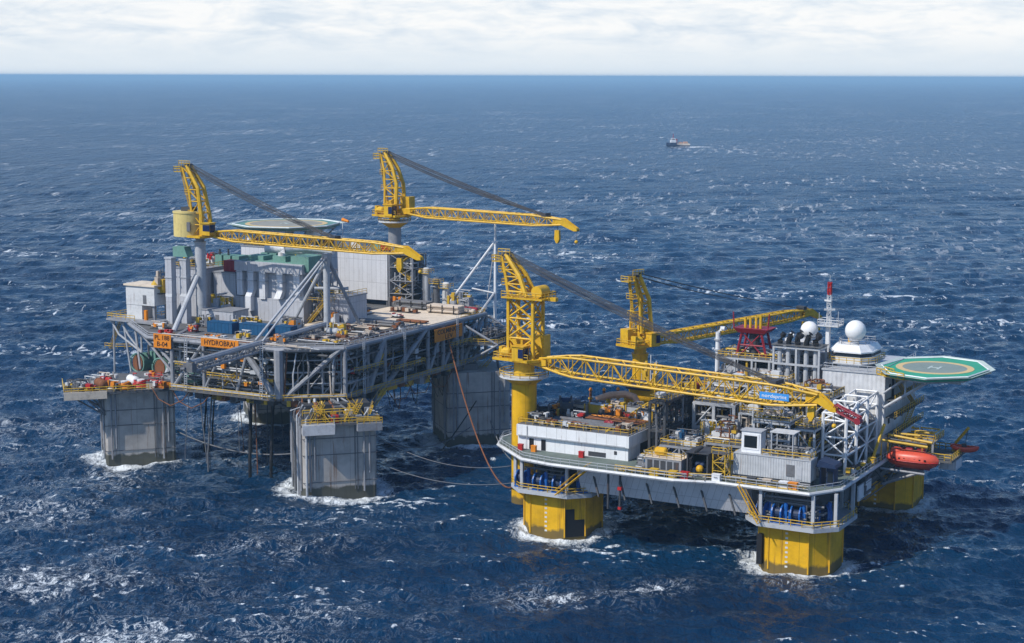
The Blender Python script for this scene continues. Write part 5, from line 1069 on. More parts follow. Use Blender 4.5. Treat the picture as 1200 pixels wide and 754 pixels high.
t = T('grey_store', 'grey box store slung under the boat station platform', 'box', S, (67.4, 34, 13.4)); P(t, 'body', Mesh().box(66.6, 70.0, 33, 37.6, 13.2, 15.2), 'lclad'); P(t, 'hanger', Mesh().box(67, 67.3, 33.2, 33.5, 15.2, 15.5).box(69.4, 69.7, 33.2, 33.5, 15.2, 15.5).box(67, 67.3, 37, 37.3, 15.2, 15.5).box(69.4, 69.7, 37, 37.3, 15.2, 15.5), 'steel')
t = T('crane_boom_rest', 'yellow slanting arm standing on the deck edge at the lattice frame', 'arm', S, (56.8, 18, 16)); P(t, 'arm', Mesh().path([(57, 20, 16), (57.2, 21, 18), (57.4, 26, 22.5)], .32, 6), 'rail'); P(t, 'base', Mesh().box(56.3, 57.7, 19.2, 20.8, 16, 17), 'rail')

# ------------------------------------------------------------------ hoses and mooring ropes between the platforms
def hang(a, b, sag, n=20):
    a = Vector(a); b = Vector(b); return [a.lerp(b, i / n) - Vector((0, 0, sag * 4 * (i / n) * (1 - i / n))) for i in range(n + 1)]
WF = Frame(0, 0, 0)
def rope(lab, pts, r, mt, nm='mooring_rope', cat='rope', grp=None):
    c = pts[0]; me = bpy.data.meshes.new(nm); mb = Mesh().path([Vector(p) - Vector(c) for p in pts], r, 6)
    me.from_pydata(mb.v, [], mb.f); me.materials.append(M[mt]); me.polygons.foreach_set('use_smooth', [True] * len(me.polygons))
    o = bpy.data.objects.new(nm, me); COL.objects.link(o); o.location = c; o['label'] = lab; o['category'] = cat
    if grp: o['group'] = grp
a = A.w(61.6, 41, 27.2); b = S.w(-8.6, -4.2, 8.9); mid1 = a.lerp(b, .5) + Vector((2, -2, -9.5)); mid2 = a.lerp(b, .78) + Vector((1, -1, -6.8))
def bez(ps, n=28):
    out = []
    for i in range(n + 1):
        t_ = i / n; q = [Vector(p) for p in ps]
        while len(q) > 1: q = [q[k].lerp(q[k + 1], t_) for k in range(len(q) - 1)]
        out.append(q[0])
    return out
rope('rust red hose hanging from the orange name board down to the yellow platform', bez([a, a.lerp(b, .45) + Vector((0, 0, -12)), a.lerp(b, .8) + Vector((0, 0, -11)), b]), .17, 'rusty', 'transfer_hose', 'hose')
rope('grey rope from the nearest grey column to the yellow platform, upper of the pair', hang(A.w(66, 3, 11), S.w(-9.4, 1, 12), 3.2), .08, 'mid', grp='mooring ropes between the platforms')
rope('grey rope from the nearest grey column to the yellow platform, lower of the pair', hang(A.w(65, 1, 6.5), S.w(-9.4, -1, 8.6), 2.6), .08, 'mid', grp='mooring ropes between the platforms')
rope('dark rope from the far grey column to the yellow crane pedestal', hang(A.w(67, 52, 6), S.w(-11, 6, 12), 4.5), .15, 'mid', grp='mooring ropes between the platforms')
rope('dark rope low over the water between the two nearest grey columns', hang(A.w(11, 1, 7), A.w(48, -2, 6.5), 2.2), .16, 'mid', grp='mooring ropes between the platforms')
rope('dark slanting line at the foot of the far grey column', hang(A.w(66.4, 46, 12), A.w(60, 40, 0), .3), .14, 'black', grp='mooring ropes between the platforms')
rope('rope stretched from the nearest grey column back to the far grey column', hang(A.w(66, 4, 10), A.w(64, 47, 5), 3.0), .14, 'mid', grp='mooring ropes between the platforms')
# ================================================================== deck clutter: small machines and stores
def lump(fr, nm, lab, cat, u, v, z, sz, mts, seed, grp=None):
    """a small deck machine: boxes, drums and pipes on a skid"""
    q = random.Random(seed); w, d, h = sz
    t = T(nm, lab, cat, fr, (u, v, z), grp)
    P(t, 'base', Mesh().box(u - w / 2, u + w / 2, v - d / 2, v + d / 2, z, z + .22), 'dark')
    m = Mesh(); a = u - w / 2
    while a < u + w / 2 - .5:
        b_ = min(u + w / 2, a + q.uniform(.7, 1.6)); c = v - d / 2 + q.uniform(0, d * .4)
        if q.random() < .65: m.box(a, b_ - .12, c, c + q.uniform(.5, .6) * d, z + .2, z + h * q.uniform(.45, 1))
        else: m.tank((a + .2, c + .5, z + .2 + h * .3), (b_ - .2, c + .5, z + .2 + h * .3), h * .28, 10)
        a = b_
    P(t, 'machine', m, mts[0])
    P(t, 'pipework', Mesh().tangle(u - w / 2, u + w / 2, v - d / 2, v + d / 2, z + .3, z + h * 1.15, int(6 + w * d * .5), (.06, .16), q), mts[1])
    if len(mts) > 2:
        m = Mesh()
        for _ in range(2 + int(w)):
            x, y = u + q.uniform(-.45, .45) * w, v + q.uniform(-.5, .4) * d; s = q.uniform(.2, .5)
            m.box(x - s, x + s, y - s, y + s, z + h * q.uniform(.3, .7), z + h * q.uniform(.75, 1.05))
        P(t, 'fitting', m, mts[2])
    return t
CLT = [('valve_skid', 'red and white valve skid in front of the mint green drums', 'skid', 4.2, -1.6, (5, 3, 2.6), ('whited', 'red', 'orange')), ('valve_skid', 'orange and red hose skid along the front edge of the column platform', 'skid', 4.0, -8.4, (5, 2, 1.8), ('orange', 'red', 'whited')),
       ('valve_skid', 'red and buff valve skid on the column platform beside the farther green drum', 'skid', -6.5, 3.0, (4, 3, 2.2), ('red', 'buff', 'white')), ('pump_skid', 'black and white pump skid in the middle of the column platform', 'skid', -6.0, -7.6, (3.4, 2, 2.2), ('dark', 'whited', 'orange')),
       ('pump_skid', 'dark pump skid with red fittings near the railed outer end of the column platform', 'skid', -11.2, -8.0, (3.4, 2, 1.8), ('dark', 'rail', 'red')), ('pump_skid', 'rust and white pump skid beside the saddle of the nearer drum', 'skid', 7.2, -3.6, (2.6, 2.6, 2.4), ('rusty', 'orange', 'white')),
       ('pump_skid', 'yellow pump skid at the railed outer end of the column platform', 'skid', -15.4, -2.6, (2.4, 2.4, 1.8), ('rail', 'mid', 'whited'))]
for i, (nm, lab, cat, p_, q_, sz, mts) in enumerate(CLT):
    u, v = PQ(p_, q_); lump(A, nm, lab, cat, u, v, 17.8, sz, mts, 300 + i)
AL = [('tank_skid', 'tall grey tank skid beside the root of the flare boom', 'skid', 38.6, 10, 31, (3, 4, 3.6), ('lsteel', 'mid', 'orange')), ('tank_skid', 'grey and white tank skid on the corner deck behind the A-shaped frame', 'skid', 48, 13.6, 31, (4, 3, 2.8), ('lsteel', 'whited', 'rail')),
      ('tank_skid', 'dark tank skid at the strip sign end of the corner deck edge', 'skid', 45.6, -5.6, 31, (5, 2, 2.4), ('mid', 'lsteel', 'orange')), ('tank_skid', 'brown tank skid on the corner deck between hose racks', 'skid', 52.4, 9.6, 31, (3, 2.4, 2.2), ('rusty', 'lsteel', 'rail')),
      ('tank_skid', 'white tank skid along the edge beside the orange name board', 'skid', 57.4, 25.6, 31, (3, 4, 2.0), ('whited', 'mid', 'rusty')), ('tank_skid', 'grey tank skid with yellow fittings between blue containers and deck edge', 'skid', 35, -4.6, 31, (4, 2.4, 2.2), ('steel', 'lsteel', 'rail')),
      ('valve_skid', 'rusty valve skid at the deck edge above the orange plate sign', 'skid', 14.5, -6.0, 31, (4, 2.2, 1.5), ('rusty', 'buff', 'red')), ('valve_skid', 'pale valve skid between the crane pedestal props and the deck edge', 'skid', 6, 2, 31, (4, 3, 1.6), ('whited', 'buff', 'orange')),
      ('pump_skid', 'red pump skid in front of the blue container nearest the strip sign', 'skid', 16, 1.5, 31, (3, 2, 1.7), ('red', 'lsteel', 'orange')), ('pump_skid', 'white pump skid at the deck edge in front of the blue containers', 'skid', 28, -5.4, 31, (6, 2, 1.2), ('whited', 'mid', 'orange')),
      ('pump_skid', 'dark pump skid between the crane pedestal and the low dark module', 'skid', 13.2, 10, 31, (4, 4, 2.4), ('mid', 'steel', 'rail')), ('tool_rack', 'dark tool rack behind the row of blue containers', 'rack', 24, 11, 31, (8, 3, 3.0), ('dark', 'lsteel', 'rail')),
      ('tool_rack', 'grey tool rack between two flare boom stays', 'rack', 35, 14, 31, (6, 4, 2.8), ('steel', 'mid', 'rail')), ('compressor', 'grey compressor in front of the block with the yellow stair', 'compressor', 38.5, 25.5, 31, (4, 3, 3.6), ('lsteel', 'mid', 'orange')),
      ('hose_rack', 'dark hose rack on the corner deck to the sea side of the A-shaped frame', 'rack', 49, 6, 31, (7, 4, 1.3), ('dark', 'mid', 'buff')), ('hose_rack', 'buff hose rack on the corner deck nearest the corner itself', 'rack', 54, 2.6, 31, (5, 3, 1.1), ('mid', 'buff', 'rail')),
      ('cable_reel_skid', 'yellow and dark reel skid beside the foot of the A-shaped frame', 'skid', 46, 15, 31, (4, 3, 1.8), ('rail', 'dark', 'whited')), ('cable_reel_skid', 'grey reel skid along the open edge of the corner deck', 'skid', 57, 13, 31, (3, 7, 1.5), ('steel', 'buff', 'dark')),
      ('drill_tools', 'dark and buff drilling tools at the corner of the tan deck', 'tools', 51, 21.4, 31.45, (7, 3, 1.1), ('dark', 'buff', 'rusty')), ('drill_tools', 'pale drilling tools at the inner edge of the tan deck', 'tools', 36, 41, 31.45, (3, 9, 1.3), ('whited', 'mid', 'orange')),
      ('drill_tools', 'small dark crates in the middle of the tan deck', 'tools', 46.5, 42, 31.45, (3, 1.6, 1.0), ('dark', 'red', 'whited')), ('drill_tools', 'rust coloured tools by the back edge of the tan deck', 'tools', 43, 51, 31.45, (8, 2, 1.3), ('rusty', 'dark', 'buff')),
      ('manifold', 'tall grey manifold between the slim vessels and the white pole tower', 'manifold', 51, 65.4, 31, (7, 4, 4.5), ('steel', 'lsteel', 'rail')), ('manifold', 'grey manifold at the foot of the open stair tower', 'manifold', 36, 59, 31, (5, 2.4, 3), ('mid', 'lsteel', 'orange')),
      ('manifold', 'grey and white manifold between the duct pair and the small grey module', 'manifold', 9.4, 21, 31, (5, 5, 6), ('clad', 'lsteel', 'rail')), ('roof_unit', 'grey roof unit with yellow fittings at the outer end of the equipment room roof', 'roof unit', -3, 26, 43, (6, 4, 2.2), ('mid', 'lsteel', 'rail')),
      ('roof_unit', 'white roof unit beside the mint generator on the equipment room roof', 'roof unit', -2, 32, 43, (5, 3, 2.8), ('whited', 'dark', 'red')), ('roof_unit', 'white boxed roof unit in front of the helideck support', 'roof unit', -4, 52, 46, (5, 3, 1.9), ('white', 'lsteel', 'red')),
      ('roof_unit', 'dark roof unit behind the ducted module exhaust pipe', 'roof unit', 16, 46, 43, (6, 5, 2.6), ('dark', 'mint', 'rail')), ('roof_unit', 'red and white roof unit beside the windsock', 'roof unit', 11, 64.5, 45, (3, 3, 2.2), ('whited', 'red', 'orange')),
      ('yellow_scaffold', 'yellow scaffold and pipes between beige house and grey ducts', 'scaffold', -.6, 10.6, 38, (2.6, 4, 5.4), ('rail', 'mid', 'buff'))]
for i, (nm, lab, cat, u, v, z, sz, mts) in enumerate(AL):
    t = lump(A, nm, lab, cat, u, v, z, sz, mts, 100 + i)
    if nm == 'yellow_scaffold': P(t, 'support_leg', Mesh().box(-1.7, -1.4, 9, 9.3, 31.8, 38).box(.2, .5, 12, 12.3, 31.8, 38), 'rail')
SL = [('stores_pile', 'brown and grey stores along the front railing of the store house roof, crane end', 'stores', -3, -2.0, 21.15, (5, 1.4, 1.5), ('buff', 'dark', 'rusty')), ('stores_pile', 'dark and white stores along the front railing of the store house roof, middle', 'stores', 3.6, -2.0, 21.15, (6, 1.4, 1.3), ('mid', 'rusty', 'whited')), ('stores_pile', 'black hoses and orange bundles along the sea side edge of the store house roof', 'stores', -7.2, 9.5, 21.15, (2.6, 6, 1.8), ('black', 'dark', 'orange')), ('stores_pile', 'grey racks next to the yellow basket on the store house roof', 'stores', 4.4, 15.6, 21.15, (3.4, 3, 2.4), ('steel', 'buff', 'rail')),
      ('stores_pile', 'brown sacks and pipes at the lattice end of the store house roof front edge', 'stores', 13.4, 0.6, 21.15, (3, 4, 1.5), ('rusty', 'buff', 'dark')), ('stores_pile', 'dark pallets behind the pipe rack in the middle of the store house roof', 'stores', 0.4, 6.4, 21.15, (3, 2.4, 1.6), ('dark', 'lsteel', 'red')),
      ('stores_pile', 'white and orange packs between the grey basket and the white bin', 'stores', 11.4, 9.6, 21.15, (2.4, 3, 1.7), ('whited', 'orange', 'dark')), ('pump_skid', 'grey pump skid with blue drums beside the generator box roof end', 'skid', 21.0, -7.0, 16, (2.2, 4, 2.6), ('mid', 'lsteel', 'cblue')),
      ('valve_skid', 'tall white and yellow valve skid in front of the grey portal frame', 'skid', 27.6, 9.4, 16, (4, 4, 7), ('lsteel', 'whited', 'rail')), ('valve_skid', 'tall dark valve skid between the portal frame and the dark pipe module', 'skid', 31.6, 9.6, 16, (3, 4, 8), ('mid', 'rusty', 'whited')),
      ('valve_skid', 'low buff valve skid beside the white control cabin', 'skid', 37.2, -2.6, 16, (3, 3, 4.4), ('buff', 'lsteel', 'rail')), ('roof_unit', 'grey and rust roof unit on the low pipe module beside the control cabin', 'roof unit', 34, 4, 21.2, (6, 4, 2.6), ('lsteel', 'rusty', 'rail')),
      ('roof_unit', 'white roof unit on the low pipe module behind the generator box', 'roof unit', 25.4, 2.6, 20.0, (6, 4, 2.2), ('whited', 'mid', 'cblue')), ('winch_skid', 'black and grey winch skid at the crane corner of the store house roof', 'skid', -6, 0.5, 21.15, (4, 3, 2), ('black', 'mid', 'whited')), ('stores_pile', 'pile of dark stores in the middle of the store house roof', 'stores', 5, 11.6, 21.15, (5, 3.4, 2), ('dark', 'buff', 'orange')),
      ('stores_pile', 'pile of pale boxes at the far edge of the store house roof', 'stores', 10, 18, 21.15, (6, 2.4, 2.2), ('whited', 'dark', 'rail')), ('stores_pile', 'rusty scrap pile behind the rust and orange bars', 'stores', 8.4, 11.4, 21.15, (3, 2, 1.4), ('rusty', 'dark', 'red')),
      ('stores_pile', 'buff sacks and black pipes beside the dark winch drum', 'stores', -1.6, 8.6, 21.15, (3.4, 3, 1.7), ('buff', 'black', 'whited')), ('pump_skid', 'blue pump skid on deck behind the generator box', 'skid', 26, -3.2, 16, (5, 2.4, 1.8), ('cblue', 'lsteel', 'rail')),
      ('pump_skid', 'yellow pump skid behind the engine shed', 'skid', 33, -1.6, 16, (4, 2, 2.4), ('rail', 'dark', 'whited')), ('pump_skid', 'grey pump skid at the foot of the dark pipe tower', 'skid', 19, -1.4, 16, (3, 4, 2), ('mid', 'lsteel', 'rail')),
      ('valve_skid', 'white valve skid on deck between dark pipe tower and grey portal frame', 'skid', 24, 9.6, 16, (6, 3, 4), ('whited', 'steel', 'cblue')), ('valve_skid', 'grey and yellow valve skid behind the low pipe module by the cabin', 'skid', 35, 10, 16, (7, 3, 5), ('mid', 'lsteel', 'rail')),
      ('valve_skid', 'blue and white valve skid on top of the grey portal frame', 'skid', 26.6, 16.5, 26.0, (7, 4, 2), ('whited', 'mid', 'cblue')), ('roof_unit', 'white and yellow roof unit on the dark module under the crane boom', 'roof unit', 36, 17, 27.2, (6, 5, 2.2), ('whited', 'lsteel', 'rail')),
      ('roof_unit', 'buff and white roof unit on top of the busy grey pipe module', 'roof unit', 42.5, 6.4, 26.0, (5, 4, 1.8), ('buff', 'lsteel', 'rail')), ('roof_unit', 'grey roof unit on the tall module before the exhaust stacks', 'roof unit', 45, 20.4, 28.4, (6, 5, 2.2), ('lsteel', 'rusty', 'rail')),
      ('roof_unit', 'dark red roof unit on the far module behind the store house', 'roof unit', 14, 29, 24.7, (6, 6, 2.4), ('dred', 'mid', 'rail')), ('roof_unit', 'white roof unit with orange fittings beside the dark red roof unit', 'roof unit', 24, 29.4, 26.7, (8, 6, 2.6), ('whited', 'mid', 'orange')),
      ('stores_pile', 'yellow and white stores on deck between far crane and grey derrick module', 'stores', 6, 44, 16, (12, 8, 6), ('whited', 'mid', 'rail')), ('stores_pile', 'dark red hose tower stores beside the far crane pedestal', 'stores', -2.6, 47, 16, (4, 4, 11), ('dred', 'whited', 'rail')),
      ('stores_pile', 'grey stores at the deck edge behind the accommodation block front', 'stores', 36, 41, 16, (8, 6, 13), ('lclad', 'lsteel', 'rail')), ('wire_reel', 'buff wire reels between navy shelter and lattice frame foot', 'reel', 52.8, 4.2, 16, (3.4, 3, 2.6), ('buff', 'mid', 'white')),
      ('deck_pump', 'row of small white pumps at the lattice frame foot', 'pump', 56.6, 9.5, 16, (1.6, 5, 1.4), ('white', 'dark', 'rail')), ('deck_pump', 'green and white pump at the deck edge below the yellow slanting arm', 'pump', 57, 14.6, 16, (1.5, 3, 1.3), ('hgreen', 'white', 'rail'))]
for i, (nm, lab, cat, u, v, z, sz, mts) in enumerate(SL): lump(S, nm, lab, cat, u, v, z, sz, mts, 200 + i)
pmod('tall pale pipe rack on deck between the yellow winch house and the dark middle module', (22, 30.5, 21.5, 24.2, 16, 28.4), 3, 401, ('lsteel', 'whited', 'rail', 'buff'), 1.6, 1)
pmod('tall brown and grey pipe rack between dark middle module and the front pipe modules', (31.5, 38.5, 22.5, 26.5, 16, 29.6), 3, 402, ('steel', 'rusty', 'lsteel', 'buff'), 1.3, 2)
pmod('narrow grey pipe rack squeezed between portal frame and busy grey pipe module', (33, 38.4, 10.8, 12.6, 16, 25), 3, 403, ('lsteel', 'buff', 'rail', 'whited'), 1.8, 1)
# pipe runs and cable trays that belong to the platforms themselves
q = random.Random(77)
for k, mt in enumerate(('mid', 'buff', 'lsteel', 'rusty')):
    P(pa, 'edge_pipework', Mesh().tangle(13, 59, -9, -6.5, 31.05, 32.0, 9, (.06, .14), q).tangle(56.5, 59.6, 2, 34, 31.05, 32.2, 9, (.06, .16), q).tangle(44, 58, 0, 20, 31.05, 31.7, 8, (.06, .14), q), mt)
for k, mt in enumerate(('lsteel', 'rail', 'mid', 'dark')):
    P(ps, 'edge_pipework', Mesh().tangle(17, 35, -11, -9.4, 16.05, 17, 8, (.05, .12), q).tangle(38, 54, -9, -6.6, 16.05, 17.1, 9, (.05, .12), q).tangle(19, 50, 0, 4, 16.05, 18.6, 16, (.08, .16), q), mt)
tr = Mesh()
for u in range(13, 60, 4):
    if u < 49: tr.box(u, u + .3, -10.0, -9.7, 28.6, 30.2)
P(pa, 'cable_tray', Mesh().box(13, 48, -10.2, -9.95, 28.9, 29.2).box(20, 48, -10.15, -9.9, 24.4, 24.65), 'dark')
P(pa, 'cable_tray', Mesh().box(60.1, 60.4, 1, 34, 28.6, 28.9).box(60.1, 60.35, 2, 60, 23.9, 24.2), 'dark')
# small dark hanging boxes, lamps and ladders along the truss sides
for k in range(16):
    u = q.uniform(20, 47); z = q.uniform(21.5, 28); P(pa, 'junction_box', Mesh().box(u, u + q.uniform(.6, 1.6), -9.3, -8.6, z, z + q.uniform(.6, 1.6)), q.choice(['mid', 'dark', 'whited', 'rail', 'orange', 'lsteel']))
for k in range(18):
    v = q.uniform(2, 58); z = q.uniform(21.2, 28.6); P(pa, 'junction_box', Mesh().box(58.8, 59.5, v, v + q.uniform(.6, 1.8), z, z + q.uniform(.6, 1.7)), q.choice(['mid', 'dark', 'whited', 'rail', 'red', 'lsteel']))
# ================================================================== CRANES
def crane(nm, lab, fr, ang, u, v, z0, zp, zd, rp, pmat, mat, tip, zb, ztip, gx, style, cfrac, deckr=4.4, bw=2.6, bh=2.7, rail=True, lat=None, hook=.93, nose=4.5, ring=None, hookdrop=4.0):
    """z0 pedestal foot, zp pedestal head, zd slewing deck, boom from x=root at height zb to tip at ztip; gx = gantry side outline (x, z) for back and front legs"""
    c = fr.sub(u, v, ang)
    t = T(nm, lab, 'crane', c, (0, 0, z0))
    pd = P(t, 'pedestal', Mesh().cyl(0, 0, z0, zp - 1.0, rp, rp, 24).cyl(0, 0, zp - 1.0, zp, rp, rp * 1.15, 24), pmat, smooth=True)
    if ring: 
        P(t, 'walkway', ringm((0, 0), rp * .9, ring, zp, zp + .35, 28), 'whited')
        P(t, 'walkway_railing', Mesh().rail([(ring * math.cos(a * PI / 8), ring * math.sin(a * PI / 8), zp + .35) for a in range(17)], 1.1, 1.6, .08), 'rail')
        P(t, 'walkway_bracket', Mesh().cyl(0, 0, zp - 1.4, zp - .01, rp * 1.02, ring * .9, 24), mat)
    P(t, 'slewing_neck', Mesh().cyl(0, 0, zp, zd - .5, rp * .82, rp * .82, 20).cyl(0, 0, zd - .9, zd - .5, rp * 1.1, rp * 1.1, 20), mat if style != 'drum' else 'steel')
    P(t, 'slewing_deck', Mesh().prism([(-deckr * 1.15, -deckr * .8), (deckr * .7, -deckr * .9), (deckr, -deckr * .4), (deckr, deckr * .4), (deckr * .7, deckr * .9), (-deckr * 1.15, deckr * .8)], zd - .5, zd), mat)
    if rail: P(t, 'railing', Mesh().rail([(deckr * .7, -deckr * .85, zd), (-deckr * 1.1, -deckr * .78, zd), (-deckr * 1.1, deckr * .78, zd), (deckr * .7, deckr * .85, zd)], 1.1, 1.4, .08), 'rail')
    # cab
    if style == 'drum':
        P(t, 'machinery_house', Mesh().cyl(-3.2, 0, zd - .4, zd + 5.2, 3.7, 3.7, 28).cyl(-3.2, 0, zd + 5.2, zd + 5.6, 3.85, 3.85, 28), 'cream', smooth=True)
        P(t, 'roof_machinery', Mesh().box(-4.6, -1.6, -1.2, 1.2, zd + 5.6, zd + 6.6), 'dark')
        cb = P(t, 'cab', Mesh().box(2.3, 5.0, -2.6, -.4, zd + .2, zd + 3.0), mat)
        P(cb, 'window', Mesh().box(3.0, 5.06, -2.66, -2.604, zd + 1.2, zd + 2.7).box(5.003, 5.06, -2.4, -.6, zd + .9, zd + 2.7), 'cabglass'); P(cb, 'roof', Mesh().box(2.2, 5.2, -2.8, -.2, zd + 3.0, zd + 3.2), 'rail')
        P(cb, 'side_door', Mesh().box(-1.4, -.4, -3.2, -2.9, zd + 1, zd + 3.2), 'mid')
    else:
        P(t, 'machinery_house', Mesh().box(-3.6, -.6, 0.3, 2.8, zd, zd + 3.4).box(1.6, 4.4, .4, 2.9, zd, zd + 4.6), mat)
        P(t, 'hoist_motor', Mesh().tank((-3.6, -2.2, zd + 1.1), (-2.0, -2.2, zd + 1.1), .9, 12).box(-4.2, -3.5, -2.9, -1.4, zd, zd + 2.2), mat)
        cb = P(t, 'cab', Mesh().box(-.4, 2.2, -4.1, -1.9, zd - .3, zd + 2.6), mat)
        P(cb, 'window', Mesh().box(2.203, 2.3, -3.9, -2.1, zd + .1, zd + 2.3).box(1.1, 2.25, -4.17, -4.103, zd + .4, zd + 2.2), 'cabglass'); P(cb, 'roof', Mesh().box(-.6, 2.5, -4.3, -1.7, zd + 2.6, zd + 2.8), 'yellow')
    # lattice tower under the gantry
    if lat:
        x0, x1, zt, w = lat; zb0 = zd
        k = 3; m = Mesh()
        for x in (x0, x1):
            for y in (-w, w): m.box(x - .28, x + .28, y - .28, y + .28, zb0, zt)
        for i in range(k):
            za, zc = zb0 + (zt - zb0) * i / k, zb0 + (zt - zb0) * (i + 1) / k
            for y in (-w, w): m.tube((x0, y, za), (x1, y, zc), .22, 5).tube((x1, y, za), (x0, y, zc), .22, 5).tube((x0, y, zc), (x1, y, zc), .22, 5)
            for x in (x0, x1): m.tube((x, -w, za), (x, w, zc), .2, 5).tube((x, w, za), (x, -w, zc), .2, 5)
        P(t, 'lattice_tower', m, mat)
        P(t, 'tower_platform', Mesh().box(x0 - 1.2, x1 + 2.6, -w - .9, w + .9, zt, zt + .3), mat); P(t, 'tower_railing', Mesh().rail([(x0 - 1.2, -w - .8, zt + .3), (x1 + 2.5, -w - .8, zt + .3), (x1 + 2.5, w + .8, zt + .3), (x0 - 1.2, w + .8, zt + .3)], 1.1, 1.3, .09), 'rail')
        P(t, 'hoist_drum', Mesh().path([(x1 + .6, -1.6, zt + 1.5), (x1 + .6, 1.6, zt + 1.5)], 1.25, 14), mat, smooth=True); P(t, 'hoist_bracket', Mesh().box(x1 + 1.2, x1 + 4.4, -.5, .5, zt - .2, zt + .5), mat)
    m = Mesh(); back, front = gx; w0, w1 = 1.9, .75
    n = max(len(back), len(front))
    for y in (-1, 1):
        for leg, rr in ((back, .3), (front, .5)):
            m.path([(x, y * (w0 + (w1 - w0) * (z - leg[0][1]) / (leg[-1][1] - leg[0][1])), z) for x, z in leg], rr, 6)
    zlo, zhi = back[0][1], back[-1][1]
    def on(leg, z):
        for (xa, za), (xb, zb_) in zip(leg[:-1], leg[1:]):
            if za <= z <= zb_: return xa + (xb - xa) * (z - za) / (zb_ - za)
        return leg[-1][0]
    k = 6; prev = None
    for i in range(k + 1):
        z = zlo + (zhi - zlo) * i / k; w = w0 + (w1 - w0) * i / k; xa, xb = on(back, z), on(front, z)
        for y in (-1, 1):
            m.tube((xa, y * w, z), (xb, y * w, z), .14, 5)
            if prev: m.tube((prev[0] if i % 2 else prev[1], y * prev[2], prev[3]), (xb if i % 2 else xa, y * w, z), .14, 5)
        m.tube((xa, -w, z), (xa, w, z), .13, 5).tube((xb, -w, z), (xb, w, z), .16, 5)
        prev = (xa, xb, w, z)
    P(t, 'gantry', m, mat)
    xt, zt_ = back[-1]; xf = front[-1][0]
    P(t, 'sheave_head', Mesh().path([(xf, -1.1, zt_ + .1), (xf, 1.1, zt_ + .1)], .55, 10).box(xt - .3, xf + .4, -1.0, 1.0, zt_ - .2, zt_ + .15), 'dark')
    P(t, 'top_platform', Mesh().box(xt - 2.0, xt + .2, -1.3, 1.3, zt_ - 1.4, zt_ - 1.2).rail([(xt - 2, 1.3, zt_ - 1.2), (xt - 2, -1.3, zt_ - 1.2), (xt, -1.3, zt_ - 1.2)], 1.1, 1.1, .09).rail([(xt - .6, -1.1, zt_ + .1), (xf + 1.2, -1.1, zt_ + .1)], 1.2, .9, .09), 'rail')
    P(t, 'ladder', Mesh().stair((back[0][0] - .5, 0, zlo), (xt - .6, 0, zt_ - 1.4), .7, (0, 1, 0)), 'rail')
    for fz in (.3, .6): 
        z = zlo + (zhi - zlo) * fz; x = on(back, z); P(t, 'gantry_platform', Mesh().box(x - 1.5, x + .1, -1.2, 1.2, z - .1, z).rail([(x - 1.5, 1.2, z), (x - 1.5, -1.2, z), (x, -1.2, z)], 1.1, 1.1, .08), 'rail')
    # boom
    x0 = deckr * .75
    P(t, 'boom', Mesh().lattice((x0, 0, zb), (tip - nose, 0, ztip), bw, bh, bh * .8, .25, .12, .35, .5, 8), mat)
    dz = (ztip - zb) / (tip - nose - x0)
    P(t, 'boom_root', Mesh().yprism([(x0 - 1.6, zb - .7), (x0 + .4, zb - .8), (x0 + 2.4, zb - .55), (x0 + 2.4, zb + .55), (x0 + .4, zb + .7), (x0 - 1.6, zb + .3)], -bw * .34, -bw * .22).yprism([(x0 - 1.6, zb - .7), (x0 + .4, zb - .8), (x0 + 2.4, zb - .55), (x0 + 2.4, zb + .55), (x0 + .4, zb + .7), (x0 - 1.6, zb + .3)], bw * .22, bw * .34), mat)
    xe = tip - nose
    P(t, 'boom_tip', Mesh().yprism([(xe - 2.4, ztip + .9), (xe + .4, ztip + 1.0), (tip - .3, ztip - 1.3), (tip, ztip - 1.9), (tip - 1.0, ztip - 2.0), (xe, ztip - .7), (xe - 2.4, ztip - .7)], -.75, -.6).yprism([(xe - 2.4, ztip + .9), (xe + .4, ztip + 1.0), (tip - .3, ztip - 1.3), (tip, ztip - 1.9), (tip - 1.0, ztip - 2.0), (xe, ztip - .7), (xe - 2.4, ztip - .7)], .6, .75).path([(tip - .6, -.6, ztip - 1.6), (tip - .6, .6, ztip - 1.6)], .5, 10).path([(xe, -.6, ztip), (xe, .6, ztip)], .7, 10), mat)
    P(t, 'boom_walkway', Mesh().box(x0 + 3, xe - 3, -.4, .4, (zb + ztip) / 2 - bh * .42, (zb + ztip) / 2 - bh * .42 + .08) if abs(ztip - zb) < .3 else Mesh().path([(x0 + 3, 0, zb - bh * .4), (xe - 3, 0, ztip - bh * .4)], .25, 4), 'rail')
    m = Mesh(); xc = x0 + (xe - x0) * cfrac; wr = .05 if hook > .91 else .03; zc = zb + (ztip - zb) * cfrac + bh / 2
    for y in (-1.1, -.7, -.3, .3, .7, 1.1):
        for e in (0, 1): m.path(hang((xf, y, zt_ + .5 - .75 * e), (xc + 1.2 * e, y * 1.1, zc), .4 + .7 * e, 8), wr, 4)
    P(t, 'luffing_wire', m, 'wire')
    P(t, 'pendant_bracket', Mesh().box(xc - .6, xc + .6, -bw * .5, bw * .5, zc - .1, zc + .7), 'dark')
    xh = xe - 1.5
    P(t, 'hook_wire', Mesh().tube((xh, .2, ztip - .7), (xh, .2, ztip - hookdrop), .07, 4).tube((tip - .6, 0, ztip - 2), (tip - .6, 0, ztip - 4.2), .06, 4), 'wire')
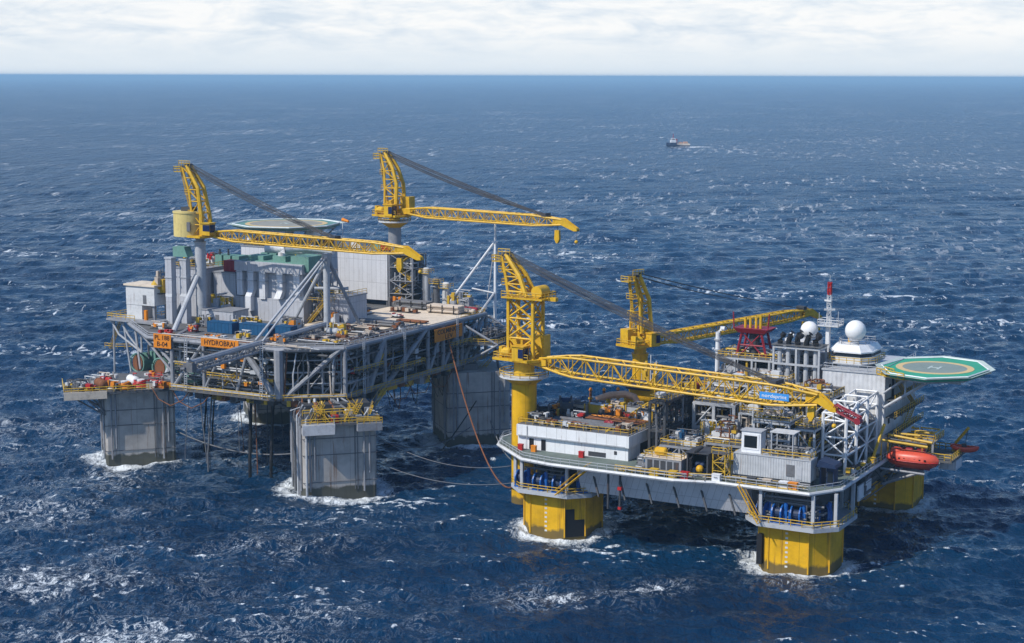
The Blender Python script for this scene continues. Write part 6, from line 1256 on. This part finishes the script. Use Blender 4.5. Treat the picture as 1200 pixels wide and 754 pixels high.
    P(t, 'hook_block', Mesh().yprism([(xh - .6, ztip - hookdrop), (xh + .6, ztip - hookdrop), (xh + .7, ztip - hookdrop - 2.2), (xh + .2, ztip - hookdrop - 3.2), (xh - .2, ztip - hookdrop - 3.2), (xh - .7, ztip - hookdrop - 2.2)], -.3, .5), mat); P(t, 'hook_ball', Mesh().sphere((tip - .6, 0, ztip - 4.6), .45, 10, 7), 'cyel')
    return t, c
c1, f1 = crane('pedestal_crane', 'large yellow crane with lattice tower, its boom lying low across the yellow platform', S, -3.6, -9.6, 1.0, 4.0, 30.0, 34.0, 2.55, 'ycol', 'cyel', 67.0, 33.4, 32.0,
               ([(-2.6, 46.0), (-3.4, 49.5), (-5.0, 54.4)], [(1.8, 46.0), (-.4, 50.5), (-4.0, 54.6)]), 'box', .86, 4.6, 3.8, 3.8, lat=(-2.6, 3.2, 46.0, 1.9), ring=5.0, nose=3.6, hookdrop=1.0)
BASE_ = (0, 0, 4.0)
P(c1, 'auxiliary_jib', Mesh().lattice((66.4, 0, 30.9), (71.2, 0, 29.0), 1.0, 1.1, 1.2, .16, .1), 'dred')
P(c1, 'sheave_block', Mesh().path([(71.0, -.7, 28.8), (71.0, .7, 28.8)], .6, 10), 'dred')
P(c1, 'banner', Mesh().box(52.6, 58.4, -2.22, -2.14, 31.4, 32.7), 'lbl')
text_part(c1, 'lettering', 'nordsprint', .9, (55.5, -2.24, 32.05), (PI / 2, 0, 0), 'white', .02, 4.9)
P(c1, 'support_bracket', Mesh().tube((0, 0, 6), (7, -1, 15), .6, 8).box(1.5, 9, -1.2, 1.2, 15.42, 15.7).box(1.8, 9.6, -1.6, 1.6, 4.6, 9.2), 'yellow')
crane('pedestal_crane', 'yellow crane far side of the yellow platform, boom pointing away past the red frame', S, 68.0, -7.6, 52.6, 16.0, 27.6, 29.8, 1.75, 'yellow', 'cyel', 62.0, 30.0, 32.0,
      ([(-1.4, 32.4), (-1.6, 39), (-3.0, 45.6)], [(1.7, 32.4), (1.4, 40), (-1.4, 45.8)]), 'box', .95, 4.0, 2.4, 2.4, hook=.9, hookdrop=2.2)
crane('pedestal_crane', 'yellow crane with round cream machinery house on a tall grey pedestal above grey ducts', A, 0.0, 7.8, 15.0, 31.0, 50.6, 52.2, 1.3, 'lsteel', 'cyel', 62.5, 52.6, 51.4,
      ([(-.6, 52), (-1.0, 57), (-2.0, 62.5), (-4.4, 68.5)], [(2.0, 52), (1.8, 57), (.6, 63.5), (-2.9, 68.7)]), 'drum', .66, 3.8, 2.4, 2.5, rail=False, hookdrop=1.8)
crane('pedestal_crane', 'yellow crane rising behind the pale wall module, its boom reaching over open sea', A, -4.7, 31.2, 65.0, 45.0, 52.6, 54.6, 1.7, 'steel', 'cyel', 55.5, 55.6, 55.0,
      ([(-1.8, 57), (-1.9, 62), (-2.4, 66), (-3.8, 70.2)], [(1.9, 57), (1.8, 62.5), (.4, 66.4), (-2.4, 70.4)]), 'box', .9, 4.2, 2.4, 2.5, ring=4.2, hookdrop=2.0)
t = T('crane_brace_pair', 'pair of light grey slanting tubes propping the grey crane pedestal', 'brace', A, (3, 8, 31))
P(t, 'tube', Mesh().tube((7.8, 13.7, 42.2), (11.6, 0, 31.0), .62, 10), 'lsteel', smooth=True); P(t, 'tube', Mesh().tube((7.0, 14.2, 42.4), (-1.0, 15.5, 31.2), .5, 10), 'lsteel', smooth=True)

# ================================================================== SUPPLY BOAT far out
BF = Frame(217.0, 2196.0, 188)
t = T('supply_vessel', 'small distant supply ship with dark hull and white bridge on the open sea', 'ship', BF, (0, 0, 0))
t.scale = (.86, .86, .86)
P(t, 'hull', Mesh().prism([(-15, -4.2), (10, -4.4), (16, -2.4), (19, 0), (16, 2.4), (10, 4.4), (-15, 4.2)], -1.5, 3.2, [(-15, -4.6), (10, -5), (17, -3), (21, 0), (17, 3), (10, 5), (-15, 4.6)]).prism([(6, -4.9), (16, -3), (20.6, 0), (16, 3), (6, 4.9)], 3.2, 6.2), 'navy')
P(t, 'bridge', Mesh().box(6, 14, -4, 4, 6.2, 9.6).box(7, 13, -3.6, 3.6, 9.6, 12.6), 'white'); P(t, 'window', Mesh().box(13.003, 13.1, -3.2, 3.2, 10.6, 11.8).box(8, 12.6, 3.603, 3.7, 10.6, 11.8), 'glass'); P(t, 'funnel', Mesh().box(4.4, 6.2, -3.4, -1.6, 3.2, 11.4).box(4.4, 6.2, 1.6, 3.4, 3.2, 11.4), 'red'); P(t, 'mast', Mesh().tube((10, 0, 12.6), (10, 0, 19.5), .4, 6).tube((10, -2, 16), (10, 2, 16), .3, 5), 'red'); P(t, 'cargo_deck', Mesh().box(-14.5, 4.2, -4.3, 4.3, 3.2, 4.2), 'rusty'); P(t, 'bulwark', Mesh().box(-15, 5, -4.75, -4.65, 2.2, 4.8).box(-15, 5, 4.65, 4.75, 2.2, 4.8), 'tan'); P(t, 'cargo', Mesh().box(-12, -6, -3, 3, 4.2, 7.4).box(-4, 1, -3, 2, 4.2, 6.8), 'salmon')
# ================================================================== SEA
def build_sea():
    rng = np.random.default_rng(5)
    H = 90.0
    r = [20.0]
    while r[-1] < 70000:
        q = r[-1]; r.append(q + (max(.30, q * q / 177500.0 * .62) if q > 150 else 4.0))
    r = np.array(r)
    dr = np.gradient(r)
    th_f = np.radians(np.arange(-26, 26.001, .045)); side_ = np.radians(np.arange(28, 180, 4.0))
    th = np.concatenate([-side_[::-1], th_f, side_])            # 0 = +Y
    nr, nt = len(r), len(th)
    RR, TT = np.meshgrid(r, th, indexing='ij')
    X = (RR * np.sin(TT)).astype(np.float32); Y = (RR * np.cos(TT)).astype(np.float32)
    DR = np.broadcast_to(dr[:, None], X.shape)
    spacing = np.maximum(np.maximum(DR, RR * .00075), np.where(np.abs(TT) > R(26.5), RR * .035, 0)).astype(np.float32)
    dx = np.zeros_like(X); dy = np.zeros_like(X); dz = np.zeros_like(X); crest = np.zeros_like(X)
    n = 150
    lam = np.exp(rng.uniform(np.log(1.4), np.log(40), n))
    main = R(-78)                                               # travel direction
    keep = np.arange(nr)
    for i in range(n):
        l = lam[i]; k = 2 * PI / l
        ang = main + rng.normal(0, .75 if l < 18 else .40)
        a = .0066 * l * (1.0 if l < 8 else (8 / l) ** .8) * rng.uniform(.6, 1.4)
        kx, ky = k * math.cos(ang), k * math.sin(ang)
        rows = dr < l / 2.2
        m = int(rows.sum()) if rows[-1] == False else nr
        idx = slice(0, int(np.max(np.nonzero(rows)[0])) + 1)
        ph = kx * X[idx] + ky * Y[idx] + rng.uniform(0, 2 * PI)
        f = np.clip((l / spacing[idx] - 2.0) / 2.0, 0, 1); f = f * f * (3 - 2 * f)
        s = np.sin(ph); c = np.cos(ph)
        dz[idx] += a * f * c
        dx[idx] -= .7 * a * f * math.cos(ang) * s; dy[idx] -= .7 * a * f * math.sin(ang) * s
        crest[idx] += a * k * f * c
    # long patches of rougher water
    cols = [(S.w(*p[:2])) for p in SC] + [A.w(0, 0), A.w(58.3, -3.2), A.w(58.5, 57), A.w(-.5, 56)]
    wash = np.zeros_like(X)
    for i, p in enumerate(cols):
        rad = 8.2 if i < 4 else 10.5
        d = np.hypot(X - p.x, Y - p.y) - rad
        wash = np.maximum(wash, np.clip(1.12 - np.abs(d) / 6.5, 0, 1))
        lee = np.exp(-(((X - p.x - 6) / 11) ** 2 + ((Y - p.y + 2) / 7) ** 2)); wash = np.maximum(wash, .62 * lee)
    hd = A.w(2, 44); wash = np.maximum(wash, .62 * np.exp(-(((X - hd.x) / 16) ** 2 + ((Y - hd.y) / 12) ** 2)))
    rb = S.w(63, 50); wash = np.maximum(wash, .5 * np.exp(-(((X - rb.x - 14) / 20) ** 2 + ((Y - rb.y - 2) / 6) ** 2)))
    vb = Vector((222, 2188, 0)); wash = np.maximum(wash, 1.6 * np.exp(-(((X - vb.x - 14) / 30) ** 2 + ((Y - vb.y) / 16) ** 2)))
    co = np.stack([X + dx, Y + dy, dz], -1).reshape(-1, 3).astype(np.float32)
    co = np.concatenate([co, np.array([[0, 0, 0]], np.float32)])
    i0 = (np.arange(nr - 1)[:, None] * nt + np.arange(nt - 1)[None, :]).reshape(-1)
    quads = np.stack([i0, i0 + nt, i0 + nt + 1, i0 + 1], -1)[:, ::-1]
    # close the back seam
    s0 = np.arange(nr - 1) * nt
    seam = np.stack([s0 + nt - 1, s0 + 2 * nt - 1, s0 + nt, s0], -1)[:, ::-1]
    quads = np.concatenate([quads, seam]).astype(np.int32)
    c = len(co) - 1
    tri = np.stack([np.full(nt, c), np.arange(nt), np.roll(np.arange(nt), -1)], -1)[:, ::-1].astype(np.int32)
    me = bpy.data.meshes.new('sea')
    nq, ntr = len(quads), len(tri)
    me.vertices.add(len(co)); me.vertices.foreach_set('co', co.ravel())
    me.loops.add(nq * 4 + ntr * 3); me.loops.foreach_set('vertex_index', np.concatenate([quads.ravel(), tri.ravel()]))
    me.polygons.add(nq + ntr)
    me.polygons.foreach_set('loop_start', np.concatenate([np.arange(nq) * 4, nq * 4 + np.arange(ntr) * 3]).astype(np.int32))
    me.polygons.foreach_set('use_smooth', np.ones(nq + ntr, bool))
    me.update(calc_edges=True)
    lacy = np.zeros_like(X)
    for x_, y_, w_, h_, s_ in ((-83, 293, 34, 22, 1), (-63, 262, 34, 16, 1), (-99, 341, 26, 30, .9), (-45, 315, 24, 12, .8), (-30, 275, 20, 12, .85), (8, 284, 14, 9, 1.0), (-92, 372, 22, 18, .9), (24, 289, 9, 6, .9), (50, 293, 8, 5, .7), (-67, 430, 30, 40, .75), (-40, 335, 20, 8, .7), (110, 362, 30, 8, .7), (-130, 420, 40, 60, .8)):
        lacy = np.maximum(lacy, s_ * np.exp(-(((X - x_) / w_) ** 2 + ((Y - y_) / h_) ** 2)))
    for nm, arr in (('lacy', lacy), ('crest', crest), ('wash', wash), ('coarse', np.clip(spacing / 6.0, 0, 1))):
        at_ = me.attributes.new(nm, 'FLOAT', 'POINT'); at_.data.foreach_set('value', np.append(arr.ravel(), 0).astype(np.float32))
    o = bpy.data.objects.new('sea', me); COL.objects.link(o)
    o['kind'] = 'structure'; o['label'] = 'dark blue wind blown open sea with white crests'
    return o
sea = build_sea()

HAZE = 9e-5
m, nt, N, L, b = new_mat('sea_water')
geo = N.new('ShaderNodeNewGeometry').outputs['Position']
def attr(n):
    a = N.new('ShaderNodeAttribute'); a.attribute_name = n; return a.outputs['Fac']
crest, wash, coarse, lacy = attr('crest'), attr('wash'), attr('coarse'), attr('lacy')
flat = mapped(N, L, geo, (1, 1, 0), rot=(0, 0, R(10)))
lng = mapped(N, L, flat, (1.15, .62, 1))
# ripples as bump; longer waves as bump where the sheet gets too coarse to carry them
hb = mth(N, L, 'ADD', noise(N, L, lng, .5, 4, .62, .4), mth(N, L, 'MULTIPLY', noise(N, L, lng, 1.8, 3, .6), .35))
bp = N.new('ShaderNodeBump'); bp.inputs['Strength'].default_value = 1.0; bp.inputs['Distance'].default_value = .95; L.new(hb, bp.inputs['Height'])
hb2 = mth(N, L, 'ADD', mth(N, L, 'MULTIPLY', noise(N, L, mapped(N, L, flat, (1.0, .5, 1)), .17, 4, .6, .5), .75), mth(N, L, 'MULTIPLY', noise(N, L, mapped(N, L, flat, (.8, .4, 1)), .06, 4, .6), 1.5))
hb2 = mth(N, L, 'ADD', hb2, mth(N, L, 'MULTIPLY', noise(N, L, mapped(N, L, flat, (1, .22, 1)), .035, 5, .7, .3), mth(N, L, 'MULTIPLY', ramp(N, L, coarse, [(.3, 0.0), (.8, 1.0)]), 5.0)))
hb2 = mth(N, L, 'MULTIPLY', hb2, ramp(N, L, coarse, [(.06, 0.0), (.22, 1.0)]))
bp2 = N.new('ShaderNodeBump'); bp2.inputs['Strength'].default_value = 1.0; bp2.inputs['Distance'].default_value = 4.2; L.new(hb2, bp2.inputs['Height']); L.new(bp.outputs[0], bp2.inputs['Normal'])
L.new(bp2.outputs[0], b.inputs['Normal'])
# foam: breaking crests, lacy wind streaks, wash round the columns
fn = noise(N, L, mapped(N, L, flat, (.95, .75, 1)), .42, 6, .72, 1.2)
fine = noise(N, L, mapped(N, L, flat, (1.2, .6, 1)), 1.3, 5, .75, 1.6)
patch = noise(N, L, mapped(N, L, flat, (.6, 1, 1)), .03, 4, .6)
cap_thr = mth(N, L, 'ADD', mth(N, L, 'MULTIPLY', crest, .38), mth(N, L, 'ADD', mth(N, L, 'MULTIPLY', fn, .9), mth(N, L, 'MULTIPLY', patch, 1.3)))
caps = ramp(N, L, mth(N, L, 'MULTIPLY', cap_thr, .5), [(.685, 0.0), (.745, 1.0)])
caps = mth(N, L, 'MULTIPLY', caps, ramp(N, L, fine, [(.36, .1), (.58, 1.0)]))
caps = mth(N, L, 'MULTIPLY', caps, ramp(N, L, coarse, [(.12, 1.0), (.3, 0.0)]))
# farther off: sparse elongated flecks
fl = noise(N, L, mapped(N, L, flat, (1.0, .55, 1)), .27, 5, .66, .6)
fl2 = noise(N, L, mapped(N, L, flat, (.5, 1, 1)), .022, 4, .6)
flecks = mth(N, L, 'MULTIPLY', ramp(N, L, mth(N, L, 'MULTIPLY', mth(N, L, 'ADD', fl, mth(N, L, 'MULTIPLY', fl2, .8)), .5), [(.525, 0.0), (.56, 1.0)]), ramp(N, L, coarse, [(.07, .0), (.18, 1.0), (.45, 1.0), (.8, .3)]))
# very far off the flecks line up down wind
fl3 = noise(N, L, mapped(N, L, flat, (1.0, .16, 1)), .13, 5, .75, .5); fl4 = noise(N, L, mapped(N, L, flat, (.6, .4, 1)), .008, 4, .6)
flecks = mth(N, L, 'ADD', flecks, mth(N, L, 'MULTIPLY', mth(N, L, 'MULTIPLY', ramp(N, L, mth(N, L, 'ADD', fl3, mth(N, L, 'MULTIPLY', fl4, .4)), [(.765, 0.0), (.86, 1.0)]), ramp(N, L, coarse, [(.25, 0.0), (.7, 1.0)])), .75))
streak_n = noise(N, L, mapped(N, L, flat, (1.0, .7, 1)), .17, 7, .70, 2.6)
lace = ramp(N, L, mth(N, L, 'ABSOLUTE', mth(N, L, 'SUBTRACT', streak_n, .5)), [(.0, 1.0), (.03, .0)])
wind = ramp(N, L, noise(N, L, mapped(N, L, flat, (.5, 1, 1), loc=(3.1, 1.7, 0)), .016, 4, .6), [(.54, 0.0), (.70, .5)])
lmask = mth(N, L, 'MAXIMUM', wind, lacy)
lmask = mth(N, L, 'MULTIPLY', lmask, ramp(N, L, noise(N, L, mapped(N, L, flat, (1, .8, 1), loc=(5, 2, 0)), .085, 5, .65), [(.42, .08), (.62, 1.0)]))
lace = mth(N, L, 'MULTIPLY', mth(N, L, 'MULTIPLY', lace, lmask), ramp(N, L, fine, [(.38, .08), (.56, 1.0)]))
clot = mth(N, L, 'MULTIPLY', ramp(N, L, mth(N, L, 'ADD', mth(N, L, 'MULTIPLY', lacy, .30), mth(N, L, 'MULTIPLY', fn, .8)), [(.68, 0.0), (.76, 1.0)]), ramp(N, L, fine, [(.40, .05), (.55, 1.0)]))
wsh = ramp(N, L, mth(N, L, 'ADD', mth(N, L, 'MULTIPLY', wash, .42), mth(N, L, 'ADD', mth(N, L, 'MULTIPLY', fn, .62), mth(N, L, 'MULTIPLY', fine, .45))), [(.80, 0.0), (.98, .95)])
foam = mth(N, L, 'MAXIMUM', mth(N, L, 'MAXIMUM', caps, mth(N, L, 'MULTIPLY', flecks, .85)), mth(N, L, 'MAXIMUM', mth(N, L, 'MAXIMUM', lace, clot), wsh), True)
wc = ramp(N, L, patch, [(.35, (.0009, .0165, .047)), (.65, (.0016, .030, .077))])
L.new(mix(N, L, foam, wc, (.74, .78, .80)), b.inputs['Base Color'])
L.new(mth(N, L, 'ADD', mth(N, L, 'MULTIPLY', foam, .6), mth(N, L, 'ADD', .08, mth(N, L, 'MULTIPLY', coarse, .2))), b.inputs['Roughness'])
b.inputs['IOR'].default_value = 1.333
sea.data.materials.append(m)

# thin sea air
hm_ = bpy.data.meshes.new('haze'); q = Mesh().box(-80000, 80000, -80000, 80000, -14, 98); hm_.from_pydata(q.v, [], q.f)
hz_ = bpy.data.objects.new('haze', hm_); COL.objects.link(hz_); hz_['kind'] = 'stuff'
hmat = bpy.data.materials.new('sea_haze'); hmat.use_nodes = True; hn = hmat.node_tree.nodes; hn.clear()
ho = hn.new('ShaderNodeOutputMaterial'); pv = hn.new('ShaderNodeVolumePrincipled'); pv.inputs['Color'].default_value = (.48, .77, 1.0, 1); pv.inputs['Density'].default_value = HAZE; pv.inputs['Anisotropy'].default_value = .0
hmat.node_tree.links.new(pv.outputs[0], ho.inputs['Volume']); hm_.materials.append(hmat)

# ================================================================== SKY, SUN
SUN_EL = 46.0
sun_dir = Vector((-.83, -.50, 0)).normalized()
world = bpy.data.worlds.new('World'); scene.world = world; world.use_nodes = True
wn, wl = world.node_tree.nodes, world.node_tree.links
wn.clear()
out = wn.new('ShaderNodeOutputWorld'); bg = wn.new('ShaderNodeBackground'); wl.new(bg.outputs[0], out.inputs[0])
sky = wn.new('ShaderNodeTexSky'); sky.sky_type = 'NISHITA'; sky.sun_disc = False
sky.sun_elevation = R(SUN_EL); sky.sun_rotation = math.atan2(sun_dir.x, sun_dir.y); sky.altitude = 50; sky.air_density = 1.0; sky.dust_density = .6; sky.ozone_density = 2.5
tc = wn.new('ShaderNodeTexCoord').outputs['Generated']
sx = wn.new('ShaderNodeSeparateXYZ'); wl.new(tc, sx.inputs[0])
el = sx.outputs[2]
# cloud layer seen on a flat ceiling: direction / elevation
den = mth(wn, wl, 'MAXIMUM', mth(wn, wl, 'ADD', el, .10), .02)
cb = wn.new('ShaderNodeCombineXYZ')
wl.new(mth(wn, wl, 'DIVIDE', sx.outputs[0], den), cb.inputs[0]); wl.new(mth(wn, wl, 'DIVIDE', sx.outputs[1], den), cb.inputs[1])
cl1 = noise(wn, wl, mapped(wn, wl, cb.outputs[0], (.55, .55, 1), loc=(2.3, .4, 0)), .8, 8, .62, .3)
cl2 = noise(wn, wl, mapped(wn, wl, tc, (11, 11, 46), loc=(1.3, .2, .4)), 1.7, 8, .64, .35)
cov = ramp(wn, wl, cl1, [(.47, 0.0), (.60, 1.0)])
low = ramp(wn, wl, el, [(.0, 1.0), (.045, .96), (.07, .42), (.12, .1), (.22, 0.0)])   # cloud bank thickening toward the horizon
cov = mth(wn, wl, 'MAXIMUM', mth(wn, wl, 'MULTIPLY', cov, .22), low, True)
west = mth(wn, wl, 'MULTIPLY', ramp(wn, wl, mth(wn, wl, 'MULTIPLY', sx.outputs[0], -1.0), [(.0, 0.0), (.36, 1.0)]), ramp(wn, wl, el, [(.05, .6), (.5, 0.0)]))   # brighter broken cloud on the sun's side
cov = mth(wn, wl, 'MAXIMUM', cov, mth(wn, wl, 'MULTIPLY', west, ramp(wn, wl, cl1, [(.38, .35), (.58, 1.0)])), True)
ccol = ramp(wn, wl, cl2, [(.34, (6.7, 7.5, 8.4)), (.46, (8.1, 8.55, 9.0)), (.58, (9.5, 9.5, 9.45))])
hz = ramp(wn, wl, el, [(.0, 1.0), (.012, .8), (.026, .0)])
ccol = mix(wn, wl, hz, ccol, (7.5, 8.2, 8.8))
wl.new(mix(wn, wl, cov, mix(wn, wl, 1.0, sky.outputs[0], (.48, .93, 1.38), 'MULTIPLY'), ccol), bg.inputs[0])
bg.inputs[1].default_value = .098

sd = bpy.data.lights.new('sun', 'SUN'); sd.energy = 4.0; sd.angle = R(.7); sd.color = (1, .955, .88)
so = bpy.data.objects.new('sun', sd); COL.objects.link(so)
d = Vector((sun_dir.x * math.cos(R(SUN_EL)), sun_dir.y * math.cos(R(SUN_EL)), math.sin(R(SUN_EL))))
so.rotation_euler = d.to_track_quat('Z', 'Y').to_euler(); so.location = d * 600

# ================================================================== CAMERA
cam = bpy.data.cameras.new('camera'); co = bpy.data.objects.new('camera', cam); COL.objects.link(co)
cam.sensor_fit = 'HORIZONTAL'; cam.sensor_width = 36.0; cam.lens = 1973.0 / 1200.0 * 36.0
cam.clip_start = 1.0; cam.clip_end = 200000.0
pitch = math.atan((377.0 - 89.5) / 1973.0)
co.location = (0, 0, 90.0)
co.rotation_euler = (Matrix.Rotation(PI / 2 - pitch, 4, 'X') @ Matrix.Rotation(R(.14), 4, 'Z')).to_euler()
scene.camera = co
scene.render.engine = 'CYCLES'
scene.cycles.max_bounces = 6; scene.cycles.volume_bounces = 0
scene.view_settings.view_transform = 'Standard'; scene.view_settings.look = 'None'
scene.view_settings.exposure = 0.10; scene.view_settings.gamma = 1.0
